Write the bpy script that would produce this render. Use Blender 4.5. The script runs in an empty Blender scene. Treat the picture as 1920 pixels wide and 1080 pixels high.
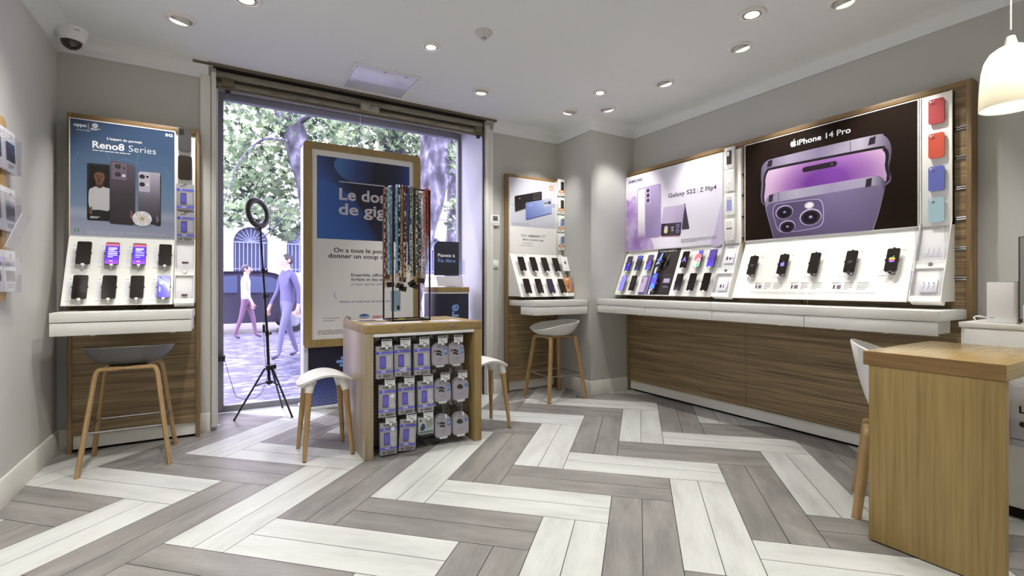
import bpy, bmesh, math, random
from math import sin, cos, pi, radians, atan2, hypot
from mathutils import Vector, Matrix, Euler

SC = bpy.context.scene
COL = SC.collection
RND = random.Random(7)

# ------------------------------------------------------------------ camera
EYE = 1.15
cam_d = bpy.data.cameras.new('camera')
cam_d.sensor_width = 36.0
cam_d.lens = 911.5 / 1920 * 36.0
cam_d.shift_x = (960 - 981.8) / 1920
cam_d.shift_y = (534.9 - 540) / 1920
cam_d.clip_start = 0.05
cam_d.clip_end = 200
cam = bpy.data.objects.new('camera', cam_d)
COL.objects.link(cam)
cam.location = (0, 0, EYE)
cam.rotation_euler = (pi / 2, 0, -0.553)
SC.camera = cam

# ------------------------------------------------------------------ world, exposure
world = bpy.data.worlds.new('sky')
SC.world = world
world.use_nodes = True
_bg = world.node_tree.nodes['Background']
_bg.inputs[0].default_value = (0.80, 0.81, 1.0, 1)
_bg.inputs[1].default_value = 5.5
SC.view_settings.view_transform = 'Standard'
SC.view_settings.look = 'None'
SC.view_settings.gamma = 1.0
SC.view_settings.exposure = 0.95
SC.view_settings.use_curve_mapping = False
SC.cycles.use_denoising = True
SC.cycles.max_bounces = 8
SC.cycles.diffuse_bounces = 4
SC.cycles.glossy_bounces = 4
SC.cycles.transparent_max_bounces = 16
SC.cycles.caustics_reflective = False
SC.cycles.caustics_refractive = False
SC.cycles.sample_clamp_indirect = 6.0

sun_d = bpy.data.lights.new('sun', 'SUN')
sun_d.energy = 4.0
sun_d.angle = radians(0.6)
sun_d.color = (1.0, 0.96, 0.9)
sun = bpy.data.objects.new('sun', sun_d)
COL.objects.link(sun)
sun.location = (6, 20, 20)
sun.rotation_euler = Vector((0.25, -0.35, -0.9)).to_track_quat('-Z', 'Y').to_euler()

LAMP = 1.0      # overall level of the ceiling spotlights

# ------------------------------------------------------------------ materials
def lin(c):
    return tuple(((v / 255) / 12.92 if v / 255 <= 0.04045 else ((v / 255 + 0.055) / 1.055) ** 2.4) for v in c) + (1.0,)

MATS = {}
def mat(name, rgb, rough=0.5, metal=0.0, emit=0.0, ecol=None, alpha=None, bump=0.0, bscale=200, spec=0.5, coat=0.0, trans=0.0):
    if name in MATS: return MATS[name]
    m = bpy.data.materials.new(name); MATS[name] = m
    m.use_nodes = True
    b = m.node_tree.nodes['Principled BSDF']
    b.inputs['Base Color'].default_value = lin(rgb)
    b.inputs['Roughness'].default_value = rough
    b.inputs['Metallic'].default_value = metal
    b.inputs['Specular IOR Level'].default_value = spec
    if coat: b.inputs['Coat Weight'].default_value = coat
    if emit:
        b.inputs['Emission Color'].default_value = lin(ecol or rgb)
        b.inputs['Emission Strength'].default_value = emit
    if bump:
        nt = m.node_tree
        n = nt.nodes.new('ShaderNodeTexNoise'); n.inputs['Scale'].default_value = bscale
        tc = nt.nodes.new('ShaderNodeTexCoord')
        bp = nt.nodes.new('ShaderNodeBump'); bp.inputs['Strength'].default_value = bump; bp.inputs['Distance'].default_value = 0.002
        nt.links.new(tc.outputs['Object'], n.inputs['Vector'])
        nt.links.new(n.outputs['Fac'], bp.inputs['Height'])
        nt.links.new(bp.outputs['Normal'], b.inputs['Normal'])
    return m

def ramp(nt, stops, const=False):
    r = nt.nodes.new('ShaderNodeValToRGB')
    if const: r.color_ramp.interpolation = 'CONSTANT'
    e = r.color_ramp.elements
    e[0].position = stops[0][0]; e[0].color = lin(stops[0][1])
    e[1].position = stops[-1][0]; e[1].color = lin(stops[-1][1])
    for p, c in stops[1:-1]:
        k = e.new(p); k.color = lin(c)
    return r

def wood(name, stops, axis, rough=0.45, fine=90.0, coarse=7.0, stretch=0.05, bump=0.15, coord='Object', line=0.5):
    """streaky veneer; axis = direction of the grain (0 x, 1 y, 2 z)"""
    if name in MATS: return MATS[name]
    m = bpy.data.materials.new(name); MATS[name] = m
    m.use_nodes = True; nt = m.node_tree; b = nt.nodes['Principled BSDF']
    tc = nt.nodes.new('ShaderNodeTexCoord')
    mp = nt.nodes.new('ShaderNodeMapping')
    sc = [1, 1, 1]; sc[axis] = stretch
    mp.inputs['Scale'].default_value = sc
    nt.links.new(tc.outputs[coord], mp.inputs['Vector'])
    n1 = nt.nodes.new('ShaderNodeTexNoise'); n1.inputs['Scale'].default_value = fine; n1.inputs['Detail'].default_value = 3
    n2 = nt.nodes.new('ShaderNodeTexNoise'); n2.inputs['Scale'].default_value = coarse; n2.inputs['Detail'].default_value = 4
    nt.links.new(mp.outputs[0], n1.inputs['Vector']); nt.links.new(mp.outputs[0], n2.inputs['Vector'])
    mx = nt.nodes.new('ShaderNodeMath'); mx.operation = 'MULTIPLY_ADD'
    mx.inputs[1].default_value = line
    nt.links.new(n1.outputs['Fac'], mx.inputs[0])
    m2 = nt.nodes.new('ShaderNodeMath'); m2.operation = 'MULTIPLY'; m2.inputs[1].default_value = 1 - line
    nt.links.new(n2.outputs['Fac'], m2.inputs[0]); nt.links.new(m2.outputs[0], mx.inputs[2])
    r = ramp(nt, stops)
    nt.links.new(mx.outputs[0], r.inputs[0]); nt.links.new(r.outputs[0], b.inputs['Base Color'])
    b.inputs['Roughness'].default_value = rough
    if bump:
        bp = nt.nodes.new('ShaderNodeBump'); bp.inputs['Strength'].default_value = bump; bp.inputs['Distance'].default_value = 0.001
        nt.links.new(n1.outputs['Fac'], bp.inputs['Height']); nt.links.new(bp.outputs['Normal'], b.inputs['Normal'])
    return m

def gradmat(name, stops, axis=2, rough=0.35, rot=None, emit=0.0, noise=0.0, const=False, radial=None):
    """printed colour gradient over the mesh's own bounding box"""
    if name in MATS: return MATS[name]
    m = bpy.data.materials.new(name); MATS[name] = m
    m.use_nodes = True; nt = m.node_tree; b = nt.nodes['Principled BSDF']
    tc = nt.nodes.new('ShaderNodeTexCoord')
    vec = tc.outputs['Generated']
    if radial:
        d = nt.nodes.new('ShaderNodeVectorMath'); d.operation = 'SUBTRACT'; d.inputs[1].default_value = (radial[0], 0, radial[1])
        nt.links.new(vec, d.inputs[0])
        mpy = nt.nodes.new('ShaderNodeVectorMath'); mpy.operation = 'MULTIPLY'; mpy.inputs[1].default_value = (radial[2], 0, radial[3])
        nt.links.new(d.outputs[0], mpy.inputs[0])
        ln = nt.nodes.new('ShaderNodeVectorMath'); ln.operation = 'LENGTH'
        nt.links.new(mpy.outputs[0], ln.inputs[0]); fac = ln.outputs['Value']
    else:
        if rot:
            dt = nt.nodes.new('ShaderNodeVectorMath'); dt.operation = 'DOT_PRODUCT'; dt.inputs[1].default_value = (rot[0], 0, rot[1])
            nt.links.new(vec, dt.inputs[0]); fac = dt.outputs['Value']
        else:
            sp = nt.nodes.new('ShaderNodeSeparateXYZ'); nt.links.new(vec, sp.inputs[0]); fac = sp.outputs[axis]
    if noise:
        n = nt.nodes.new('ShaderNodeTexNoise'); n.inputs['Scale'].default_value = 3.0; n.inputs['Detail'].default_value = 5
        nt.links.new(vec, n.inputs['Vector'])
        ma = nt.nodes.new('ShaderNodeMath'); ma.operation = 'MULTIPLY_ADD'; ma.inputs[1].default_value = noise
        nt.links.new(n.outputs['Fac'], ma.inputs[0]); nt.links.new(fac, ma.inputs[2]); fac = ma.outputs[0]
    r = ramp(nt, stops, const)
    nt.links.new(fac, r.inputs[0]); nt.links.new(r.outputs[0], b.inputs['Base Color'])
    b.inputs['Roughness'].default_value = rough
    if emit:
        nt.links.new(r.outputs[0], b.inputs['Emission Color']); b.inputs['Emission Strength'].default_value = emit
    return m

def clear(name, tint=(235, 235, 250), gloss=0.12, dens=0.06, refl=0.6):
    """thin clear acrylic / window glass: mostly transparent with a faint tint and reflections"""
    if name in MATS: return MATS[name]
    m = bpy.data.materials.new(name); MATS[name] = m
    m.use_nodes = True; nt = m.node_tree
    for n in list(nt.nodes): nt.nodes.remove(n)
    out = nt.nodes.new('ShaderNodeOutputMaterial')
    t = nt.nodes.new('ShaderNodeBsdfTransparent'); t.inputs[0].default_value = lin(tint)
    g = nt.nodes.new('ShaderNodeBsdfGlossy'); g.inputs['Roughness'].default_value = 0.03
    d = nt.nodes.new('ShaderNodeBsdfDiffuse'); d.inputs[0].default_value = lin((235, 232, 248))
    f = nt.nodes.new('ShaderNodeLayerWeight'); f.inputs[0].default_value = gloss
    a = nt.nodes.new('ShaderNodeMixShader'); a.inputs[0].default_value = dens
    nt.links.new(t.outputs[0], a.inputs[1]); nt.links.new(d.outputs[0], a.inputs[2])
    x = nt.nodes.new('ShaderNodeMixShader')
    ml = nt.nodes.new('ShaderNodeMath'); ml.operation = 'MULTIPLY'; ml.inputs[1].default_value = refl
    nt.links.new(f.outputs['Fresnel'], ml.inputs[0]); nt.links.new(ml.outputs[0], x.inputs[0])
    nt.links.new(a.outputs[0], x.inputs[1]); nt.links.new(g.outputs[0], x.inputs[2])
    nt.links.new(x.outputs[0], out.inputs[0])
    return m

def palette(name, cols, scale=90, rough=0.35, stretch=1.0):
    """beads / braid: a handful of colours scattered along the strand"""
    if name in MATS: return MATS[name]
    m = bpy.data.materials.new(name); MATS[name] = m
    m.use_nodes = True; nt = m.node_tree; b = nt.nodes['Principled BSDF']
    tc = nt.nodes.new('ShaderNodeTexCoord')
    v = nt.nodes.new('ShaderNodeTexVoronoi'); v.inputs['Scale'].default_value = scale
    mp = nt.nodes.new('ShaderNodeMapping'); mp.inputs['Scale'].default_value = (1, 1, stretch)
    nt.links.new(tc.outputs['Object'], mp.inputs['Vector']); nt.links.new(mp.outputs[0], v.inputs['Vector'])
    sp = nt.nodes.new('ShaderNodeSeparateColor'); nt.links.new(v.outputs['Color'], sp.inputs[0])
    r = ramp(nt, [(i / len(cols), c) for i, c in enumerate(cols)] if len(cols) > 1 else [(0, cols[0]), (1, cols[0])], True)
    nt.links.new(sp.outputs[0], r.inputs[0]); nt.links.new(r.outputs[0], b.inputs['Base Color'])
    b.inputs['Roughness'].default_value = rough
    return m

# ------------------------------------------------------------------ mesh building
ORG = {}          # parent object -> origin (in its frame) its children are built around
SCL = {}          # parent object -> size factor of its frame

class MB:
    def __init__(s): s.v = []; s.f = []; s.m = []; s.mats = []; s.uv = None
    def mi(s, m):
        if m not in s.mats: s.mats.append(m)
        return s.mats.index(m)
    def add(s, vs, fs, m, M=None):
        o = len(s.v); k = s.mi(m)
        s.v += [tuple(M @ Vector(p)) if M else tuple(p) for p in vs]
        s.f += [tuple(i + o for i in f) for f in fs]; s.m += [k] * len(fs)
        return s
    def box(s, x0, x1, y0, y1, z0, z1, m, M=None):
        v = [(x0,y0,z0),(x1,y0,z0),(x1,y1,z0),(x0,y1,z0),(x0,y0,z1),(x1,y0,z1),(x1,y1,z1),(x0,y1,z1)]
        return s.add(v, [(3,2,1,0),(4,5,6,7),(0,1,5,4),(1,2,6,5),(2,3,7,6),(3,0,4,7)], m, M)
    def rbox(s, x0, x1, y0, y1, z0, z1, m, r=0.003, seg=2, M=None):
        bm = bmesh.new(); bmesh.ops.create_cube(bm, size=1)
        for w in bm.verts: w.co = ((x0+x1)/2 + w.co.x*(x1-x0), (y0+y1)/2 + w.co.y*(y1-y0), (z0+z1)/2 + w.co.z*(z1-z0))
        bmesh.ops.bevel(bm, geom=bm.edges[:], offset=r, segments=seg, affect='EDGES', profile=0.5)
        bm.verts.index_update()
        s.add([tuple(w.co) for w in bm.verts], [tuple(w.index for w in f.verts) for f in bm.faces], m, M); bm.free()
        return s
    def prism(s, out, y0, y1, m, M=None, ax='xz'):
        """outline (counter-clockwise seen from -y) in the xz plane pushed from y0 to y1"""
        n = len(out)
        mp = {'xz': lambda a, b, d: (a, d, b), 'yz': lambda a, b, d: (d, a, b), 'xy': lambda a, b, d: (a, b, d)}[ax]
        v = [mp(a, b, y0) for a, b in out] + [mp(a, b, y1) for a, b in out]
        f = [tuple(range(n)), tuple(range(2*n-1, n-1, -1))] + [((i+1) % n, i, i+n, (i+1) % n + n) for i in range(n)]
        if ax != 'xz': f = [tuple(reversed(q)) for q in f]
        return s.add(v, f, m, M)
    def plate(s, x0, x1, z0, z1, r, y0, y1, m, M=None, n=5):
        return s.prism(rrect(x0, x1, z0, z1, r, n), y0, y1, m, M)
    def flat(s, out, y, m, M=None):
        return s.add([(a, y, b) for a, b in out], [tuple(range(len(out)))], m, M)
    def tube(s, pts, r, m, n=8, M=None, cap=True, closed=False, sec=None):
        pts = [Vector(p) for p in pts]; k = len(pts)
        rs = r if isinstance(r, (list, tuple)) else [r] * k
        vs = []; fs = []
        up = None
        for i, p in enumerate(pts):
            if closed: t = pts[(i+1) % k] - pts[i-1]
            else: t = pts[min(i+1, k-1)] - pts[max(i-1, 0)]
            t.normalize()
            if up is None:
                up = Vector((0, 0, 1)) if abs(t.z) < 0.9 else Vector((0, 1, 0))
            a = up - t * up.dot(t); a.normalize(); up = a
            b = t.cross(a)
            for j in range(n):
                if sec:
                    u, w = sec[j]; vs.append(p + a*u*rs[i] + b*w*rs[i])
                else:
                    an = 2*pi*j/n; vs.append(p + (a*cos(an) + b*sin(an))*rs[i])
        for i in range(k if closed else k-1):
            for j in range(n):
                q = ((i+1) % k)
                fs.append((i*n+j, i*n+(j+1) % n, q*n+(j+1) % n, q*n+j))
        if cap and not closed:
            fs.append(tuple(range(n-1, -1, -1))); fs.append(tuple(range((k-1)*n, k*n)))
        return s.add(vs, fs, m, M)
    def lathe(s, prof, m, n=24, c=(0, 0, 0), M=None):
        vs = []; fs = []; k = len(prof)
        for r, z in prof:
            for j in range(n):
                a = 2*pi*j/n; vs.append((c[0]+r*cos(a), c[1]+r*sin(a), c[2]+z))
        for i in range(k-1):
            for j in range(n):
                fs.append((i*n+j, i*n+(j+1) % n, (i+1)*n+(j+1) % n, (i+1)*n+j))
        if prof[0][0] > 1e-6: fs.append(tuple(range(n-1, -1, -1)))
        if prof[-1][0] > 1e-6: fs.append(tuple(range((k-1)*n, k*n)))
        return s.add(vs, fs, m, M)
    def ball(s, c, r, m, n=12, k=8, M=None):
        rx, ry, rz = r if isinstance(r, (tuple, list)) else (r, r, r)
        vs = []; fs = []
        for i in range(k+1):
            t = pi*i/k
            for j in range(n):
                a = 2*pi*j/n; vs.append((c[0]+rx*sin(t)*cos(a), c[1]+ry*sin(t)*sin(a), c[2]-rz*cos(t)))
        for i in range(k):
            for j in range(n): fs.append((i*n+j, i*n+(j+1) % n, (i+1)*n+(j+1) % n, (i+1)*n+j))
        return s.add(vs, fs, m, M)
    def mesh(s, name, org=(0, 0, 0), smooth=35, k=1.0):
        me = bpy.data.meshes.new(name)
        me.from_pydata([((a-org[0])*k, (b-org[1])*k, (c-org[2])*k) for a, b, c in s.v], [], s.f)
        for m in s.mats: me.materials.append(m)
        me.polygons.foreach_set('material_index', s.m)
        if s.uv:
            l = me.uv_layers.new(name='grain'); l.data.foreach_set('uv', s.uv)
        if smooth:
            me.shade_smooth(); me.set_sharp_from_angle(angle=radians(smooth))
        me.update()
        return me
    def build(s, name, parent=None, smooth=35, label=None):
        """part of a thing: vertices are given in the thing's frame"""
        o = bpy.data.objects.new(name, s.mesh(name, ORG.get(parent, (0, 0, 0)) if parent else (0, 0, 0), smooth, SCL.get(parent, 1.0)))
        COL.objects.link(o)
        if parent:
            o.parent = parent; ORG[o] = ORG.get(parent, (0, 0, 0)); SCL[o] = SCL.get(parent, 1.0)
        if label: o['label'] = label
        return o

def rrect(x0, x1, z0, z1, r, n=5):
    r = min(r, (x1-x0)/2-1e-5, (z1-z0)/2-1e-5)
    o = []
    for cx, cz, a0 in ((x1-r, z0+r, -pi/2), (x1-r, z1-r, 0), (x0+r, z1-r, pi/2), (x0+r, z0+r, pi)):
        for i in range(n+1):
            a = a0 + pi/2*i/n; o.append((cx+r*cos(a), cz+r*sin(a)))
    return o
def circ(cx, cz, rx, rz=None, n=24, a0=0):
    rz = rz or rx
    return [(cx+rx*cos(a0+2*pi*i/n), cz+rz*sin(a0+2*pi*i/n)) for i in range(n)]
def smooth2(pts, k=4, closed=True):
    """Catmull-Rom through 2-D points"""
    n = len(pts); o = []
    for i in range(n if closed else n-1):
        p = [pts[(i+j-1) % n] if closed else pts[max(0, min(n-1, i+j-1))] for j in range(4)]
        for q in range(k):
            t = q/k
            o.append(tuple(0.5*((2*p[1][d]) + (-p[0][d]+p[2][d])*t + (2*p[0][d]-5*p[1][d]+4*p[2][d]-p[3][d])*t*t + (-p[0][d]+3*p[1][d]-3*p[2][d]+p[3][d])*t**3) for d in range(len(pts[0]))))
    if not closed: o.append(tuple(pts[-1]))
    return o

# frames: F1 = the window wall (local axes = world), F2 = the right-hand wall (x runs toward the camera, y into the wall)
F1 = (Vector((0, 0, 0)), 0.0)
F2 = (Vector((3.78, 0, 0)), -pi/2)
F0 = (Vector((-0.985, 0, 0)), pi/2)       # left wall: local x = +Y world, local y = into the wall (-X)
K2 = 3.78 / 3.84                           # measured against a plane 6 cm too deep: shrink to the real one
def fw(F, p):
    p = Vector(p)
    if F is F2: p = Vector((p.x*K2, p.y*K2, EYE+(p.z-EYE)*K2))
    return F[0] + Matrix.Rotation(F[1], 3, 'Z') @ p

def tag(o, label, cat, group=None, kind=None):
    if label: o['label'] = label
    if cat: o['category'] = cat
    if group: o['group'] = group
    if kind: o['kind'] = kind
    return o
def thing(name, label, cat, F=F1, org=(0, 0, 0), group=None, rx=0.0, rz=None, own=False):
    """Empty at the base of a thing. Parts are given in frame coordinates (own=False) or around the origin (own=True)"""
    o = bpy.data.objects.new(name, None); COL.objects.link(o)
    o.empty_display_size = 0.05
    o.location = fw(F, org); o.rotation_euler = (rx, 0, F[1] if rz is None else rz)
    ORG[o] = (0, 0, 0) if own else tuple(org); SCL[o] = K2 if F is F2 else 1.0
    return tag(o, label, cat, group)
def solo(name, mb, label, cat, F=F1, org=(0, 0, 0), group=None, smooth=35, own=False, rx=0, rz=None, kind=None):
    o = bpy.data.objects.new(name, mb.mesh(name, (0, 0, 0) if own else org, smooth, K2 if F is F2 else 1.0)); COL.objects.link(o)
    o.location = fw(F, org); o.rotation_euler = (rx, 0, F[1] if rz is None else rz)
    return tag(o, label, cat, group, kind)
def struct(name, mb, smooth=35):
    o = bpy.data.objects.new(name, mb.mesh(name, (0, 0, 0), smooth)); COL.objects.link(o)
    o['kind'] = 'structure'
    return o
def dup(root, loc=None, rotz=None, label=None, group=None):
    r = root.copy(); COL.objects.link(r)
    if loc is not None: r.location = loc
    if rotz is not None: r.rotation_euler = (r.rotation_euler[0], 0, rotz)
    if label: r['label'] = label
    if group: r['group'] = group
    for ch in list(root.children):
        c = ch.copy(); COL.objects.link(c); c.parent = r
        for g in ch.children:
            d = g.copy(); COL.objects.link(d); d.parent = c
    return r

_TXT = {}
def txt(mb, s, x, z, m, w=None, h=None, y=0.0, bold=0.0, align='L', shear=0.0, rot=0.0, M=None):
    """lettering laid in the xz plane: left edge x, baseline z, scaled to width w and/or capital height h"""
    key = (s, bold, shear)
    if key not in _TXT:
        cu = bpy.data.curves.new('t', 'FONT'); cu.body = s; cu.size = 1.0; cu.resolution_u = 3; cu.offset = bold; cu.shear = shear
        ob = bpy.data.objects.new('t', cu); COL.objects.link(ob)
        me = bpy.data.meshes.new_from_object(ob.evaluated_get(bpy.context.evaluated_depsgraph_get()))
        vs = [tuple(v.co) for v in me.vertices]; fs = [tuple(p.vertices) for p in me.polygons]
        bpy.data.objects.remove(ob); bpy.data.curves.remove(cu); bpy.data.meshes.remove(me)
        _TXT[key] = (vs, fs)
    vs, fs = _TXT[key]
    x0 = min(v[0] for v in vs); x1 = max(v[0] for v in vs)
    CAP = 0.729
    sx = w/(x1-x0) if w else h/CAP
    sz = h/CAP if h else sx
    if not w: w = (x1-x0)*sx
    ox = {'L': 0, 'C': -w/2, 'R': -w}[align]
    c, q = cos(rot), sin(rot)
    P = []
    for v in vs:
        a = (v[0]-x0)*sx + ox; b = v[1]*sz
        P.append((x + a*c - b*q, y, z + a*q + b*c))
    return mb.add(P, fs, m, M)

def lines(mb, x, z, w, n, dz, t, m, y, seed=1, words=True):
    """rows of fine print too small to read"""
    r = random.Random(seed)
    for i in range(n):
        L = w if i < n-1 else w*r.uniform(.4, .8)
        a = 0
        while a < L:
            k = min(r.uniform(.05, .16)*w if words else L, L-a)
            mb.flat([(x+a, z-i*dz-t), (x+a+k, z-i*dz-t), (x+a+k, z-i*dz), (x+a, z-i*dz)], y, m)
            a += k + w*.015
    return mb

# ------------------------------------------------------------------ palette of materials
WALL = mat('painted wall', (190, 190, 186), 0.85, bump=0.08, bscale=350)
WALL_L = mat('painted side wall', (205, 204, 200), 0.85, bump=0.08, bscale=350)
CEIL = mat('ceiling paint', (228, 230, 230), 0.8)
TRIM = mat('trim paint', (224, 222, 216), 0.5)
WHITE = mat('white laminate', (236, 235, 230), 0.35)
WHITE2 = mat('white print board', (244, 243, 238), 0.4)
PLAS = mat('white plastic', (238, 238, 238), 0.3)
GREYP = mat('grey plastic', (120, 120, 120), 0.4)
BLACKM = mat('black metal', (28, 24, 21), 0.45)
BLACKP = mat('black plastic', (24, 22, 21), 0.35)
DARK = mat('dark void', (16, 14, 13), 0.9)
STEEL = mat('brushed steel', (190, 190, 195), 0.25, 1.0)
CHROME = mat('chrome', (215, 215, 222), 0.12, 1.0)
PENC = mat('print ink grey', (120, 120, 125), 0.6)
INK = mat('print ink dark', (34, 36, 48), 0.5)
PRINTW = mat('print white', (240, 240, 244), 0.5)
OAK_X = wood('oak veneer along', [(0.30, (130, 107, 64)), (0.5, (158, 134, 86)), (0.72, (174, 152, 104))], 0)
OAK_Z = wood('oak veneer upright', [(0.30, (130, 107, 64)), (0.5, (158, 134, 86)), (0.72, (174, 152, 104))], 2)
OAKD_Z = wood('oak edge upright', [(0.30, (112, 88, 56)), (0.5, (138, 111, 74)), (0.72, (154, 127, 88))], 2)
OAKD_X = wood('oak edge along', [(0.30, (112, 88, 56)), (0.5, (138, 111, 74)), (0.72, (154, 127, 88))], 0)
OAKD_Y = wood('oak edge deep', [(0.30, (112, 88, 56)), (0.5, (138, 111, 74)), (0.72, (154, 127, 88))], 1)
WAL_X = wood('zebrano veneer', [(0.32, (84, 67, 47)), (0.44, (120, 99, 71)), (0.54, (152, 129, 95)), (0.66, (176, 154, 116))], 0, stretch=0.012, fine=190, coarse=34, line=0.6)
LEGW = wood('oak leg', [(0.3, (146, 114, 70)), (0.5, (174, 142, 96)), (0.7, (190, 160, 116))], 2, fine=120, rough=0.4)
CLEAR = clear('clear acrylic', (251, 251, 253), 0.16, 0.012, 0.28)
GLASS = clear('window glass', (244, 243, 252), 0.10, 0.012)
SCREEN = mat('dark phone glass', (33, 26, 20), 0.12, spec=0.6)
PHONEB = mat('phone frame', (40, 36, 36), 0.3, 0.6)

# ================================================================== THE SETTING
XL, XR, YW, YB, HC = -0.985, 3.885, 4.57, -3.2, 2.88
YG = 5.15                                   # plane of the shop window frame
WX0, WX1, WZ = -0.05, 2.335, 2.90           # window recess

def plank_mat(name, stops, rough):
    m = bpy.data.materials.new(name); m.use_nodes = True; nt = m.node_tree; b = nt.nodes['Principled BSDF']
    uv = nt.nodes.new('ShaderNodeUVMap'); uv.uv_map = 'grain'
    mp = nt.nodes.new('ShaderNodeMapping'); mp.inputs['Scale'].default_value = (1.0, 42, 1)
    nt.links.new(uv.outputs[0], mp.inputs[0])
    n = nt.nodes.new('ShaderNodeTexNoise'); n.inputs['Scale'].default_value = 9; n.inputs['Detail'].default_value = 4; n.inputs['Roughness'].default_value = 0.65
    nt.links.new(mp.outputs[0], n.inputs['Vector'])
    mp2 = nt.nodes.new('ShaderNodeMapping'); mp2.inputs['Scale'].default_value = (1.0, 4, 1)
    nt.links.new(uv.outputs[0], mp2.inputs[0])
    n2 = nt.nodes.new('ShaderNodeTexNoise'); n2.inputs['Scale'].default_value = 2.2; n2.inputs['Detail'].default_value = 2
    nt.links.new(mp2.outputs[0], n2.inputs['Vector'])
    ma = nt.nodes.new('ShaderNodeMath'); ma.operation = 'MULTIPLY_ADD'; ma.inputs[1].default_value = 0.5
    mb_ = nt.nodes.new('ShaderNodeMath'); mb_.operation = 'MULTIPLY'; mb_.inputs[1].default_value = 0.5
    nt.links.new(n.outputs['Fac'], ma.inputs[0]); nt.links.new(n2.outputs['Fac'], mb_.inputs[0]); nt.links.new(mb_.outputs[0], ma.inputs[2])
    r = ramp(nt, stops)
    nt.links.new(ma.outputs[0], r.inputs[0]); nt.links.new(r.outputs[0], b.inputs['Base Color'])
    b.inputs['Roughness'].default_value = rough
    b.inputs['Specular IOR Level'].default_value = 0.45
    bp = nt.nodes.new('ShaderNodeBump'); bp.inputs['Strength'].default_value = 0.25; bp.inputs['Distance'].default_value = 0.001
    nt.links.new(n.outputs['Fac'], bp.inputs['Height']); nt.links.new(bp.outputs['Normal'], b.inputs['Normal'])
    return m
PL_W = plank_mat('white plank', [(0.34, (184, 185, 181)), (0.5, (206, 208, 204)), (0.64, (217, 219, 215))], 0.34)
PL_G = plank_mat('grey plank', [(0.34, (114, 112, 109)), (0.5, (141, 138, 134)), (0.66, (161, 158, 154))], 0.34)
GROUT = mat('plank joint', (34, 31, 30), 0.8)

def clip(poly, lo, hi, axis):
    def half(P, test, at):
        o = []
        for i in range(len(P)):
            a, b = P[i-1], P[i]
            if test(b) != test(a):
                t = (at-a[axis])/(b[axis]-a[axis]); o.append(tuple(a[k]+(b[k]-a[k])*t for k in range(len(a))))
            if test(b): o.append(b)
        return o
    poly = half(poly, lambda p: p[axis] >= lo, lo)
    return half(poly, lambda p: p[axis] <= hi, hi) if poly else poly

def make_floor():
    W, P0, Q0 = 0.31994, 0.42874, 0.44675
    mb = MB(); mb.uv = []
    mb.v = [(XL, YB, -0.003), (XR, YB, -0.003), (XR, YG, -0.003), (XL, YG, -0.003)]
    mb.f = [(0, 1, 2, 3)]; mb.m = [mb.mi(GROUT)]; mb.uv += [0.0]*8
    rn = random.Random(3); g = 0.0052
    s2 = 2**-.5
    def plank(p0, p1, q0, q1, along, m):
        c = [(p0+g, q0+g), (p1-g, q0+g), (p1-g, q1-g), (p0+g, q1-g)]
        ou, ov = rn.uniform(0, 40), rn.uniform(0, 40)
        P = []
        for p, q in c:
            a, b = (p+P0)*W, (q+Q0)*W
            u, v = (a, b) if along == 'p' else (b, a)
            P.append(((a-b)*s2, (a+b)*s2, u+ou, v+ov))
        P = clip(P, XL, XR, 0)
        if P: P = clip(P, YB, YG, 1)
        if len(P) < 3: return
        if any(abs(P[i][0]-P[i-1][0])+abs(P[i][1]-P[i-1][1]) < 1e-7 for i in range(len(P))): return
        o = len(mb.v)
        mb.v += [(a, b, 0.0) for a, b, _, _ in P]; mb.f.append(tuple(range(o, o+len(P)))); mb.m.append(mb.mi(m))
        for _, _, u, v in P: mb.uv += [u, v]
    for k in range(-6, 9):
        for i in range(-26, 26):
            m = PL_W if i % 2 == 0 else PL_G
            p, q = 6+i+3*k, -2-i+3*k
            for h in (0, .5): plank(p, p+3, q+h, q+h+.5, 'p', m)
            p, q = 9+i+3*k, -2-i+3*k
            for h in (0, .5): plank(p+h, p+h+.5, q, q+3, 'q', m)
    struct('floor', mb, 0)
make_floor()

def sweep(path, prof, m, mb, flip=False):
    """profile (d into the room on the right of the path, z) mitred along a plan polyline"""
    n = len(path); rings = []
    for i in range(n):
        p = Vector(path[i])
        d0 = (Vector(path[i])-Vector(path[i-1])).normalized() if i else None
        d1 = (Vector(path[i+1])-Vector(path[i])).normalized() if i < n-1 else None
        n0 = Vector((d0.y, -d0.x)) if d0 else None; n1 = Vector((d1.y, -d1.x)) if d1 else None
        if n0 is None: mi_ = n1
        elif n1 is None: mi_ = n0
        else:
            mi_ = (n0+n1); mi_ = mi_/max(1e-6, mi_.dot(n0)) if mi_.length > 1e-6 else n0
        rings.append([(p.x+mi_.x*d, p.y+mi_.y*d, z) for d, z in prof])
    k = len(prof); vs = [v for r in rings for v in r]; fs = []
    for i in range(n-1):
        for j in range(k):
            a, b = i*k+j, i*k+(j+1) % k
            fs.append((a, b, b+k, a+k))
    fs.append(tuple(range(k))); fs.append(tuple(reversed(range((n-1)*k, n*k))))
    mb.add(vs, fs, m)

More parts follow.
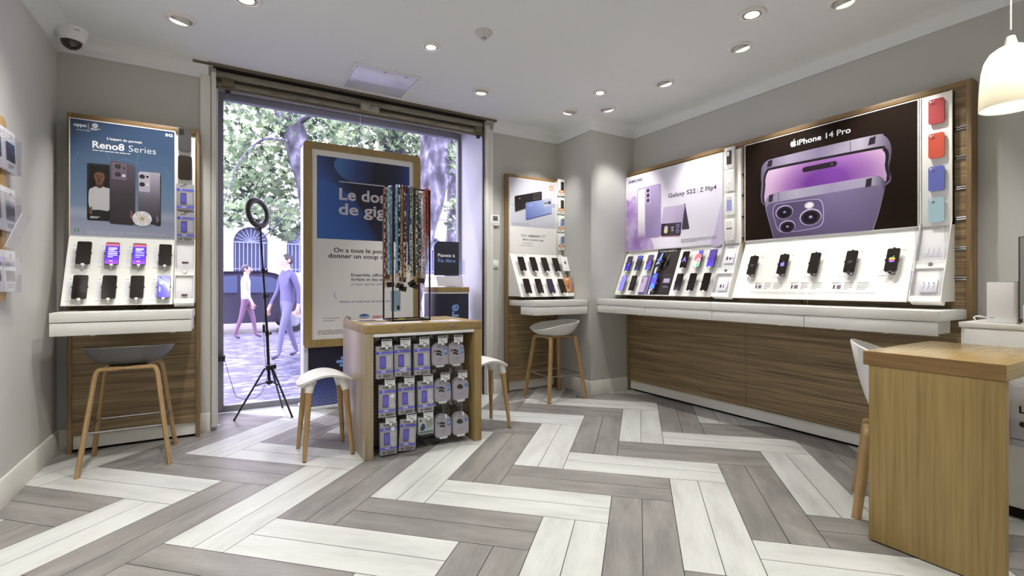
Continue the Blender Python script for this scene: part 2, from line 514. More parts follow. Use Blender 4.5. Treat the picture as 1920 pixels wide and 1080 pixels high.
# walls
struct('wall_left', MB().box(XL-.15, XL, YB, 5.25, 0, HC+.1, WALL_L))
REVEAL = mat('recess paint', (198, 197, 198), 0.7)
mb = MB()
mb.box(XL, WX0, YW, 5.25, 0, HC+.1, WALL)
mb.box(WX1, 3.275, YW, 5.25, 0, HC+.1, WALL)
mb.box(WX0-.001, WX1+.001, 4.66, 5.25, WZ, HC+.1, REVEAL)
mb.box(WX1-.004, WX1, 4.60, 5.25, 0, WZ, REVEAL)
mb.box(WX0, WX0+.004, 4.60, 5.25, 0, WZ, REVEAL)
struct('wall_window', mb)
struct('wall_pillar', MB().box(3.275, XR+.15, 3.96, 5.25, 0, HC+.1, WALL))
struct('wall_right', MB().box(XR, XR+.15, YB, 3.96, 0, HC+.1, WALL))
struct('wall_rear', MB().box(XL-.15, XR+.15, YB-.15, YB, 0, HC+.1, WALL_L))
struct('ceiling', MB().box(XL-.15, XR+.15, YB-.15, YW, HC, HC+.12, CEIL))
mb = MB()
cove = [(0, HC)] + [(0.105-0.105*cos(a), HC-0.105+0.105*sin(a)-0.0) for a in []]
cove = [(0, 2.775), (0.012, 2.775), (0.016, 2.80), (0.028, 2.835), (0.055, 2.862), (0.09, 2.874), (0.115, 2.88), (0, 2.88)]
sweep([(XL, YB), (XL, YW), (-0.10, YW)], cove, CEIL, mb)
struct('trim_cornice_window_side', mb, 60)
mb = MB()
sweep([(2.43, YW), (3.275, YW), (3.275, 3.96), (XR, 3.96), (XR, YB)], cove, CEIL, mb)
struct('trim_cornice_right', mb, 60)
base = [(0, 0), (0.016, 0), (0.016, 0.135), (0.010, 0.145), (0, 0.145)]
mb = MB(); sweep([(XL, YB), (XL, YW), (-0.16, YW)], base, TRIM, mb); struct('baseboard_left', mb)
mb = MB(); sweep([(2.44, YW), (3.275, YW), (3.275, 3.96), (XR, 3.96), (XR, YB)], base, TRIM, mb); struct('baseboard_right', mb)
# pilaster mouldings beside the window
mb = MB()
mb.rbox(-0.155, -0.085, YW-.022, YW, 0, 2.80, TRIM, .004); mb.rbox(-0.082, WX0, YW-.035, YW+.03, 0.035, 2.83, TRIM, .004)
mb.rbox(-0.158, -0.088, YW-.03, YW, 0, 0.15, TRIM, .004)
struct('trim_1', mb)
mb = MB()
mb.rbox(WX1+.012, WX1+.05, YW-.03, YW+.03, 0, 2.83, TRIM, .004); mb.rbox(WX1+.052, WX1+.10, YW-.018, YW, 0, 2.80, TRIM, .004)
struct('trim_2', mb)

# shop window
FR = mat('window frame grey', (132, 131, 130), 0.5)
mb = MB()
mb.rbox(WX0+.004, 0.0, YG, YG+.07, 0, 2.89, FR, .004); mb.rbox(2.295, WX1-.004, YG, YG+.07, 0, 2.89, FR, .004)
mb.rbox(0, 2.295, YG, YG+.07, 0, .06, FR, .004); mb.rbox(0, 2.295, YG, YG+.07, 2.83, 2.89, FR, .004)
wf = struct('window_1', mb)
g = MB().box(-.005, 2.30, YG+.03, YG+.038, .055, 2.835, GLASS).build('window_glass', None, 0)
g.parent = wf; g['kind'] = 'structure'

# rolling shutter wound up above the window
GALV = wood('weathered galvanised steel', [(0.3, (110, 103, 90)), (0.5, (152, 146, 132)), (0.7, (184, 179, 166))], 0, rough=0.5, fine=60, coarse=5, stretch=0.15)
RUST = mat('dirty steel', (112, 104, 84), 0.6, 0.3)
sh = thing('roller_shutter', 'dirty galvanised rolling shutter wound up under the ceiling above the shop window', 'shutter', F1, (1.15, 4.62, 2.72))
def slatp(z0, z1, y): return [(y, z0), (y-.018, z0+.01), (y-.026, (z0+z1)/2), (y-.018, z1-.01), (y, z1), (y+.01, (z0+z1)/2)]
mb = MB()
mb.prism(slatp(2.80, 2.872, 4.602), WX0-.005, WX1+.005, GALV, ax='yz')
mb.prism(slatp(2.785, 2.808, 4.600), WX0-.005, WX1+.005, RUST, ax='yz')
mb.build('upper_slat', sh)
mb = MB(); mb.prism(slatp(2.728, 2.792, 4.605), WX0-.005, WX1+.005, GALV, ax='yz'); mb.rbox(WX0, WX1, 4.575, 4.62, 2.722, 2.738, RUST, .003); mb.build('bottom_bar', sh)
mb = MB(); mb.tube([(0.05, 4.576, 2.795), (1.06, 4.576, 2.795)], .006, BLACKM); mb.tube([(1.24, 4.576, 2.795), (2.28, 4.576, 2.795)], .006, BLACKM); mb.build('locking_rod', sh)
mb = MB(); mb.rbox(1.07, 1.235, 4.555, 4.60, 2.755, 2.83, mat('lock plate', (176, 174, 158), .5, .2), .004)
mb.lathe([(.02, 0), (.02, .008), (.012, .01), (.012, .004), (0, .004)], STEEL, 16, M=Matrix.Translation((1.155, 4.555, 2.792)) @ Matrix.Rotation(pi/2, 4, 'X'))
for a in (1.09, 1.12, 1.19, 1.218): mb.ball((a, 4.554, 2.815), .005, BLACKM, 8, 6)
mb.build('lock_box', sh)
for x in (0.03, 2.27):
    mb = MB(); mb.rbox(x-.045, x+.045, 4.56, 4.61, 2.745, 2.81, RUST, .008); mb.rbox(x-.018, x+.018, 4.575, 4.605, 2.69, 2.725, BLACKM, .004); mb.build('end_stop', sh)
mb = MB(); mb.box(WX0-.15, WX1+.10, 4.475, 4.50, 2.862, 2.879, RUST); mb.box(WX0-.02, WX1+.01, 4.535, 4.572, 2.874, 2.879, DARK); mb.box(WX0, WX1, 4.565, 4.66, 2.868, 2.90, DARK); mb.build('slot_bar_dark_gap', sh)  # trim bar, plus near-black boxes painting in the shaded gap above the shutter
mb = MB(); mb.box(WX1-.012, WX1+.012, 4.575, 4.60, 0, 2.87, BLACKM); mb.build('guide_rail', sh)
mb = MB(); mb.box(WX0-.004, WX0+.012, 4.575, 4.60, 0.03, 2.72, TRIM); mb.build('guide_rail', sh)

solo('hanging_thread', MB().tube([(0, 0, 0), (0, 0, -.438)], .0022, PRINTW, 6), 'thin white thread hanging from the window head to the tall poster stand', 'thread', F1, (1.15, 4.93, 2.897), own=True)

# ================================================================== CEILING LAMPS AND FITTINGS
LENS = mat('lamp lens', (255, 252, 240), 0.3, emit=9.0, ecol=(255, 246, 226))
RINGM = mat('lamp ring white', (226, 224, 220), 0.35)
CANM = mat('lamp can', (196, 192, 184), 0.35, 0.3)
def downlight(x, y, label, aim=None, power=30.0, cone=84, r=0.075, blend=0.55):
    """recessed ceiling spotlight; aim = point it is tilted at"""
    t = thing('ceiling_spotlight', label, 'ceiling spotlight', F1, (x, y, HC), 'recessed ceiling spotlights', own=True)
    MB().lathe([(r*.80, -.001), (r*.80, -.010), (r*.86, -.013), (r*1.05, -.010), (r*1.15, -.003), (r*1.15, 0.0)], RINGM, 32).build('trim_ring', t, 50)
    d = (Vector(aim)-Vector((x, y, HC))).normalized() if aim else Vector((0, 0, -1))
    q = d.to_track_quat('-Z', 'Y').to_matrix().to_4x4()
    off = Matrix.Translation((0, 0, 0.027 if not aim else 0.019))
    M = off @ q
    rr = r*.72
    mb = MB(); mb.lathe([(rr*.96, -.036), (rr, -.034), (rr, .0), (rr*.9, .0)], CANM, 28, M=M); mb.build('lamp_can', t, 50)
    mb = MB(); mb.lathe([(rr*.9, -.035), (rr*.6, -.0375), (0, -.0385)], LENS, 24, M=M); mb.build('lens', t, 50)
    l = bpy.data.lights.new('spot', 'SPOT'); l.energy = power*LAMP; l.spot_size = radians(cone); l.spot_blend = blend; l.shadow_soft_size = 0.03
    l.color = (1.0, 0.975, 0.925)
    o = bpy.data.objects.new('spot', l); COL.objects.link(o)
    o.parent = t; o.location = M @ Vector((0, 0, -.05)); o.rotation_euler = d.to_track_quat('-Z', 'Y').to_euler()
    return t

# ================================================================== WALL DISPLAYS
Z2 = EYE - EYE/K2                            # floor level in the right wall's measured frame
def wall_panel(F, x0, x1, yf, yb, ztop, z0, label, seams=(), slats=None, deep=None):
    """tall veneered wall panel: oak cheeks, horizontal-grain face, white plinth"""
    t = thing('display_unit', label, 'display panel', F, ((x0+x1)/2, yb, z0))
    for a, b in ((x0, x0+.024), (x1-.024, x1)) if not deep else ((x0, x0+.024), (x1-.026, x1)):
        MB().rbox(a, b, yf, yb, z0, ztop, OAKD_Z, .002).build('side_panel', t)
    x1i = x1-.024 if not deep else x1-.026
    mb = MB().box(x0+.024, x1i, yf+.012, yb-.002, z0+.115, ztop-.03, WAL_X)
    for s_ in seams: mb.box(s_-.0006, s_+.0006, yf+.0105, yf+.013, z0+.115, .90, DARK)
    mb.build('face_panel', t)
    MB().rbox(x0+.024, x1i, yf+.004, yb, ztop-.036, ztop, OAKD_X, .002).build('top_rail', t)
    mb = MB().box(x0+.026, x1i-.002, yf+.03, yb-.002, z0+.022, z0+.112, WHITE); mb.box(x0+.05, x1i-.02, yf+.06, yb-.002, z0, z0+.022, DARK); mb.build('plinth', t)
    if slats:
        for z in slats:
            mb = MB().box(x1-.12, x1-.027, yf+.004, yf+.014, z-.009, z+.009, CHROME); mb.box(x1-.12, x1-.027, yf+.002, yf+.006, z-.003, z+.003, DARK)
            mb.rbox(x1-.112, x1-.102, yf-.004, yf+.01, z-.008, z+.004, BLACKP, .002)
            mb.build('slat_rail', t)
    return t

PANEL_A = wall_panel(F1, -.905, -.155, 4.43, 4.568, 2.327, 0, 'oak edged wall panel with dark striped veneer behind the blue phone poster')
PANEL_B = wall_panel(F1, 2.567, 3.222, 4.50, 4.568, 2.345, 0, 'narrow oak edged wall panel with striped veneer between thermostat and pillar', )
PANEL_C = wall_panel(F2, -4.015, -1.075, -.004, .1, 2.402, Z2, 'long oak edged veneer panel on the right wall behind two big phone posters', seams=(-2.57,), slats=(2.114, 1.934, 1.748, 1.561, 1.378, 1.192), deep=True)
# slot between the two posters shows little rail ends
for z in (2.114, 1.934, 1.748, 1.561):
    MB().rbox(-2.600, -2.588, -.008, .01, z-.008, z+.004, BLACKP, .002).build('slat_rail', PANEL_C)

def counter(org, slab, drawers, label, axis):
    """floating white counter: slab and a row of drawers; slab/drawers = (x0,x1,y0,y1,z0,z1)"""
    t = thing('wall_counter', label, 'counter', F1, org)
    mb = MB()
    for s_ in slab: mb.rbox(*s_, WHITE, .002)
    mb.build('counter_slab', t)
    for d in drawers: MB().rbox(*d, WHITE, .0015).build('drawer', t)
    # carcass behind the drawer fronts, set back
    return t
ca = counter((-.54, 4.43, .92), [(-.897, -.183, 4.0, 4.44, .922, .981)], [(-.897, -.187, 4.004, 4.37, .838, .917)], 'floating white counter under the blue phone poster with one drawer', 'x')
for x in (-.70, -.29): MB().rbox(x-.012, x+.012, 4.02, 4.04, .832, .839, PLAS, .002).build('drawer_catch', ca)
counter((2.93, 4.5, .935), [(2.60, 3.262, 4.0, 4.51, .937, .996)], [(2.60, 3.262, 4.003, 4.27, .851, .932)], 'short white floating counter beside the pillar above the white bar stool', 'x')
yb_ = (1.08, 1.807, 2.538, 3.268, 3.952)
cc = counter((3.78, 2.5, .95), [(3.345, 3.79, yb_[0], yb_[2]-.001, .948, 1.006), (3.345, 3.79, yb_[2]+.001, yb_[4], .948, 1.006)],
        [(3.349, 3.365, yb_[i]+.0022, yb_[i+1]-.0022, .868, .944) for i in range(4)], 'long white floating counter with drawers along the right wall', 'y')
mb = MB()
for i in range(4): mb.box(3.365, 3.62, yb_[i]+.03, yb_[i+1]-.03, .872, .947, WHITE)
mb.build('drawer_carcass', cc)
for y in (1.35, 1.62, 2.0, 3.4): MB().rbox(3.40, 3.42, y-.012, y+.012, .860, .872, PLAS, .002).build('drawer_catch', cc)
# small cables hanging between boards and counters
def cable(name, pts, r, label, m=BLACKP, group=None):
    return solo(name, MB().tube(smooth2(pts, 5, False), r, m, 6), label, 'cable', F1, pts[0], group)
cable('cable_loop', [(-.54, 4.40, 1.025), (-.50, 4.38, 1.005), (-.52, 4.36, .99), (-.49, 4.37, .985), (-.46, 4.40, 1.02)], .004, 'short black cable curl under the phone board of the blue poster')
cable('cable_loop', [(2.86, 4.28, .85), (2.87, 4.24, .825), (2.91, 4.22, .815), (2.95, 4.24, .83), (2.96, 4.28, .85)], .003, 'thin dark cable sagging under the short white counter by the pillar')
cable('cable_loop', [(3.70, 3.42, 1.05), (3.66, 3.40, 1.01), (3.66, 3.37, 1.008), (3.68, 3.36, 1.05)], .004, 'black cable knot under the purple poster phone board near the pillar')
cable('cable_loop', [(3.70, 2.80, 1.05), (3.62, 2.81, 1.025), (3.60, 2.75, 1.01), (3.62, 2.69, 1.025), (3.70, 2.70, 1.05)], .0025, 'thin black cable loop under the right end of the purple poster board')
cable('cable_loop', [(3.72, 2.02, 1.05), (3.71, 2.02, 1.03), (3.71, 2.015, 1.008)], .003, 'short dark cable dropping below the board of five phones')
cable('cable_loop', [(3.72, 1.97, 1.05), (3.70, 1.97, 1.03), (3.71, 1.975, 1.008)], .0025, 'short white cable dropping below the board of five phones', PLAS)

# ---- sloping boards
class Slope:
    def __init__(s, F, yt, zt, yb, zb):
        s.F = F; s.yt, s.zt = yt, zt; s.dy, s.dz = yb-yt, zb-zt; s.L = hypot(s.dy, s.dz)
        s.a = atan2(-s.dy, -s.dz)              # lean back from vertical
    def at(s, u, d, off=0.0):
        """u along, d down the slope, off = distance out from the face -> frame coords"""
        return (u, s.yt + s.dy*d/s.L + off*s.dz/s.L, s.zt + s.dz*d/s.L - off*s.dy/s.L)
    def root(s, name, label, cat, u, d, off=0.0, group=None):
        return thing(name, label, cat, s.F, s.at(u, d, off), group, rx=-s.a, own=True)

SA = Slope(F1, 4.41, 1.483, 4.20, 1.022)
SB = Slope(F1, 4.47, 1.490, 4.24, 1.035)
SC_ = Slope(F2, 0, 1.52, -.19, 1.052)
SD = Slope(F2, 0, 1.525, -.20, 1.050)
def wedge(S, x0, x1, yback, label, inset=0.0):
    F = S.F; zb = S.zt+S.dz; yb = S.yt+S.dy
    t = thing('phone_display_board', label, 'display board', F, ((x0+x1)/2, yback, zb))
    prof = [(S.yt, S.zt), (yb, zb), (yback, zb), (yback, S.zt)]
    MB().prism(prof, x0, x1, WHITE2, ax='yz').build('board', t, 0)
    mb = MB(); mb.box(x0, x1, yb-.003, yb+.02, zb-.006, zb, WHITE); mb.build('front_lip', t)
    return t
BA = wedge(SA, -.888, -.305, 4.43, 'sloping white board with eight phones under the blue poster')
BB = wedge(SB, 2.587, 3.190, 4.50, 'sloping white board with eight dark phones next to the pillar')
BC = wedge(SC_, -4.013, -2.79, -.004, 'sloping board in white and black sections under the purple phone poster')
BD = wedge(SD, -2.560, -1.333, -.004, 'sloping plain white board holding five widely spaced phones')
def on_slope(S, mb_fn, name, parent, off=.0008):
    """printed part lying on the slope: mb_fn draws in slope coords (x = u, z = -d)"""
    mb = MB(); mb_fn(mb)
    R = Matrix.Rotation(-S.a, 4, 'X')
    p = S.at(0, 0, off)
    M = Matrix.Translation(p) @ R
    mb.v = [tuple(M @ Vector(v)) for v in mb.v]
    return mb.build(name, parent, 0)
BLKB = mat('black print board', (40, 34, 30), 0.45)
on_slope(SC_, lambda m: m.box(-3.551, -3.256, -.0015, .004, -.500, -.004, BLKB), 'black_section', BC)
on_slope(SC_, lambda m: (txt(m, 'PHOTOPHONES GALAXY S', -3.93, -.042, PENC, w=.24, y=-.002), txt(m, 'FLEXIBLES GALAXY Z', -3.53, -.032, PRINTW, w=.22, y=-.002, bold=.01), txt(m, 'AWESOME GALAXY A', -3.13, -.045, PENC, w=.22, y=-.002)), 'board_heading', BC)
on_slope(SB, lambda m: txt(m, 'Série 12T & Redmi', 2.64, -.022, PENC, w=.14, y=-.001), 'board_heading', BB)
def specs(m):
    for k, u in enumerate((-2.39, -2.10, -1.80)):
        for q, c in enumerate(((60, 55, 70), (230, 215, 225), (120, 70, 80), (90, 110, 150))):
            m.flat(rrect(u+.02+q*.013, u+.031+q*.013, -.435, -.405, .002, 2), -.001, mat('swatch%d' % q, c, .5))
        lines(m, u+.01, -.385, .06, 2, .008, .003, PENC, -.001, k)
        lines(m, u+.09, -.385, .055, 5, .012, .003, PENC, -.001, k+5)
        lines(m, u+.17, -.385, .07, 5, .012, .003, PENC, -.001, k+9)
    lines(m, -2.41, -.462, .9, 2, .012, .003, mat('faint print', (190, 190, 190), .6), -.001, 30)
on_slope(SD, specs, 'spec_print', BD)

# ---- phones on the boards
PH_CACHE = {}
GREYH = mat('holder plastic', (196, 196, 200), .4)
def phone_parts(style, w=.0745, h=.168):
    key = (style, w, h)
    if key in PH_CACHE: return PH_CACHE[key]
    y0 = -.046
    P = {}
    b = MB(); b.plate(-w/2, w/2, -h/2, h/2, .010, y0, y0+.0085, PHONEB); P['body'] = b.mesh('phone_body')
    s_ = MB(); sw, sh_ = w/2-.002, h/2-.0025
    base = {'off': SCREEN, 'offb': SCREEN}.get(style)
    def em(n, c, e=.55): return mat(n, c, .2, emit=e)
    if base is None:
        if style in ('ui1', 'ui2'):
            g = gradmat('purple screen', [(0, (150, 80, 190)), (.25, (88, 52, 200)), (.8, (72, 48, 190)), (.9, (190, 110, 120)), (1, (80, 20, 20))], 2, .15, emit=.5)
            s_.plate(-sw, sw, -sh_, sh_, .008, y0-.0012, y0, g)
            W_ = em('screen white', (235, 235, 250), .6)
            lines(s_, -sw*.6, h*.26, sw*1.3, 3, .009, .0045, W_, y0-.0016, 4); lines(s_, -sw*.6, h*.08, sw*1.4, 4, .013, .005 if style == 'ui1' else .003, W_, y0-.0016, 8)
            lines(s_, -sw*.35, -h*.34, sw*.7, 1, .01, .004, W_, y0-.0016, 2)
        elif style == 'blueui':
            g = gradmat('blue screen', [(0, (60, 50, 190)), (.5, (80, 72, 215)), (.7, (150, 160, 240)), (1, (110, 110, 220))], 2, .15, rot=(.35, .75), emit=.5)
            s_.plate(-sw, sw, -sh_, sh_, .008, y0-.0012, y0, g)
            W_ = em('screen white', (235, 235, 250), .6)
            txt(s_, 'oppo', -sw*.7, h*.2, W_, w=sw*.9, y=y0-.0016, bold=.02); txt(s_, '5G', -sw*.7, h*.10, W_, w=sw*.6, y=y0-.0016, bold=.02)
            for q in range(4): s_.flat(rrect(-sw*.7, -sw*.5, -h*(.0+q*.06)-.006, -h*(.0+q*.06), .001, 2), y0-.0016, W_)
            s_.flat([(-sw, h*.45), (-sw*.5, h*.47), (sw, -h*.2), (sw, h*.1)][::1], y0-.0014, em('screen glare', (170, 178, 245), .4))
        elif style == 'swirl':
            g = gradmat('swirl screen', [(0, (40, 32, 70)), (.25, (70, 66, 190)), (.45, (60, 40, 170)), (.6, (70, 60, 80)), (1, (62, 52, 72))], 2, .15, emit=.25, noise=.35)
            s_.plate(-sw, sw, -sh_, sh_, .008, y0-.0012, y0, g)
            s_.flat(smooth2([(-.01, -.02), (.015, -.035), (.028, .0), (.012, .012), (.008, -.008)]), y0-.0016, em('swirl violet', (86, 60, 230), .5))
        elif style == 'swirl2':
            g = gradmat('swirl screen two', [(0, (70, 60, 150)), (.2, (60, 60, 110)), (.4, (52, 46, 58)), (.8, (58, 52, 66)), (1, (80, 84, 180))], 2, .15, emit=.2, noise=.2)
            s_.plate(-sw, sw, -sh_, sh_, .008, y0-.0012, y0, g)
        elif style == 'swirl3':
            g = gradmat('swirl screen three', [(0, (90, 110, 190)), (.3, (84, 90, 180)), (.55, (90, 50, 120)), (.75, (80, 60, 80)), (1, (84, 70, 96))], 2, .15, emit=.25, noise=.3)
            s_.plate(-sw, sw, -sh_, sh_, .008, y0-.0012, y0, g)
            s_.flat(smooth2([(-.006, -.02), (.02, -.03), (.030, .005), (.012, .018), (.006, .0)]), y0-.0016, em('swirl violet', (86, 60, 230), .5))
        elif style == 'lilac':
            s_.plate(-sw, sw, -sh_, sh_, .008, y0-.0012, y0, em('lilac screen', (122, 120, 232), .5))
            rg = circ(0, 0, .026, .034, 28) ; ri = circ(0, 0, .023, .031, 28)
            n = 28; s_.add([(a, y0-.0016, b) for a, b in rg+ri], [(i, (i+1) % n, (i+1) % n+n, i+n) for i in range(n)], em('lilac ring', (96, 92, 205), .5))
        elif style == 'fold':
            g = mat('dark blue wallpaper', (26, 26, 44), .2, emit=.2)
            s_.plate(-sw, sw, -sh_, sh_, .008, y0-.0012, y0, g)
            for q, pts in enumerate(([(-.02, -.01), (.0, .02), (.012, .06), (.03, .07), (.02, .02), (.0, -.005)], [(-.028, -.002), (.008, -.02), (.03, .0), (.02, .01), (-.01, .006)], [(-.03, -.055), (-.005, -.02), (.02, -.05), (.005, -.04)])):
                s_.flat(smooth2(pts), y0-.0016-q*.0002, em('petal%d' % q, ((120, 140, 215), (90, 100, 180), (150, 165, 225))[q], .4))
        elif style == 'flip':
            g = gradmat('flip screen', [(0, (100, 120, 215)), (.4, (80, 64, 220)), (.7, (90, 80, 200)), (1, (70, 60, 200))], 2, .15, emit=.4, noise=.3)
            s_.plate(-sw, sw, -sh_, sh_, .008, y0-.0012, y0, g)
            s_.flat(smooth2([(-.02, .04), (.01, .03), (.015, .06), (-.008, .072)]), y0-.0016, em('flip green', (60, 130, 130), .4))
            s_.flat(smooth2([(-.03, -.07), (-.01, -.02), (.012, -.03), (.02, -.06), (.0, -.075)]), y0-.0018, em('flip teal', (86, 150, 205), .35))
        elif style == 'letter':
            s_.plate(-sw, sw, -sh_, sh_, .008, y0-.0012, y0, SCREEN)
            txt(s_, 'A', -.022, -.026, em('violet letter', (140, 120, 235), .7), w=.044, h=.055, y=y0-.0016)
        elif style == 'geo':
            s_.plate(-sw, sw, -sh_, sh_, .008, y0-.0012, y0, em('white screen', (210, 206, 215), .4))
            s_.flat(rrect(-.005, sw-.001, .02, sh_-.001, .006, 3), y0-.0014, em('geo blue', (86, 80, 215), .4))
            s_.flat([p for p in circ(.0, .012, .036, .040, 28) if -sw <= p[0] <= sw], y0-.0016, em('geo coral', (226, 110, 122), .4))
            s_.flat(rrect(-.002, sw-.004, -sh_+.004, -.03, .004, 3), y0-.0018, em('geo green', (96, 205, 122), .4))
            s_.flat(circ(.012, -.022, .022, .026, 22), y0-.002, em('geo pale', (216, 190, 215), .4)); s_.flat(circ(.014, -.026, .013, .015, 18), y0-.0022, em('geo rose', (222, 130, 150), .4))
        elif style == 'leafy':
            g = gradmat('violet screen', [(0, (140, 140, 225)), (.25, (80, 66, 200)), (.6, (80, 58, 150)), (1, (84, 66, 130))], 2, .15, emit=.35, noise=.35)
            s_.plate(-sw, sw, -sh_, sh_, .008, y0-.0012, y0, g)
        elif style == 'bluepurple':
            s_.plate(-sw, sw, -sh_, sh_, .008, y0-.0012, y0, mat('deep purple phone back', (52, 40, 66), .3))
            for q in (.06, .038): s_.flat(circ(.012, q, .006, .006, 14), y0-.0016, BLACKP)
        elif style.startswith('mark'):
            s_.plate(-sw, sw, -sh_, sh_, .008, y0-.0012, y0, SCREEN)
            c = {'mark0': None, 'mark1': None, 'mark2': (120, 110, 225), 'mark3': (190, 180, 200), 'mark4': (230, 190, 120)}[style]
            if style == 'mark4':
                for q, cc_ in enumerate(((96, 80, 170), (120, 110, 220), (190, 60, 70), (225, 120, 60), (230, 190, 90), (96, 150, 90))):
                    z0_ = -.018+q*.0058; wv = (.012, .015, .0165, .0165, .0165, .014)[q]
                    s_.flat(rrect(-wv, wv, z0_, z0_+.0058, .002, 2), y0-.0016, em('stripe%d' % q, cc_, .6))
                s_.flat(smooth2([(.0, .019), (.003, .026), (.009, .029), (.007, .021)]), y0-.0016, em('stripe5', (96, 150, 90), .6))
            elif c and style == 'mark2':
                s_.flat(apple(0, -.002, .034), y0-.0016, em('mark violet', c, .6)); s_.flat(apple_leaf(0, -.002, .034), y0-.0016, em('mark violet', c, .6))
            elif style != 'mark0':
                r_ = mat('thin mark', (150, 140, 160), .3, emit=.3)
                s_.tube([(-.016, y0-.0016, -.008), (-.010, y0-.0016, .004), (-.002, y0-.0016, .002), (.004, y0-.0016, -.004), (.012, y0-.0016, .006)], .0010, r_, 5)
                s_.tube([(-.012, y0-.0016, -.012), (-.002, y0-.0016, -.010), (.010, y0-.0016, -.002)], .0008, r_, 5)
    else:
        s_.plate(-sw, sw, -sh_, sh_, .008, y0-.0012, y0, base)
    P['screen'] = s_.mesh('phone_screen')
    k = MB(); k.lathe([(.016, 0), (.013, .036)], GREYH, 14, M=Matrix.Rotation(pi/2, 4, 'X')); k.rbox(-.024, .024, -.037, -.033, -.05, .03, GREYH, .003)
    for q in (-1, 1): k.rbox(q*(w/2+.0005)-.003, q*(w/2+.0005)+.003, -.050, -.036, -.008, .004, BLACKP, .001)
    P['holder'] = k.mesh('phone_holder')
    if style.startswith('mark'):
        c = MB(); c.rbox(-.008, .008, -.050, -.038, -h/2-.012, -h/2+.004, BLACKP, .002)
        c.tube(smooth2([(.0, -.044, -h/2-.01), (.012, -.04, -h/2-.02), (.025, -.03, -h/2-.012), (.018, -.02, -h/2+.0), (.004, -.012, -h/2+.02)], 4, False), .0028, BLACKP, 6)
        c.rbox(-.004, .006, -.051, -.037, h/2-.003, h/2+.006, BLACKP, .001)
    else:
        c = MB(); c.rbox(-.0085, .0085, -.050, -.034, -h/2-.010, -h/2+.003, PLAS, .002)
        c.tube(smooth2([(0, -.042, -h/2-.008), (.0, -.036, -h/2-.022), (-.004, -.014, -h/2-.018), (-.004, -.002, -h/2-.004)], 4, False), .002, PLAS, 6)
    P['charging_plug'] = c.mesh('phone_plug')
    PH_CACHE[key] = P
    return P
def apple(cx, cz, s_):
    pts = [(0, .30), (.14, .36), (.30, .34), (.42, .22), (.34, .10), (.31, -.04), (.36, -.18), (.44, -.24), (.36, -.40), (.24, -.52), (.12, -.52), (0, -.47), (-.12, -.52), (-.24, -.52), (-.38, -.36), (-.46, -.14), (-.46, .10), (-.38, .27), (-.24, .36), (-.10, .34)]
    return [(cx+a*s_, cz+b*s_) for a, b in smooth2(pts[::-1], 3)]
def apple_leaf(cx, cz, s_):
    return [(cx+a*s_, cz+b*s_) for a, b in smooth2([(.0, .40), (.02, .54), (.14, .66), (.20, .64), (.17, .50), (.08, .41)][::-1], 3)]
def phone(S, u, d, style, label, group, w=.0745, h=.168, off=0.0, cat='phone'):
    t = S.root('display_phone', label, cat, u, d, off, group)
    for n, me in phone_parts(style, w, h).items():
        o = bpy.data.objects.new(n, me); COL.objects.link(o); o.parent = t
    return t
CARD = {}
def card(S, u, d, label, w=.034, h=.165, group=None):
    k = (w, h)
    if k not in CARD:
        m = MB(); m.box(-w/2, w/2, -.003, -.0005, -h/2, h/2, PRINTW)
        lines(m, -w*.1, h*.46, w*.5, 1, .01, .004, PENC, -.0034, 1)
        lines(m, -w*.42, h*.30, w*.8, 10, .0115, .0022, mat('faint print', (190, 190, 190), .6), -.0034, 3)
        CARD[k] = m.mesh('card')
    o = bpy.data.objects.new('specification_card', CARD[k]); COL.objects.link(o)
    o.location = fw(S.F, S.at(u, d)); o.rotation_euler = (-S.a, 0, S.F[1])
    return tag(o, label, 'card', group)

ORD = ('first', 'second', 'third', 'last')
ROW = ('upper', 'lower')
stylesA = [['off', 'ui1', 'ui2', 'off'], ['off', 'off', 'off', 'blueui']]
lookA = [['blank dark phone', 'phone with lit purple screen', 'phone with lit purple screen', 'blank dark phone'], ['blank dark phone', 'blank dark phone', 'blank dark phone', 'phone with glowing blue screen']]
for r in range(2):
    for i in range(4):
        u = -.795+.1465*i; d = (.146, .397)[r]
        phone(SA, u, d, stylesA[r][i], f'{lookA[r][i]}, {ORD[i]} in the {ROW[r]} row below the blue poster', 'phones under the blue poster')
        card(SA, u-.058, d, f'white specification card beside the {ORD[i]} {ROW[r]} row phone below the blue poster', group='cards under the blue poster')
for r in range(2):
    for i in range(4):
        u = (2.675, 2.667)[r]+.1475*i; d = (.148, .410)[r]
        st = 'bluepurple' if (r, i) == (1, 2) else 'off'
        phone(SB, u, d, st, f"{'phone with deep purple back' if st != 'off' else 'blank dark phone'}, {ORD[i]} in the {ROW[r]} row beside the pillar", 'phones beside the pillar')
        card(SB, u-.058, d, f'white specification card next to the {ORD[i]} {ROW[r]} row phone beside the pillar', group='cards beside the pillar')
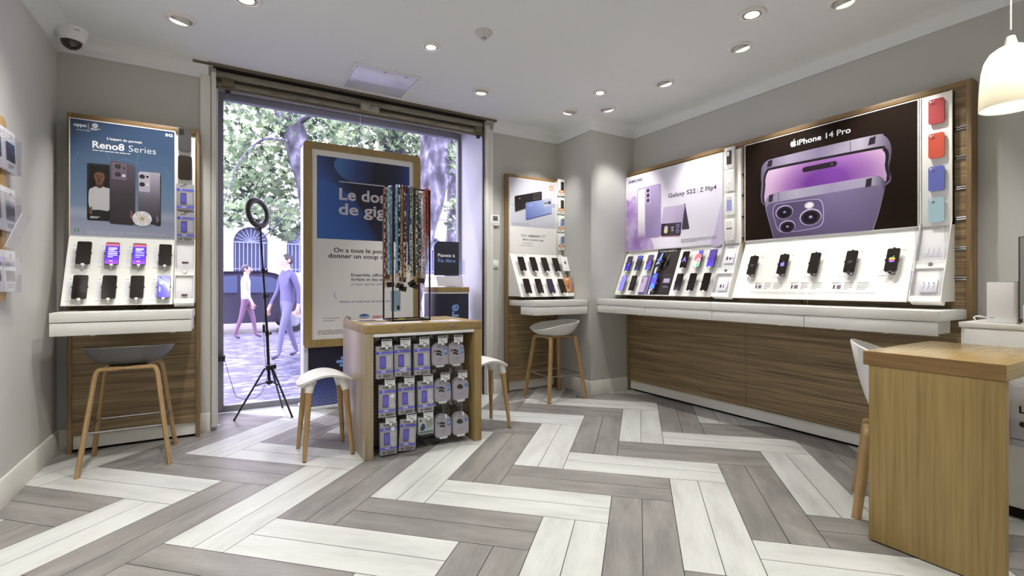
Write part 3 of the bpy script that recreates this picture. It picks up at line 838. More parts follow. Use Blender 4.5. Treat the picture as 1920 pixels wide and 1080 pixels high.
# purple poster: white section, black section, white section
for i, (u, st, lk) in enumerate(((-3.888, 'swirl', 'dark phone with violet swirl on screen'), (-3.738, 'swirl2', 'dim dark blue phone'), (-3.587, 'swirl3', 'phone with blue and violet swirl screen'))):
    phone(SC_, u, .163, st, f'{lk}, {ORD[i]} of the upper three nearest the pillar', 'phones under the purple poster', w=.072)
phone(SC_, -3.887, .392, 'lilac', 'phone with plain lilac screen and a ring in its middle', 'phones under the purple poster', w=.072)
phone(SC_, -3.737, .392, 'off', 'blank dark phone between the lilac phone and the boxed lavender phone', 'phones under the purple poster', w=.072)
for i, u in enumerate((-3.888, -3.738, -3.587)): card(SC_, u-.05, .163, f'white specification card beside the {ORD[i]} upper phone nearest the pillar', w=.028, group='cards under the purple poster')
for i, u in enumerate((-3.887, -3.737)): card(SC_, u-.05, .392, ('white specification card beside the lilac phone', 'white specification card between lilac phone and blank dark phone')[i], w=.028, group='cards under the purple poster')
phone(SC_, -3.455, .139, 'fold', 'phone with dark blue petal wallpaper on the black section', 'phones under the purple poster', w=.078, h=.165)
phone(SC_, -3.450, .373, 'flip', 'phone with bright blue wallpaper low on the black section', 'phones under the purple poster', w=.072)
card(SC_, -3.512, .20, 'white specification card beside the petal wallpaper phone', w=.024, h=.15, group='cards under the purple poster')
card(SC_, -3.515, .42, 'white specification card beside the bright blue phone on black', w=.024, h=.15, group='cards under the purple poster')
for r in range(2):
    for i in range(3):
        u = -3.138+.152*i; d = (.152, .383)[r]
        st = (('letter', 'geo', 'leafy'), ('off', 'off', 'off'))[r][i]
        lk = {'letter': 'phone showing a violet letter A', 'geo': 'phone with coral, blue and green shapes', 'leafy': 'phone with violet wallpaper beside clear pockets', 'off': ('blank dark phone, first', 'blank dark phone, second', 'blank dark phone, third')[i]}[st]
        tail = ' in the white section beyond the black one' if st != 'off' else ' along the lower row beyond the black section'
        phone(SC_, u, d, st, lk+tail, 'phones under the purple poster', w=.073)
        card(SC_, u-.055, d, f"white specification card next to the {ORD[i] if i < 2 else 'third'} {ROW[r]} phone beyond the black section", w=.03, group='cards under the purple poster')
# five phones on the plain board
for i, (u, st, lk) in enumerate(((-2.414, 'mark1', 'dark phone with faint line drawing, nearest the clear pockets of the purple poster'), (-2.160, 'mark2', 'dark phone with a glowing violet fruit mark'), (-1.924, 'mark0', 'blank dark phone in the middle of the five phone board'), (-1.679, 'mark3', 'dark phone with thin scribble, fourth on the five phone board'), (-1.433, 'mark4', 'dark phone with rainbow striped mark, last on the board'))):
    phone(SD, u, .246, st, lk, 'phones on the five phone board', w=.070, h=.162)
    card(SD, u-.062, .262, ('white specification card beside the faint line drawing phone', 'white specification card beside the violet fruit mark phone', 'white specification card beside the middle phone of five', 'white specification card beside the thin scribble phone', 'white specification card beside the rainbow mark phone')[i], w=.045, h=.15, group='cards on the five phone board')
    on_slope(SD, lambda m: lines(m, u+.03, -.155, .04, 1, .01, .003, PENC, -.001, i), 'caption_print', BD)

# boxed lavender phone, stylus, folded phone on the board under the purple poster
LAV = mat('lavender', (196, 180, 216), .35); LAVD = mat('lavender board', (140, 122, 178), .5)
t = SC_.root('boxed_phone', 'lavender dummy phone with three lenses on a purple backing card', 'phone', -3.605, .40)
m = MB(); m.plate(-.062, .062, -.105, .105, .004, -.004, 0, LAVD); m.build('backing_card', t)
m = MB(); m.plate(-.040, .034, -.083, .083, .01, -.024, -.010, LAV); m.build('phone_back', t)
for q in (.062, .044, .026):
    m = MB(); m.lathe([(.0, .003), (.0055, .003), (.0065, 0)], BLACKP, 14, M=Matrix.Translation((-.026, -.024, q)) @ Matrix.Rotation(pi/2, 4, 'X')); m.build('lens', t)
m = MB(); m.box(-.02, .02, -.012, 0, -.04, .04, LAVD); m.build('standoff', t)
t = SC_.root('stylus_pen', 'slim silver stylus in a black clip on the black section', 'stylus', -3.378, .147)
m = MB(); m.tube([(-.018, -.02, -.06), (.014, -.02, .07)], [.0035, .0035], STEEL, 8); m.build('pen', t)
m = MB(); m.rbox(-.004, .014, -.024, 0, -.03, .022, BLACKP, .003); m.build('clip', t)
t = SC_.root('folded_phone', 'small folded lilac and black phone in a clear case on black', 'phone', -3.313, .378)
m = MB(); m.plate(-.036, .036, -.003, .042, .005, -.022, -.008, mat('pale lilac', (206, 188, 214), .3)); m.build('upper_shell', t)
m = MB(); m.plate(-.036, .036, -.042, -.004, .005, -.024, -.008, BLACKP); m.plate(-.034, .034, -.046, -.041, .001, -.022, -.008, mat('pale lilac', (206, 188, 214), .3)); m.build('cover_screen', t)
m = MB(); m.box(-.055, .055, -.030, -.0285, -.105, .085, CLEAR); m.box(-.055, -.0535, -.03, 0, -.105, .085, CLEAR); m.box(.0535, .055, -.03, 0, -.105, .085, CLEAR); m.box(-.055, .055, -.03, 0, .0835, .085, CLEAR); m.build('clear_case', t)
m = MB(); m.box(-.02, .02, -.008, 0, -.03, .03, BLACKP); m.build('standoff', t)

# ================================================================== POSTERS
def poster(F, x0, x1, z0, z1, yf, yb, m, label, edge=PRINTW):
    t = thing('advertising_poster', label, 'poster', F, ((x0+x1)/2, yb, z0))
    MB().rbox(x0, x1, yf, yb, z0, z1, edge, .002).build('backing_board', t)
    e = .007
    MB().flat([(x0+e, z0+e), (x1-e, z0+e), (x1-e, z1-e), (x0+e, z1-e)], yf-.0006, m).build('printed_sheet', t, 0)
    return t
def ringpts(mb, cx, cz, r0, r1, y, m, n=28, k=1.0):
    a = circ(cx, cz, r1, r1*k, n); b = circ(cx, cz, r0, r0*k, n)
    mb.add([(p, y, q) for p, q in a+b], [(i, (i+1) % n, (i+1) % n+n, i+n) for i in range(n)], m)

# ---- blue portrait-phone poster
y = 4.41
bl = gradmat('blue studio print', [(0, (164, 168, 190)), (.14, (144, 152, 178)), (.20, (162, 170, 190)), (.26, (122, 142, 170)), (.5, (94, 120, 150)), (.8, (62, 86, 118)), (1, (50, 70, 102))], 2, .3)
PA = poster(F1, -.890, -.301, 1.484, 2.288, y, 4.430, bl, 'blue poster of portrait phones with a man on one screen')
m = MB(); Y1 = y-.0012
txt(m, 'oppo', -.866, 2.234, PRINTW, w=.066, y=Y1, bold=.03)
m.build('brand_mark', PA, 0); m = MB()
m.flat(rrect(-.7915, -.7895, 2.218, 2.262, .0005, 1), Y1, PRINTW)
ringpts(m, -.755, 2.252, .0125, .0155, Y1, PRINTW)
for a in (.4, 1.7, 2.9, 4.2, 5.4): m.flat([(-.755+.008*cos(a+q)*k, 2.252+.008*sin(a+q)*k) for q, k in ((0, 1), (.7, .4), (1.4, 1), (.7, 1.5))], Y1, PRINTW)
lines(m, -.778, 2.232, .05, 2, .008, .004, PRINTW, Y1, 2); lines(m, -.852, 2.212, .11, 1, .008, .003, PRINTW, Y1, 5)
m.build('partner_mark', PA, 0); m = MB()
txt(m, '5G', -.364, 2.243, PRINTW, w=.045, h=.020, y=Y1, bold=.04)
m.build('network_mark', PA, 0); m = MB()
txt(m, "L'expert du portrait", -.691, 2.166, PRINTW, w=.193, y=Y1, bold=.02)
txt(m, 'Reno8', -.769, 2.100, PRINTW, w=.172, h=.048, y=Y1, bold=.025)
txt(m, 'Series', -.573, 2.100, PRINTW, w=.155, h=.047, y=Y1, bold=-.008)
lines(m, -.769, 2.085, .35, 1, .01, .005, PRINTW, Y1, 9)
m.build('headline', PA, 0); m = MB()
lines(m, -.80, 1.525, .44, 3, .010, .0028, mat('pale fine print', (200, 204, 220), .5), Y1, 12)
m.flat(circ(-.85, 1.524, .014, .010, 20), Y1, mat('leaf green', (70, 140, 90), .5)); m.flat(circ(-.85, 1.524, .006, .004, 12), Y1-.0004, PRINTW)
m.build('fine_print', PA, 0)
faint = mat('faint star line', (98, 124, 158), .4)
m = MB()
for pts in ([(-.70, 2.085), (-.67, 2.00), (-.60, 2.045), (-.51, 2.02)], [(-.52, 2.085), (-.53, 2.0), (-.47, 1.965)], [(-.84, 2.06), (-.87, 1.98), (-.85, 1.90), (-.79, 1.905)], [(-.37, 2.02), (-.34, 1.96), (-.345, 1.88), (-.40, 1.875)]):
    for a, b in zip(pts, pts[1:]):
        d = Vector((b[0]-a[0], b[1]-a[1])).normalized()*.0022
        m.flat([(a[0]-d.y, a[1]+d.x), (a[0]+d.y, a[1]-d.x), (b[0]+d.y, b[1]-d.x), (b[0]-d.y, b[1]+d.x)], y-.0009, faint)
m.build('background_pattern', PA, 0)
# floor reflection of the phones
GP = gradmat('graphite phone print', [(0, (50, 44, 50)), (.5, (66, 58, 66)), (1, (92, 82, 98))], 2, .3)
GS = gradmat('silver phone print', [(0, (40, 38, 44)), (.5, (110, 104, 118)), (1, (176, 170, 188))], 2, .3)
m = MB(); Y2 = y-.0016
m.flat(rrect(-.797, -.668, 1.597, 1.992, .012), Y2, mat('dark phone edge', (38, 34, 38), .3)); m.flat(rrect(-.787, -.672, 1.607, 1.980, .008), Y2-.0004, mat('portrait backdrop', (14, 12, 12), .4))
ph1 = m.build('portrait_phone', PA, 0)
SKIN = mat('printed skin', (112, 76, 58), .5); SKIND = mat('printed skin deep', (74, 47, 36), .5); HAIR = mat('printed hair', (20, 16, 15), .6)
m = MB(); Y3 = Y2-.0008
m.flat(smooth2([(-.787, 1.70), (-.786, 1.80), (-.768, 1.822), (-.745, 1.835), (-.715, 1.835), (-.694, 1.828), (-.674, 1.815), (-.673, 1.70), (-.70, 1.655), (-.76, 1.655)][::-1], 4), Y3, mat('printed grey shirt', (196, 196, 200), .6))
m.flat(smooth2([(-.752, 1.838), (-.750, 1.862), (-.716, 1.862), (-.712, 1.836), (-.732, 1.822)][::-1], 4), Y3-.0003, SKIND)
m.flat(smooth2([(-.758, 1.905), (-.756, 1.93), (-.733, 1.944), (-.709, 1.932), (-.705, 1.905), (-.709, 1.872), (-.722, 1.850), (-.733, 1.846), (-.744, 1.850), (-.754, 1.874)][::-1], 4), Y3-.0006, SKIN)
m.flat(smooth2([(-.760, 1.912), (-.762, 1.938), (-.735, 1.958), (-.706, 1.944), (-.702, 1.912), (-.709, 1.926), (-.733, 1.934), (-.754, 1.926)][::-1], 4), Y3-.0009, HAIR)
for q in (-.745, -.722): m.flat(circ(q, 1.903, .0048, .0024, 12), Y3-.0009, HAIR); m.flat(rrect(q-.007, q+.007, 1.910, 1.9125, .001, 2), Y3-.0009, HAIR)
m.flat(smooth2([(-.7365, 1.897), (-.739, 1.882), (-.734, 1.879), (-.728, 1.882), (-.7305, 1.897)][::-1], 3), Y3-.0009, SKIND)
m.flat(smooth2([(-.744, 1.868), (-.733, 1.871), (-.723, 1.868), (-.733, 1.862)][::-1], 3), Y3-.0009, SKIND); m.flat(rrect(-.743, -.724, 1.8725, 1.8755, .001, 2), Y3-.0009, HAIR)
for q in (-.760, -.7045): m.flat(circ(q, 1.898, .004, .009, 12), Y3-.0005, SKIND)
m.flat(smooth2([(-.784, 1.612), (-.782, 1.662), (-.74, 1.672), (-.70, 1.668), (-.676, 1.66), (-.676, 1.612)][::-1], 3), Y3-.0003, mat('printed trousers', (24, 22, 24), .6))
m.flat(smooth2([(-.786, 1.655), (-.778, 1.69), (-.772, 1.69), (-.768, 1.655), (-.776, 1.635)][::-1], 3), Y3-.0005, SKIN)
lines(m, -.780, 1.625, .05, 2, .008, .004, PRINTW, Y3-.0007, 3)
m.build('portrait_picture', ph1, 0)
def lens_print(m, cx, cz, r, y_, ring=(96, 88, 100)):
    m.flat(circ(cx, cz, r, r, 24), y_, mat('lens ring print', ring, .3)); m.flat(circ(cx, cz, r*.82, r*.82, 24), y_-.0002, mat('lens print', (24, 20, 20), .2)); m.flat(circ(cx, cz, r*.34, r*.34, 16), y_-.0004, mat('lens glint', (86, 74, 66), .2))
m = MB()
m.flat([(-.677, 1.588), (-.667, 1.583), (-.55, 1.578), (-.537, 1.592), (-.535, 1.99), (-.552, 2.008), (-.665, 2.026), (-.677, 2.016)], Y3-.0012, GP)
m.flat(rrect(-.666, -.583, 1.893, 2.012, .006), Y3-.0016, mat('camera bump print', (110, 96, 112), .3))
lens_print(m, -.632, 1.985, .0185, Y3-.0018); lens_print(m, -.632, 1.930, .0185, Y3-.0018); m.flat(circ(-.598, 1.978, .006, .006, 14), Y3-.0018, mat('lens print', (24, 20, 20), .2)); ringpts(m, -.600, 1.924, .004, .010, Y3-.0018, PRINTW)
txt(m, 'oppo', -.552, 1.625, mat('soft rose print', (170, 110, 120), .4), w=.055, y=Y3-.0018, rot=pi/2, bold=.02)
m.build('graphite_phone', PA, 0)
m = MB()
m.flat([(-.519, 1.66), (-.519, 1.955), (-.510, 1.966), (-.398, 1.968), (-.390, 1.955), (-.389, 1.590), (-.397, 1.580), (-.47, 1.60)], Y3-.0012, GS)
m.flat(rrect(-.394, -.389, 1.59, 1.955, .002, 2), Y3-.0014, mat('dark phone edge', (38, 34, 38), .3))
m.flat(rrect(-.516, -.452, 1.822, 1.960, .006), Y3-.0016, mat('camera bump silver', (190, 182, 200), .3))
lens_print(m, -.497, 1.930, .0165, Y3-.0018); lens_print(m, -.497, 1.874, .0165, Y3-.0018); m.flat(circ(-.467, 1.931, .008, .008, 14), Y3-.0018, mat('lens print', (24, 20, 20), .2)); ringpts(m, -.467, 1.876, .004, .009, Y3-.0018, PRINTW)
txt(m, 'oppo', -.405, 1.605, mat('soft grey print', (150, 145, 155), .4), w=.05, y=Y3-.0018, rot=pi/2, bold=.02)
m.build('silver_phone', PA, 0)
m = MB(); cx, cz, r = -.497, 1.627, .055
m.flat(circ(cx, cz, r, r*.98, 32), Y3-.0024, PRINTW)
stp = [(cx+(.026 if i % 2 == 0 else .011)*cos(pi/2+i*pi/5), cz+(.026 if i % 2 == 0 else .011)*sin(pi/2+i*pi/5)) for i in range(10)]
m.flat(stp, Y3-.0028, mat('ball star', (196, 172, 128), .5))
for i in range(5):
    a = pi/2+pi/5+i*2*pi/5; ringpts(m, cx+.036*cos(a), cz+.036*sin(a), .0105, .013, Y3-.0028, mat('ball seam', (150, 120, 92), .5), 14)
m.build('football_picture', PA, 0)

# ---- pale poster with two flat phones (beside the pillar)
y = 4.47
PB = poster(F1, 2.587, 3.191, 1.489, 2.302, y, 4.500, mat('white sheet', (238, 236, 234), .35), 'pale poster of two phones lying crossed, above the white stool')
m = MB()
m.flat([(2.593, 1.783), (3.186, 1.783), (3.186, 2.296), (2.593, 2.296)], y-.0010, gradmat('pale studio', [(0, (196, 198, 212)), (.3, (206, 208, 220)), (.6, (222, 222, 230)), (1, (190, 190, 206))], 2, .3)); Y1 = y-.0014
m.flat(rrect(2.597, 2.66, 2.006, 2.012, .001, 1), Y1, mat('smoke blue', (140, 150, 180), .4)); m.flat(rrect(3.12, 3.184, 2.045, 2.058, .002, 1), Y1, mat('smoke blue', (140, 150, 180), .4)); m.flat(rrect(3.12, 3.184, 2.025, 2.034, .002, 1), Y1, mat('smoke blue', (140, 150, 180), .4))
m.build('studio_picture', PB, 0)
m = MB()
m.flat([(2.645, 2.095), (2.655, 2.106), (2.985, 2.186), (2.995, 2.178), (2.995, 2.06), (2.66, 1.938), (2.648, 1.945)], Y1, mat('black phone print', (38, 33, 35), .25))
m.flat([(2.648, 1.945), (2.66, 1.938), (2.995, 2.06), (2.995, 2.054), (2.66, 1.928), (2.646, 1.936)], Y1, mat('metal edge print', (150, 150, 165), .3))
m.flat([(2.880, 2.075), (2.985, 2.102), (2.985, 2.176), (2.880, 2.150)], Y1-.0003, mat('black bump print', (62, 56, 58), .3))
for a, b in ((2.90, 2.13), (2.925, 2.136)): m.flat(circ(a, b, .008), Y1-.0006, BLACKP)
m.flat(circ(2.962, 2.135, .016), Y1-.0006, BLACKP); ringpts(m, 2.962, 2.135, .007, .009, Y1-.0009, PENC)
lines(m, 2.70, 2.085, .035, 1, .01, .006, PRINTW, Y1-.0003, 4)
m.build('black_phone', PB, 0)
m = MB(); Y2 = Y1-.0012
m.flat([(2.782, 2.033), (2.792, 2.046), (3.118, 2.122), (3.128, 2.112), (3.128, 1.96), (2.80, 1.866), (2.784, 1.876)], Y2, gradmat('ice blue phone print', [(0, (96, 112, 186)), (.5, (140, 156, 214)), (1, (196, 204, 232))], 2, .25, rot=(.5, .5)))
m.flat([(2.784, 1.876), (2.80, 1.866), (3.128, 1.96), (3.128, 1.953), (2.80, 1.856), (2.783, 1.866)], Y2, mat('blue edge print', (70, 84, 140), .3))
m.flat([(3.020, 2.015), (3.118, 2.040), (3.118, 2.112), (3.020, 2.088)], Y2-.0003, mat('ice bump print', (190, 196, 214), .3))
for a, b in ((3.036, 2.06), (3.062, 2.066)): m.flat(circ(a, b, .009), Y2-.0006, BLACKP)
m.flat(circ(3.096, 2.072, .018), Y2-.0006, BLACKP); ringpts(m, 3.096, 2.072, .008, .010, Y2-.0009, PENC)
lines(m, 2.83, 2.025, .04, 1, .01, .006, PRINTW, Y2-.0003, 6)
m.build('ice_blue_phone', PB, 0)
m = MB()
m.flat(rrect(3.094, 3.148, 2.210, 2.264, .014), Y1, mat('logo orange', (212, 150, 112), .4)); txt(m, 'mi', 3.121, 2.226, PRINTW, w=.032, h=.018, y=Y1-.0004, bold=.05, align='C')
m.build('brand_mark', PB, 0); m = MB()
txt(m, 'Série', 2.727, 1.678, PENC, w=.072, h=.026, y=Y1); txt(m, 'xiaomi', 2.818, 1.678, INK, w=.145, h=.026, y=Y1, bold=.02); txt(m, '12T', 2.983, 1.678, PENC, w=.058, h=.026, y=Y1)
txt(m, 'Make moments mega', 2.749, 1.637, PENC, w=.27, h=.021, y=Y1, bold=.012)
m.build('headline', PB, 0); m = MB()
lines(m, 2.744, 1.613, .275, 1, .01, .009, mat('faint print', (190, 190, 190), .6), Y1, 3); lines(m, 2.707, 1.585, .355, 1, .01, .009, mat('faint print', (190, 190, 190), .6), Y1, 8)
lines(m, 2.61, 1.82, .22, 3, .012, .004, mat('soft grey print', (150, 145, 155), .4), Y1, 11)
m.build('fine_print', PB, 0)

# ---- purple poster
y = -.022
sm = gradmat('lilac sheet', [(0, (214, 206, 228)), (.35, (222, 216, 232)), (.7, (232, 228, 238)), (1, (226, 222, 234))], 0, .3)
PC = poster(F2, -4.013, -2.780, 1.521, 2.346, y, -.004, sm, 'purple and white poster of a lilac phone and a folding phone')
m = MB()
sand = bpy.data.materials.new('violet sand print'); sand.use_nodes = True
nt = sand.node_tree; b = nt.nodes['Principled BSDF']; tc = nt.nodes.new('ShaderNodeTexCoord')
n1 = nt.nodes.new('ShaderNodeTexNoise'); n1.inputs['Scale'].default_value = 160; n2 = nt.nodes.new('ShaderNodeTexNoise'); n2.inputs['Scale'].default_value = 6
nt.links.new(tc.outputs['Object'], n1.inputs[0]); nt.links.new(tc.outputs['Object'], n2.inputs[0])
ma = nt.nodes.new('ShaderNodeMath'); ma.operation = 'MULTIPLY'; nt.links.new(n1.outputs['Fac'], ma.inputs[0]); nt.links.new(n2.outputs['Fac'], ma.inputs[1])
r = ramp(nt, [(.16, (206, 192, 224)), (.25, (178, 150, 208)), (.36, (142, 104, 178))]); nt.links.new(ma.outputs[0], r.inputs[0]); nt.links.new(r.outputs[0], b.inputs['Base Color'])
m.flat([(-4.006, 1.528)]+smooth2([(-3.60, 1.528), (-3.62, 1.60), (-3.70, 1.70), (-3.80, 1.80), (-3.84, 1.93), (-3.85, 2.10), (-3.90, 2.12), (-3.95, 2.08), (-4.006, 2.11)], 4, False), y-.0010, sand)
m.build('sand_picture', PC, 0); m = MB()
m.flat(smooth2([(-2.90, 1.53), (-2.787, 1.53), (-2.787, 1.88), (-2.82, 1.80), (-2.86, 1.65)], 4), y-.0010, mat('pale violet wash', (204, 190, 220), .4))
m.build('violet_wash', PC, 0)
Y1 = y-.0014
m = MB()
m.flat(rrect(-3.838, -3.70, 1.646, 2.192, .030), Y1, mat('phone rim print', (150, 132, 170), .3)); m.flat(rrect(-3.829, -3.71, 1.656, 2.182, .024), Y1-.0003, gradmat('white screen print', [(0, (150, 120, 176)), (.14, (216, 206, 226)), (.4, (240, 238, 244)), (1, (240, 238, 244))], 2, .3))
m.flat(rrect(-3.724, -3.502, 1.648, 2.196, .030), Y1-.0008, mat('phone rim violet', (168, 146, 196), .3)); m.flat(rrect(-3.716, -3.508, 1.654, 2.190, .026), Y1-.0011, gradmat('violet back print', [(0, (140, 120, 170)), (.4, (156, 138, 184)), (1, (178, 162, 200))], 2, .3, rot=(.3, .7)))
m.flat(rrect(-3.716, -3.640, 2.005, 2.190, .024), Y1-.0014, mat('violet bump print', (186, 164, 214), .3))
for q in (2.150, 2.098, 2.046): lens_print(m, -3.680, q, .020, Y1-.0017, (120, 100, 140))
m.build('lilac_phone', PC, 0)
m = MB()
m.flat([(-3.205, 1.95), (-3.195, 1.94), (-3.145, 1.70), (-3.150, 1.692), (-3.232, 1.692), (-3.240, 1.75)], Y1, mat('black phone print', (38, 33, 35), .25))
m.flat([(-3.468, 1.935), (-3.455, 1.944), (-3.215, 1.938), (-3.203, 1.928), (-3.240, 1.765), (-3.497, 1.779)], Y1-.0006, gradmat('flip lilac print', [(0, (168, 152, 186)), (1, (196, 182, 210))], 2, .3))
m.flat([(-3.497, 1.779), (-3.240, 1.768), (-3.252, 1.652), (-3.262, 1.642), (-3.495, 1.655), (-3.503, 1.668)], Y1-.0006, mat('black phone print', (38, 33, 35), .25))
m.flat([(-3.203, 1.928), (-3.196, 1.93), (-3.244, 1.655), (-3.252, 1.652), (-3.240, 1.768)], Y1-.0009, mat('phone rim violet', (168, 146, 196), .3))
m.flat([(-3.503, 1.662), (-3.495, 1.655), (-3.262, 1.642), (-3.252, 1.652), (-3.254, 1.640), (-3.264, 1.632), (-3.495, 1.645)], Y1-.0007, mat('rose edge print', (150, 96, 110), .3))
for a, b in ((-3.283, 1.737), (-3.288, 1.688)): ringpts(m, a, b, .013, .019, Y1-.001, mat('phone rim violet', (168, 146, 196), .3), 20)
m.flat(circ(-3.434, 1.728, .024, .024, 20), Y1-.001, mat('pale rose', (206, 170, 206), .4)); m.flat(circ(-3.438, 1.700, .024, .024, 20), Y1-.0012, mat('pale yellow', (216, 206, 150), .4))
txt(m, '10', -3.365, 1.715, PRINTW, w=.024, y=Y1-.001); txt(m, '09', -3.365, 1.690, PRINTW, w=.024, y=Y1-.001)
m.build('folding_phone', PC, 0)
m = MB()
txt(m, 'SAMSUNG', -3.971, 2.272, INK, w=.205, h=.030, y=Y1, bold=.03)
m.build('brand_mark', PC, 0); m = MB()
txt(m, 'Galaxy S22', -3.405, 2.030, INK, w=.333, h=.043, y=Y1, bold=.014); m.flat(rrect(-3.052, -3.048, 2.015, 2.075, .001, 1), Y1, PENC); txt(m, 'Z Flip4', -3.027, 2.026, INK, w=.185, h=.043, y=Y1, bold=.014)
m.build('headline', PC, 0); m = MB()
lines(m, -3.246, 1.600, .41, 4, .010, .0045, PENC, Y1, 21)
m.build('fine_print', PC, 0)

# ---- black poster with the two giant phones
y = -.022
PD = poster(F2, -2.563, -1.330, 1.525, 2.354, y, -.004, mat('black print', (30, 18, 10), .7, spec=.12), 'large black poster with two giant purple phones')
Y1 = y-.0012
m = MB(); m.flat(apple(-2.141, 2.266, .050), Y1, PRINTW); m.flat(apple_leaf(-2.141, 2.268, .050), Y1, PRINTW); m.build('fruit_mark', PD, 0); m = MB(); txt(m, 'iPhone 14 Pro', -2.112, 2.244, PRINTW, w=.382, h=.043, y=Y1, bold=.018); m.build('headline', PD, 0)
steel = gradmat('lilac steel print', [(0, (100, 90, 118)), (.25, (164, 154, 178)), (.5, (136, 124, 154)), (.8, (184, 176, 194)), (1, (92, 82, 108))], 0, .25)
steel2 = gradmat('lilac steel print two', [(0, (144, 137, 164)), (.3, (186, 180, 202)), (.6, (144, 135, 164)), (.9, (174, 166, 190)), (1, (84, 75, 102))], 0, .25)
m = MB()
oA = smooth2([(-2.372, 1.80), (-2.408, 2.00), (-2.411, 2.09), (-2.400, 2.145), (-2.358, 2.178), (-2.297, 2.184), (-1.95, 2.188), (-1.575, 2.185), (-1.525, 2.168), (-1.492, 2.120), (-1.480, 2.05), (-1.495, 1.95), (-1.52, 1.82), (-1.95, 1.78)][::-1], 4)
m.flat(oA, Y1, steel)
oI = smooth2([(-2.360, 1.80), (-2.390, 1.98), (-2.386, 2.055), (-2.365, 2.098), (-2.315, 2.114), (-1.95, 2.110), (-1.556, 2.100), (-1.518, 2.086), (-1.496, 2.045), (-1.500, 1.97), (-1.528, 1.83), (-1.95, 1.79)][::-1], 4)
m.flat(oI, Y1-.0003, mat('black bezel print', (24, 16, 20), .3))
oS = smooth2([(-2.345, 1.80), (-2.372, 1.98), (-2.368, 2.045), (-2.350, 2.082), (-2.305, 2.094), (-1.95, 2.091), (-1.566, 2.082), (-1.534, 2.070), (-1.516, 2.035), (-1.520, 1.965), (-1.545, 1.83), (-1.95, 1.80)][::-1], 4)
m.flat(oS, Y1-.0006, gradmat('violet glow print', [(0, (110, 54, 146)), (.20, (116, 60, 150)), (.42, (168, 120, 184)), (.62, (212, 180, 214)), (1, (224, 208, 226))], 0, .25, radial=(.55, .35, 1.3, .85)))
m.flat(rrect(-2.072, -1.820, 2.022, 2.062, .020), Y1-.0009, mat('island print', (30, 16, 26), .3)); m.flat(circ(-1.856, 2.043, .008, .008, 14), Y1-.0012, mat('lens glint violet', (96, 76, 130), .2))
for a in (-2.34, -1.60): m.flat([(a-.02, 2.122), (a+.022, 2.126), (a+.028, 2.176), (a-.010, 2.172)], Y1-.0009, mat('antenna print', (40, 30, 40), .3))
m.flat(rrect(-1.735, -1.730, 2.108, 2.184, .001, 1), Y1-.0008, mat('seam print', (90, 78, 108), .3))
m.build('front_facing_phone', PD, 0)
m = MB(); Y2 = Y1-.0018
oB = smooth2([(-2.302, 1.531), (-2.335, 1.65), (-2.370, 1.78), (-2.368, 1.852), (-2.325, 1.893), (-2.25, 1.902), (-1.95, 1.903), (-1.60, 1.903), (-1.545, 1.892), (-1.518, 1.850), (-1.520, 1.79), (-1.555, 1.64), (-1.588, 1.531)][::-1], 4, False)
m.flat(oB, Y2, steel2)
oF = smooth2([(-2.298, 1.531), (-2.330, 1.65), (-2.362, 1.775), (-2.345, 1.812), (-2.29, 1.824), (-1.95, 1.832), (-1.60, 1.838), (-1.545, 1.825), (-1.528, 1.785), (-1.560, 1.64), (-1.592, 1.531)][::-1], 4, False)
m.flat(oF, Y2-.0003, gradmat('violet back glass', [(0, (82, 70, 102)), (.5, (104, 92, 128)), (1, (124, 113, 148))], 2, .25, rot=(.25, .8)))
for a in (-2.33, -1.62): m.flat([(a-.016, 1.832), (a+.020, 1.836), (a+.026, 1.894), (a-.010, 1.890)], Y2-.0006, mat('antenna print', (40, 30, 40), .3))
m.flat(rrect(-2.262, -2.257, 1.83, 1.900, .001, 1), Y2-.0006, mat('seam print', (90, 78, 108), .3))
bump = smooth2([(-2.255, 1.585), (-2.295, 1.68), (-2.310, 1.745), (-2.295, 1.800), (-2.240, 1.812), (-1.99, 1.806), (-1.935, 1.790), (-1.915, 1.745), (-1.912, 1.64), (-1.935, 1.595), (-1.99, 1.580), (-2.13, 1.570)][::-1], 4)
m.flat(bump, Y2-.0006, mat('violet bump rim', (168, 152, 196), .3)); m.flat([(-2.11+(a+2.11)*.965, 1.69+(b-1.69)*.95) for a, b in bump], Y2-.0009, mat('violet bump glass', (92, 80, 116), .25))
for cx, cz, rr in ((-2.213, 1.735, .072), (-2.010, 1.672, .082), (-2.190, 1.617, .066)):
    m.flat(circ(cx, cz, rr, rr*.78, 36), Y2-.0012, mat('lens steel print', (190, 176, 206), .25)); m.flat(circ(cx+.002, cz-.004, rr*.90, rr*.68, 36), Y2-.0015, mat('lens dark print', (44, 34, 48), .25)); m.flat(circ(cx+.002, cz-.004, rr*.64, rr*.48, 30), Y2-.0018, mat('lens deep print', (22, 16, 24), .2)); m.flat(circ(cx+.004, cz-.002, rr*.22, rr*.17, 20), Y2-.0021, mat('lens glint violet', (96, 76, 130), .2)); m.flat(circ(cx+.002, cz+.002, rr*.08, rr*.06, 12), Y2-.0023, PRINTW)
m.flat(circ(-2.018, 1.762, .036, .026, 22), Y2-.0012, mat('flash print', (214, 204, 214), .3)); m.flat(circ(-2.018, 1.762, .022, .016, 18), Y2-.0015, PRINTW)
m.build('rear_facing_phone', PD, 0)

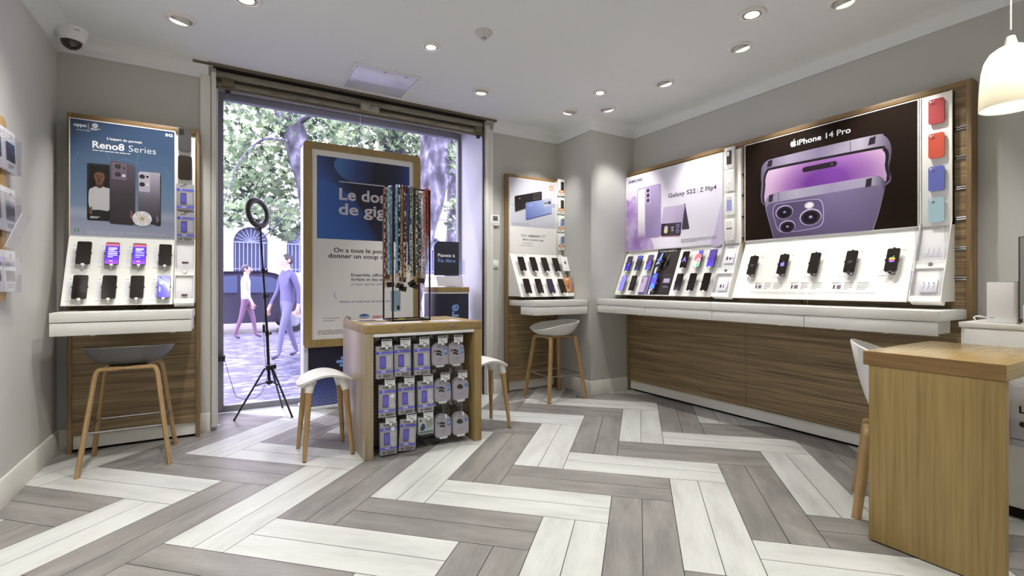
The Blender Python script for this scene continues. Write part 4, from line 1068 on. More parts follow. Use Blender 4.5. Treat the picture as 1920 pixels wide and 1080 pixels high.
# ================================================================== ACCESSORY COLUMNS
LOCKM = mat('lock cylinder', (150, 150, 150), .25, .9)
def accessory_column(S, x0, x1, ztop, yback, label, front=.02, blocks=True):
    """upright white channel above, sloping foot with two clear pockets below"""
    F = S.F; zb = S.zt+S.dz; yb = S.yt+S.dy
    t = thing('accessory_column', label, 'accessory display', F, ((x0+x1)/2, yback, zb))
    yf = S.yt-front
    m = MB(); m.rbox(x0, x1, yf+.006, yback, S.zt-.002, ztop, WHITE2, .002)
    m.box(x0, x0+.006, yf-.004, yback, S.zt, ztop, WHITE2); m.box(x1-.006, x1, yf-.004, yback, S.zt, ztop, WHITE2)
    m.build('channel', t)
    w = .006
    m = MB()
    prof = [(yf-.004, S.zt+.02), (yb-.004, zb+.02), (yb-.004, zb), (yback, zb), (yback, S.zt+.02)]
    m.prism(prof, x0, x0+w, WHITE2, ax='yz'); m.prism(prof, x1-w, x1, WHITE2, ax='yz')
    back = [(yf+.022, S.zt), (yb+.030, zb+.02), (yback, zb+.02), (yback, S.zt)]
    m.prism(back, x0+w, x1-w, WHITE2, ax='yz')
    m.build('foot', t, 0)
    def band(t0, t1, nm):
        a = S.at(0, t0*S.L, .006); b = S.at(0, t1*S.L, .006); c = S.at(0, t1*S.L, -.06); d = S.at(0, t0*S.L, -.06)
        MB().prism([(a[1], a[2]), (b[1], b[2]), (c[1], c[2]), (d[1], d[2])], x0+.002, x1-.002, WHITE2, ax='yz').build(nm, t, 0)
    band(.47, .57, 'lock_band'); band(.93, 1.0, 'base_band')
    p = S.at((x0+x1)/2, .52*S.L, .008)
    m = MB(); m.lathe([(.012, -.006), (.012, .002), (.010, .004), (.004, .004), (.004, .001), (0, .001)], LOCKM, 18, M=Matrix.Translation(p) @ Matrix.Rotation(pi/2-S.a, 4, 'X')); m.build('lock', t)
    for k, (t0, t1) in enumerate(((.0, .46), (.58, .92))):
        m = MB(); a = S.at(0, t0*S.L, .0); b = S.at(0, t1*S.L, .0)
        fy = b[1]-.012-(.018 if k == 0 else .0)
        m.box(x0+.008, x1-.008, fy, fy+.0025, b[2], a[2]-.01, CLEAR)
        for q in (x0+.008, x1-.0105): m.prism([(fy, b[2]), (fy+.035, b[2]), (a[1]+.035, a[2]-.01), (fy, a[2]-.01)], q, q+.0025, CLEAR, ax='yz')
        m.build('clear_pocket', t, 0)
    return t
accessory_column(SA, -.300, -.180, 2.255, 4.44, 'white accessory column with clear pockets at the edge of the blue poster')
accessory_column(SC_, -2.775, -2.600, 2.345, .008, 'white accessory column between the purple poster and the black poster', front=.012)
accessory_column(SD, -1.322, -1.158, 2.352, .008, 'white accessory column holding four coloured phone cases', front=.03)

def phone_case(F, p, w, h, col, label, group, lens='tri', rough=.5, name='phone_case', d=.011):
    t = thing(name, label, 'phone case', F, p, group, own=True)
    c = mat('case '+str(col), col, rough)
    MB().plate(-w/2, w/2, -h/2, h/2, .014, -d, 0, c, n=6).build('shell', t)
    m = MB()
    if lens == 'tri':
        m.plate(-w/2+.006, -w/2+.034, h/2-.036, h/2-.006, .009, -d-.0015, -d+.001, c)
        isl = m.build('camera_island', t)
        for a, b in ((-w/2+.013, h/2-.014), (-w/2+.026, h/2-.027)):
            k = MB(); k.lathe([(0, .0022), (.005, .0022), (.0062, 0)], PRINTW if a < -w/2+.02 else mat('lens tone', (120, 90, 84), .3), 16, M=Matrix.Translation((a, -d-.001, b)) @ Matrix.Rotation(pi/2, 4, 'X')); k.build('lens', isl)
        k = MB(); k.lathe([(0, .002), (.0025, .002), (.003, 0)], PRINTW, 10, M=Matrix.Translation((-w/2+.028, -d-.001, h/2-.011)) @ Matrix.Rotation(pi/2, 4, 'X')); k.build('flash_hole', isl)
    elif lens == 'bump':
        m.plate(-w/2+.006, -w/2+.036, h/2-.050, h/2-.006, .006, -d-.003, -d+.001, mat('case bump', (30, 28, 28), .3)); isl = m.build('camera_island', t)
        for q in (.018, .036): k = MB(); k.lathe([(0, .003), (.007, .003), (.008, 0)], BLACKP, 14, M=Matrix.Translation((-w/2+.018, -d-.002, h/2-q)) @ Matrix.Rotation(pi/2, 4, 'X')); k.build('lens', isl)
    return t
for i, (z, c, n) in enumerate(((2.240, (176, 62, 64), 'dark red'), (2.025, (206, 84, 58), 'orange red'), (1.818, (104, 112, 190), 'periwinkle blue'), (1.622, (172, 204, 214), 'pale aqua'))):
    phone_case(F2, (-1.232, -.038, z), .080, .155, c, f'{n} phone case on the white column beside the black poster', 'phone cases beside the black poster')
    m = MB(); m.box(-.03, .03, -.002, .010, -.05, .05, PLAS)
phone_case(F1, (-.245, 4.386, 2.226), .078, .170, (74, 72, 74), 'dark grey clear phone case topmost beside the blue poster', 'phone cases beside the blue poster', 'bump', .25)
phone_case(F1, (-.243, 4.386, 2.020), .084, .178, (46, 34, 28), 'plain dark brown phone case second from the top beside the blue poster', 'phone cases beside the blue poster', None, .35)

# ---- carton helpers
LAVC = mat('pack grey violet', (166, 164, 170), .45); BAND = mat('pack violet band', (112, 112, 220), .45); PHV = gradmat('pack phone print', [(0, (70, 66, 170)), (.5, (110, 104, 216)), (1, (84, 80, 190))], 2, .3)
def screen_pack_mesh(w=.115, h=.215, round_badge=None, name='pack'):
    """flat hanging carton for a screen protector"""
    m = MB(); m.rbox(-w/2, w/2, -.011, 0, -h, 0, LAVC, .0015); y = -.0118
    txt(m, 'FORCE GLASS', 0, -.020, mat('pack brown', (96, 82, 76), .5), w=w*.62, y=y, bold=.02, align='C') if False else lines(m, -w*.30, -.012, w*.6, 1, .01, .007, mat('pack brown', (96, 82, 76), .5), y, 3)
    m.flat(rrect(-w/2+.001, w/2-.001, -.052, -.036, .001, 1), y, BAND); m.flat(circ(-w/2+.012, -.044, .010, .010, 16), y-.0003, mat('pack badge blue', (84, 90, 214), .4)); lines(m, -w*.30, -.041, w*.2, 1, .01, .005, PRINTW, y-.0003, 4)
    m.flat(rrect(-w*.27, w*.06, -.150, -.066, .007), y, mat('pack phone rim', (60, 52, 70), .3)); m.flat(rrect(-w*.245, w*.035, -.146, -.070, .005), y-.0003, PHV)
    m.flat(rrect(w*.10, w*.40, -.148, -.064, .006), y-.0002, mat('pack glass print', (190, 188, 198), .3))
    m.flat(rrect(-w/2+.001, w/2-.001, -.178, -.163, .001, 1), y, BAND); lines(m, -w*.2, -.167, w*.36, 1, .01, .006, PRINTW, y-.0003, 6)
    lines(m, -w*.1, -.190, w*.45, 3, .007, .004, mat('pack brown', (96, 82, 76), .5), y, 7); m.flat(circ(-w*.28, -.198, .007, .007, 14), y, mat('pack brown', (96, 82, 76), .5))
    if round_badge:
        for (a, b) in round_badge: m.flat(circ(a, b, .014, .014, 20), y-.0004, PRINTW); m.flat(circ(a, b, .0115, .0115, 20), y-.0006, mat('badge grey', (190, 186, 196), .5)) if b < -.1 else None
    m.flat(rrect(-.012, .012, -.006, .0, .001, 1), y-.0002, mat('hang slot', (90, 86, 90), .5))
    return m
def pack_on_strip(F, p, w, h, kind, label, group):
    m = MB()
    if kind == 'screen':
        m = screen_pack_mesh(w, h)
    elif kind == 'blackphone':
        m.rbox(-w/2, w/2, -.03, 0, -h, 0, WHITE, .002); y = -.0308
        m.flat(rrect(-w*.20, w*.24, -h*.66, -h*.16, .006), y, mat('black phone print', (38, 33, 35), .25)); m.flat(rrect(-w*.20, -w*.02, -h*.60, -h*.24, .004), y-.0003, mat('black bump print', (62, 56, 58), .3))
        m.flat([(-w/2+.001, -h*.82), (w/2-.001, -h*.80), (w/2-.001, -h*.64), (-w/2+.001, -h*.66)], y-.0002, mat('box orange', (206, 146, 84), .4)); lines(m, -w*.3, -h*.7, w*.6, 1, .01, .008, PRINTW, y-.0005, 2); lines(m, -w*.3, -h*.88, w*.5, 2, .009, .004, PENC, y, 4)
    elif kind == 'bluephone':
        m.rbox(-w/2, w/2, -.03, 0, -h, 0, WHITE, .002); y = -.0308
        m.flat(rrect(-w*.02, w*.28, -h*.60, -h*.18, .006), y, mat('print blue grey', (92, 112, 150), .3)); m.flat(rrect(-w*.22, w*.06, -h*.66, -h*.24, .006), y-.0002, mat('print sky', (120, 150, 205), .3)); m.flat(rrect(-w*.16, -w*.04, -h*.42, -h*.30, .004), y-.0004, mat('print coral', (206, 150, 120), .3))
        m.flat([(-w/2+.001, -h*.84), (w/2-.001, -h*.82), (w/2-.001, -h*.66), (-w/2+.001, -h*.68)], y-.0002, mat('box orange', (206, 146, 84), .4)); lines(m, -w*.3, -h*.72, w*.6, 1, .01, .008, PRINTW, y-.0005, 2); lines(m, -w*.3, -h*.90, w*.5, 1, .009, .004, PENC, y, 4)
    elif kind in ('case1', 'case2', 'case3', 'case4'):
        m.rbox(-w/2, w/2, -.022, 0, -h, 0, WHITE, .002); y = -.0228
        c = {'case1': (56, 36, 32), 'case2': (232, 230, 230), 'case3': (150, 152, 204), 'case4': (222, 220, 214)}[kind]
        m.flat(rrect(-w*.30, w*.30, -h*.82, -h*.14, .008), y, mat('frame print', (206, 204, 206), .4)); m.flat(rrect(-w*.26, w*.26, -h*.80, -h*(.30 if kind == 'case3' else .16), .007), y-.0003, mat('print '+kind, c, .4))
        if kind == 'case1': m.flat(rrect(-w*.22, -w*.0, -h*.40, -h*.20, .004), y-.0005, PRINTW)
        if kind == 'case4': m.flat(rrect(-w*.30, w*.30, -h*.50, -h*.42, .001, 1), y-.0005, PENC)
        if kind == 'case2': m.flat(circ(0, -h*.66, .012, .012, 16), y-.0005, mat('frame print', (206, 204, 206), .4))
        lines(m, -w*.15, -h*.90, w*.3, 1, .01, .004, PENC, y, 3)
    o = solo('accessory_box', m, label, 'box', F, p, group, own=True)
    return o
pack_on_strip(F1, (-.241, 4.388, 1.898), .108, .190, 'screen', 'flat grey and violet accessory carton beside the blue poster, under the brown case', 'cartons beside the blue poster')
pack_on_strip(F1, (-.238, 4.388, 1.690), .108, .195, 'screen', 'lower grey and violet accessory carton beside the blue poster, above clear pockets', 'cartons beside the blue poster')
# cartons beside the pale poster stand on a narrow rail
t = thing('carton_rail', 'narrow white upright rail behind four orange banded cartons', 'rail', F1, (3.245, 4.50, 1.03)); MB().rbox(3.195, 3.262, 4.46, 4.53, 1.035, 2.32, WHITE2, .003).build('rail', t)
for i, (z, k, n) in enumerate(((2.342, 'blackphone', 'topmost of four'), (2.138, 'blackphone', 'second of four'), (1.936, 'bluephone', 'third of four'), (1.735, 'bluephone', 'lowest of four'))):
    pack_on_strip(F1, (3.243, 4.458, z), .100, .19, k, f'white carton with orange band, {n} beside the pale poster', 'cartons beside the pale poster')
for i, (z, k, n) in enumerate(((2.372, 'case1', 'white carton showing a dark brown case'), (2.175, 'case2', 'white carton with a faint white outline'), (1.962, 'case3', 'white carton showing a lilac blue case'), (1.740, 'case4', 'white carton showing a cream case with a grey bar'))):
    pack_on_strip(F2, (-2.703, -.014, z), .096, .192, k, n+' beside the purple poster', 'cartons beside the purple poster')
# things in the pockets
def slip(S, u, d, w, h, m, label, off=-.008, cat='card', name='info_card', art=None):
    b = MB(); b.rbox(-w/2, w/2, -.006, 0, -h/2, h/2, m, .001)
    if art: art(b)
    o = solo(name, b, label, cat, S.F, S.at(u, d, off), own=True, rx=-S.a)
    return o
slip(SC_, -2.69, .14, .09, .10, PRINTW, 'small white card with two dark cases in the upper clear pocket beside the purple poster', art=lambda b: (b.flat(rrect(-.03, -.012, -.02, .015, .002, 2), -.0064, mat('print purple grey', (70, 56, 80), .4)), b.flat(circ(.01, -.005, .012, .012, 14), -.0064, mat('print purple grey', (70, 56, 80), .4)), b.flat(circ(.035, -.003, .006, .006, 12), -.0064, mat('print purple grey', (70, 56, 80), .4))))
slip(SC_, -2.69, .40, .09, .10, PRINTW, 'small white card with dark shapes in the lower clear pocket beside the purple poster', art=lambda b: (b.flat([(-.025, -.02), (-.005, -.02), (-.010, .012), (-.02, .012)], -.0064, mat('print purple grey', (70, 56, 80), .4)), b.flat(rrect(.004, .02, -.018, -.004, .002, 2), -.0064, mat('print purple grey', (70, 56, 80), .4)), b.flat(rrect(.006, .02, .002, .012, .002, 2), -.0064, PENC)))
def buds(b):
    for a in (-.025, 0, .025): b.tube([(a, -.0066, .012), (a+.004, -.0066, .0), (a-.002, -.0066, -.03)], .001, PENC, 5); b.flat(circ(a, .014, .004, .004, 10), -.0066, PENC)
slip(SD, -1.24, .17, .09, .085, PRINTW, 'white earphone box in the upper clear pocket below the aqua case', art=buds, cat='box', name='earphone_box')
slip(SD, -1.235, .405, .085, .09, PRINTW, 'white earphone box in the lower clear pocket below the aqua case', art=buds, cat='box', name='earphone_box')
slip(SA, -.24, .18, .04, .012, mat('brown tag', (96, 60, 50), .5), 'tiny brown tag in the upper clear pocket beside the blue poster', cat='tag', name='pocket_tag')
slip(SA, -.238, .44, .035, .014, mat('brown tag', (96, 60, 50), .5), 'tiny brown tag in the lower clear pocket beside the blue poster', cat='tag', name='pocket_tag')
# pale poster: white boxed accessory and orange leaflet in a clear holder
t = thing('carton_holder', 'white stepped holder with clear front at the pillar end of the pale poster board', 'holder', F1, (3.225, 4.45, 1.03))
m = MB(); m.rbox(3.191, 3.268, 4.235, 4.51, 1.03, 1.068, WHITE2, .003); m.prism([(4.30, 1.068), (4.51, 1.068), (4.51, 1.49), (4.45, 1.49)], 3.195, 3.262, WHITE2, ax='yz'); m.build('stand', t, 0)
m = MB(); m.box(3.192, 3.265, 4.245, 4.2475, 1.068, 1.235, CLEAR); m.box(3.2625, 3.265, 4.245, 4.36, 1.068, 1.235, CLEAR); m.build('clear_pocket', t, 0)
m = MB(); m.lathe([(.010, -.006), (.010, .002), (.008, .004), (0, .004)], LOCKM, 16, M=Matrix.Translation((3.215, 4.33, 1.285)) @ Matrix.Rotation(pi/2-.4, 4, 'X')); m.build('lock', t)
m = MB(); m.rbox(-.045, .045, -.012, 0, -.085, .085, PRINTW, .002); m.flat(circ(0, .012, .013, .02, 18), -.0126, BLACKP); m.flat(circ(.002, .012, .008, .014, 16), -.0129, PENC); lines(m, -.015, -.05, .03, 1, .01, .003, PENC, -.0126, 2)
solo('watch_box', m, 'slim white watch box standing above the orange leaflet near the pillar', 'box', F1, (3.225, 4.355, 1.385), own=True, rx=-.35)
m = MB(); m.box(-.048, .048, -.002, 0, -.085, .085, mat('leaflet orange', (208, 142, 84), .5)); m.flat([(-.02, -.02), (0, -.04), (.02, .02), (.012, .024), (0, -.02), (-.016, .0)], -.0026, mat('leaflet blue', (70, 76, 130), .5)); m.flat([(-.03, .01), (-.01, -.03), (-.004, -.026), (-.022, .016)], -.0026, mat('leaflet red', (170, 84, 60), .5)); lines(m, -.03, .07, .06, 2, .012, .007, PRINTW, -.0026, 3); lines(m, -.02, -.06, .04, 1, .01, .01, PRINTW, -.0026, 5)
solo('leaflet', m, 'orange leaflet with a crossed tool picture in a clear holder near the pillar', 'leaflet', F1, (3.217, 4.285, 1.158), own=True, rx=-.3)

# ================================================================== WALL FITTINGS
t = thing('thermostat', 'white wall thermostat with small dark display beside the pale poster panel', 'thermostat', F1, (2.452, YW, 1.84))
MB().rbox(2.40, 2.505, YW-.022, YW, 1.782, 1.898, PLAS, .006).build('housing', t)
MB().rbox(2.425, 2.485, YW-.0235, YW-.02, 1.835, 1.885, mat('lcd grey', (96, 104, 100), .3), .002).build('display', t)
m = MB()
for a in (2.432, 2.455, 2.478): m.rbox(a-.007, a+.007, YW-.0245, YW-.02, 1.803, 1.812, mat('key grey', (200, 200, 200), .4), .001)
m.build('keys', t)
t = thing('light_switch', 'white square double light switch below the thermostat', 'light switch', F1, (2.46, YW, 1.377))
MB().rbox(2.418, 2.502, YW-.010, YW, 1.335, 1.42, PLAS, .003).build('plate', t)
for a in (2.432, 2.462): MB().rbox(a, a+.027, YW-.014, YW-.008, 1.347, 1.408, PLAS, .002).build('rocker', t)
t = thing('dome_camera', 'white dome security camera with dark eye in the ceiling corner', 'camera', F1, (-.875, 4.40, HC), own=True)
MB().lathe([(.062, -.085), (.072, -.08), (.088, -.01), (.090, 0)], PLAS, 32).build('housing', t)
MB().ball((0, 0, -.078), (.058, .058, .060), mat('smoked dome', (52, 34, 26), .08, spec=.8), 24, 14).build('dome', t)
m = MB(); m.rbox(.03, .06, -.082, -.080, -.03, -.026, PENC, .0005); m.build('nameplate', t)
t = thing('smoke_detector', 'round white smoke detector on the ceiling', 'smoke detector', F1, (1.512, 2.969, HC), own=True)
MB().lathe([(.0, -.058), (.013, -.058), (.016, -.054), (.017, -.040), (.032, -.036), (.058, -.010), (.060, 0)], mat('detector white', (206, 204, 202), .4), 28).build('housing', t)
MB().lathe([(.0175, -.052), (.0175, -.042)], mat('vent shade', (150, 150, 148), .6), 24).build('vent_ring', t)
t = thing('access_hatch', 'square glossy white ceiling hatch in front of the rolled shutter', 'ceiling hatch', F1, (1.135, 4.155, HC), own=True)
HATCH = mat('hatch gloss', (206, 206, 216), .16, coat=.4)
MB().box(-.245, .245, -.245, .245, -.006, -.0005, HATCH).build('door', t)
m = MB()
for a in ((-.268, .268, -.268, -.248), (-.268, .268, .248, .268), (-.268, -.248, -.248, .248), (.248, .268, -.248, .248)): m.rbox(a[0], a[1], a[2], a[3], -.009, 0, CEIL, .002)
m.build('frame', t)
for a in (-.02, .15): m = MB(); m.lathe([(0, -.010), (.010, -.010), (.011, -.006)], STEEL, 14, c=(a, -.215, 0)); m.build('latch', t)

# ceiling spotlights in view (each aimed at what it lights), then two added for the left wall
downlight(-.234, 3.859, 'tilted ceiling spotlight above the blue phone poster', (-.55, 4.42, 1.7), 30, cone=58, blend=.7)
downlight(.117, 3.379, 'ceiling spotlight cut by the top edge of the photo, before the hatch', None, 34)
downlight(1.278, 3.348, 'small bright ceiling spotlight between the hatch and the smoke detector', None, 34, r=.062)
downlight(1.957, 3.884, 'ceiling spotlight beside the corner of the white hatch', (2.0, 4.3, 1.2), 34)
downlight(2.931, 3.877, 'tilted ceiling spotlight in front of the pale poster', (2.98, 4.5, 1.75), 30, cone=58, blend=.7)
downlight(3.198, 3.626, 'tilted ceiling spotlight in front of the pillar', (3.72, 3.80, 1.7), 30, cone=58, blend=.7)
downlight(2.871, 3.348, 'straight ceiling spotlight in front of the two near the pillar', None, 34, r=.06)
downlight(3.20, 2.903, 'tilted ceiling spotlight above the middle of the purple poster', (3.78, 2.95, 1.7), 30, cone=58, blend=.7)
downlight(3.191, 2.177, 'tilted ceiling spotlight above the middle of the black poster', (3.78, 2.15, 1.7), 30, cone=58, blend=.7)
downlight(2.866, 1.872, 'round ceiling spotlight glowing straight down, beside the tilted one above the black poster', None, 34)
downlight(3.213, 1.501, 'tilted ceiling spotlight at the top edge before the pendant lamp', (3.78, 1.45, 1.7), 30, cone=58, blend=.7)
downlight(-.33, 2.70, 'added unseen spotlight brightening the left wall brochures, outside the photo', (-.985, 2.95, 1.45), 62, cone=100, blend=.8)  # unseen lamp added to brighten the left wall
downlight(-.33, 1.30, 'added unseen spotlight brightening the rear left wall, outside the photo', (-.985, 1.5, 1.45), 55, cone=100, blend=.8)  # second added lamp, lifts the left wall further back
# the same rows continue over the part of the shop behind the camera
for i, (x, y_) in enumerate(((.1, 1.9), (1.35, 1.75), (.1, .4), (1.4, .3), (2.85, .4), (.1, -1.1), (1.4, -1.2), (2.85, -1.1))):
    downlight(x, y_, f"ceiling spotlight over the {('left aisle', 'shop middle', 'left aisle near the entrance side', 'shop middle near the camera', 'desk end', 'rear left aisle', 'rear middle', 'rear right aisle')[i]} outside the photo", None, 34, cone=100)

# ================================================================== STOOLS
def bent_leg(m, foot, top, hub, mt, w=.023, t=.014):
    """bentwood leg: straight splayed post that curves in under the seat"""
    f, a, h = Vector(foot), Vector(top), Vector(hub)
    pts = [f, f.lerp(a, .5), f.lerp(a, .90)]
    p1 = f.lerp(a, .90); p2 = a; p3 = a.lerp(h, .18)
    for i in range(1, 7):
        q = i/6; pts.append(p1*(1-q)**2 + p2*2*q*(1-q) + p3*q*q)
    pts.append(h)
    sec = [(cos(x)*w, sin(x)*t) for x in [pi/4*i+pi/8 for i in range(8)]]
    m.tube(pts, 1.0, mt, 8, sec=sec)
def shell_seat(t, name, ax, ay, zb, zside, zback, zfront, mt, thick=.008, dep=4.0, ex=2.6, bp=1.5):
    """moulded bucket seat; back of the seat is local -y"""
    N, K = 40, 10
    m = MB(); vs = []; fs = []
    def rim(a):
        s_ = sin(a)
        z = zside + (zback-zside)*max(0, -s_)**bp + (zfront-zside)*max(0, s_)**1.5
        return z
    def P(k, j, off):
        a = 2*pi*j/N; r = k/K
        e = ex
        ca, sa = cos(a), sin(a)
        rr = (abs(ca)**e+abs(sa)**e)**(-1/e)
        x = ax*r*rr*ca; y = ay*r*rr*sa
        z = zb + (rim(a)-zb)*r**dep
        return (x*(1-off*2.0*r**3), y*(1-off*2.0*r**3), z + (off if k < K else off*.4))
    for side, off in ((0, 0.0), (1, thick)):
        vs.append((0, 0, zb+off))
        for k in range(1, K+1):
            for j in range(N): vs.append(P(k, j, off*1.0))
    n1 = 1+K*N
    for side in (0, 1):
        o = side*n1
        for j in range(N):
            q = (o, o+1+(j+1) % N, o+1+j); fs.append(q if side == 0 else q[::-1])
            for k in range(K-1):
                a, b = o+1+k*N+j, o+1+k*N+(j+1) % N
                q = (a, b, b+N, a+N); fs.append(q if side == 0 else q[::-1])
    for j in range(N):
        a, b = 1+(K-1)*N+j, 1+(K-1)*N+(j+1) % N
        fs.append((a, b, b+n1, a+n1))
    m.add(vs, fs, mt)
    return m.build(name, t, 60)
SHELLW = mat('white shell', (232, 230, 228), .4); SHELLG = mat('grey shell', (98, 97, 98), .42)
def bar_stool(x, y, rz, shell, label, fx=.225, fy=.225, ax=.235, ay=.215, z=(.632, .752, .765, .715)):
    t = thing('bar_stool', label, 'stool', F1, (x, y, 0), rz=rz, own=True)
    shell_seat(t, 'seat', ax, ay, *z, shell)
    for sx in (-1, 1):
        for sy in (-1, 1):
            m = MB(); bent_leg(m, (sx*fx, sy*fy, .0), (sx*.150, sy*.150, .625), (sx*.03, sy*.150, .628), LEGW); m.build('leg', t, 50)
    q = lambda s_: .225+(.15-.225)*.255/.62
    k = q(1)
    m = MB(); m.tube([(-k, -k, .252), (k, -k, .252), (k, k, .252), (-k, k, .252)], .006, STEEL, 8, closed=True); m.build('footrest', t)
    m = MB(); m.rbox(-.10, .10, -.17, .17, .620, .636, LEGW, .004); m.build('seat_support', t)
    return t
bar_stool(-.52, 4.09, 0, SHELLG, 'bar stool with grey shell seat on oak legs before the blue poster', ax=.238)
bar_stool(2.908, 4.10, pi/2, SHELLW, 'bar stool with white shell seat on oak legs beside the pillar', z=(.632, .760, .790, .700), ay=.25, ax=.215)

def low_stool(x, y, label):
    t = thing('low_stool', label, 'stool', F1, (x, y, 0), 'white saddle stools beside the oak display', own=True)
    N, K = 44, 9; vs = []; fs = []
    rot_ = -.553*0
    def prof(u, v): return .562 - .072*(abs(u)/.182)**2 - .006*(v/.165)**2
    for off in (0, 1):
        vs.append((0, 0, .560-.018*off))
        for k in range(1, K+1):
            for j in range(N):
                a = 2*pi*j/N; e = 3.0
                rr = (abs(cos(a))**e+abs(sin(a))**e)**(-1/e); r = k/K
                u, v = .182*r*rr*cos(a), .165*r*rr*sin(a)
                z = prof(u, v) - .018*off - (.003 if k == K and not off else 0)
                sh_ = 1-.02*off
                vs.append((u*sh_, v*sh_, z))
    n1 = 1+K*N
    for off in (0, 1):
        o = off*n1
        for j in range(N):
            q = (o, o+1+j, o+1+(j+1) % N); fs.append(q if not off else q[::-1])
            for k in range(K-1):
                a, b = o+1+k*N+j, o+1+k*N+(j+1) % N; q = (a, a+N, b+N, b); fs.append(q if not off else q[::-1])
    for j in range(N):
        a, b = 1+(K-1)*N+j, 1+(K-1)*N+(j+1) % N; fs.append((a, a+n1, b+n1, b))
    m = MB(); m.add(vs, fs, SHELLW)
    for sx in (-1, 1):
        for sy in (-1, 1):
            m.tube([(sx*.118, sy*.108, .436), (sx*.108, sy*.10, .485), (sx*.098, sy*.09, .510)], [.025, .029, .034], SHELLW, 14)
    m.build('seat', t, 50)
    for sx in (-1, 1):
        for sy in (-1, 1):
            m = MB(); m.tube([(sx*.150, sy*.160, .006), (sx*.134, sy*.134, .22), (sx*.116, sy*.106, .445)], [.0135, .0175, .021], LEGW, 14)
            m.build('leg', t, 50)
            m = MB(); m.tube([(sx*.1505, sy*.1605, 0), (sx*.150, sy*.160, .008)], [.011, .013], BLACKP, 12); m.build('foot_cap', t)
    return t
low_stool(.597, 3.592, 'white saddle stool with round oak legs, in front of the tall poster stand')
low_stool(1.816, 3.560, 'white saddle stool half hidden behind the oak accessory display')

# ================================================================== OAK ACCESSORY DISPLAY
X0, X1, Y0, Y1_ = .782, 1.631, 3.236, 3.912
t = thing('accessory_counter', 'freestanding oak display with pegboard front full of hanging packs', 'counter', F1, ((X0+X1)/2, (Y0+Y1_)/2, 0))
DISP = t
LOAK = wood('pale oak side', [(0.3, (142, 127, 103)), (0.5, (166, 151, 127)), (0.7, (180, 166, 143))], 2, rough=.32)
MB().rbox(X0, X1, Y0, Y1_, .829, .886, OAK_X, .002).build('top', t)
for a, b in ((X0, X0+.057), (X1-.057, X1)): MB().rbox(a, b, Y0+.001, Y1_, 0.0, .829, LOAK if a == X0 else OAK_Z, .002).build('side_panel', t)
PEG = bpy.data.materials.new('perforated grey metal'); PEG.use_nodes = True
nt = PEG.node_tree; b = nt.nodes['Principled BSDF']
tc = nt.nodes.new('ShaderNodeTexCoord'); mp = nt.nodes.new('ShaderNodeMapping'); mp.inputs['Scale'].default_value = (40, 1, 40)
nt.links.new(tc.outputs['Object'], mp.inputs[0])
fr = nt.nodes.new('ShaderNodeVectorMath'); fr.operation = 'FRACTION'; nt.links.new(mp.outputs[0], fr.inputs[0])
sb = nt.nodes.new('ShaderNodeVectorMath'); sb.operation = 'SUBTRACT'; sb.inputs[1].default_value = (.5, 0, .5); nt.links.new(fr.outputs[0], sb.inputs[0])
ml = nt.nodes.new('ShaderNodeVectorMath'); ml.operation = 'MULTIPLY'; ml.inputs[1].default_value = (1, 0, 1); nt.links.new(sb.outputs[0], ml.inputs[0])
ln = nt.nodes.new('ShaderNodeVectorMath'); ln.operation = 'LENGTH'; nt.links.new(ml.outputs[0], ln.inputs[0])
lt = nt.nodes.new('ShaderNodeMath'); lt.operation = 'GREATER_THAN'; lt.inputs[1].default_value = .17; nt.links.new(ln.outputs['Value'], lt.inputs[0])
r = ramp(nt, [(0, (40, 38, 36)), (1, (150, 146, 140))], True); r.color_ramp.elements[1].position = .5
nt.links.new(lt.outputs[0], r.inputs[0]); nt.links.new(r.outputs[0], b.inputs['Base Color']); b.inputs['Roughness'].default_value = .45
MB().box(X0+.058, X1-.058, 3.44, 3.455, .03, .82, PEG).build('pegboard', t)
MB().rbox(X0+.058, X1-.058, Y0+.004, Y0+.05, .806, .828, PRINTW, .003).build('light_rail', t)
m = MB()
for a in (1.019, 1.400): m = MB(); m.lathe([(.013, 0), (.013, .004), (.009, .010), (.009, .006), (0, .006)], STEEL, 18, M=Matrix.Translation((a, Y0, .860)) @ Matrix.Rotation(pi/2, 4, 'X')); m.build('cam_lock', t)
MB().box(X0+.058, X1-.058, 3.70, 3.72, .03, .82, LOAK).build('rear_panel', t)

# hooks and packs
cols = [[.918, 1.046, 1.180, 1.316, 1.438], [.939, 1.073, 1.207, 1.336, 1.472], [.945, 1.088, 1.209, 1.340, 1.472]]
tops = [.741, .479, .226]; tagz = [.763, .492, .244]
rown = ('top', 'middle', 'bottom')
coln = ('first', 'second', 'third', 'fourth', 'fifth')
TAGM = mat('tag plastic', (230, 232, 236), .25)
hk = MB(); hk.tube([(0, .16, .02), (0, .14, .012), (0, -.02, .006), (0, -.03, .012)], .0022, CHROME, 8); hk.tube([(0, .16, .03), (0, -.025, .03)], .0018, CHROME, 6); hk.rbox(-.016, .016, .155, .162, .0, .045, STEEL, .002)
hk_me = hk.mesh('hook_wire')
tg = MB(); tg.rbox(-.035, .035, -.004, 0, -.026, .026, TAGM, .001); tg.flat(rrect(-.033, .033, .014, .024, .001, 1), -.0045, mat('tag header', (70, 66, 66), .5)); lines(tg, -.028, .008, .056, 2, .010, .004, PENC, -.0045, 4); lines(tg, -.01, -.012, .036, 1, .01, .007, PENC, -.0045, 6)
tg.rbox(-.007, .007, -.006, .002, -.040, -.020, PLAS, .002)
tg_me = tg.mesh('price_tag')
tgc = MB(); tgc.rbox(-.035, .035, -.003, 0, -.026, .026, CLEAR, .001); tgc.rbox(-.007, .007, -.006, .002, -.045, -.018, TAGM, .002)
tgc_me = tgc.mesh('price_tag_clear')
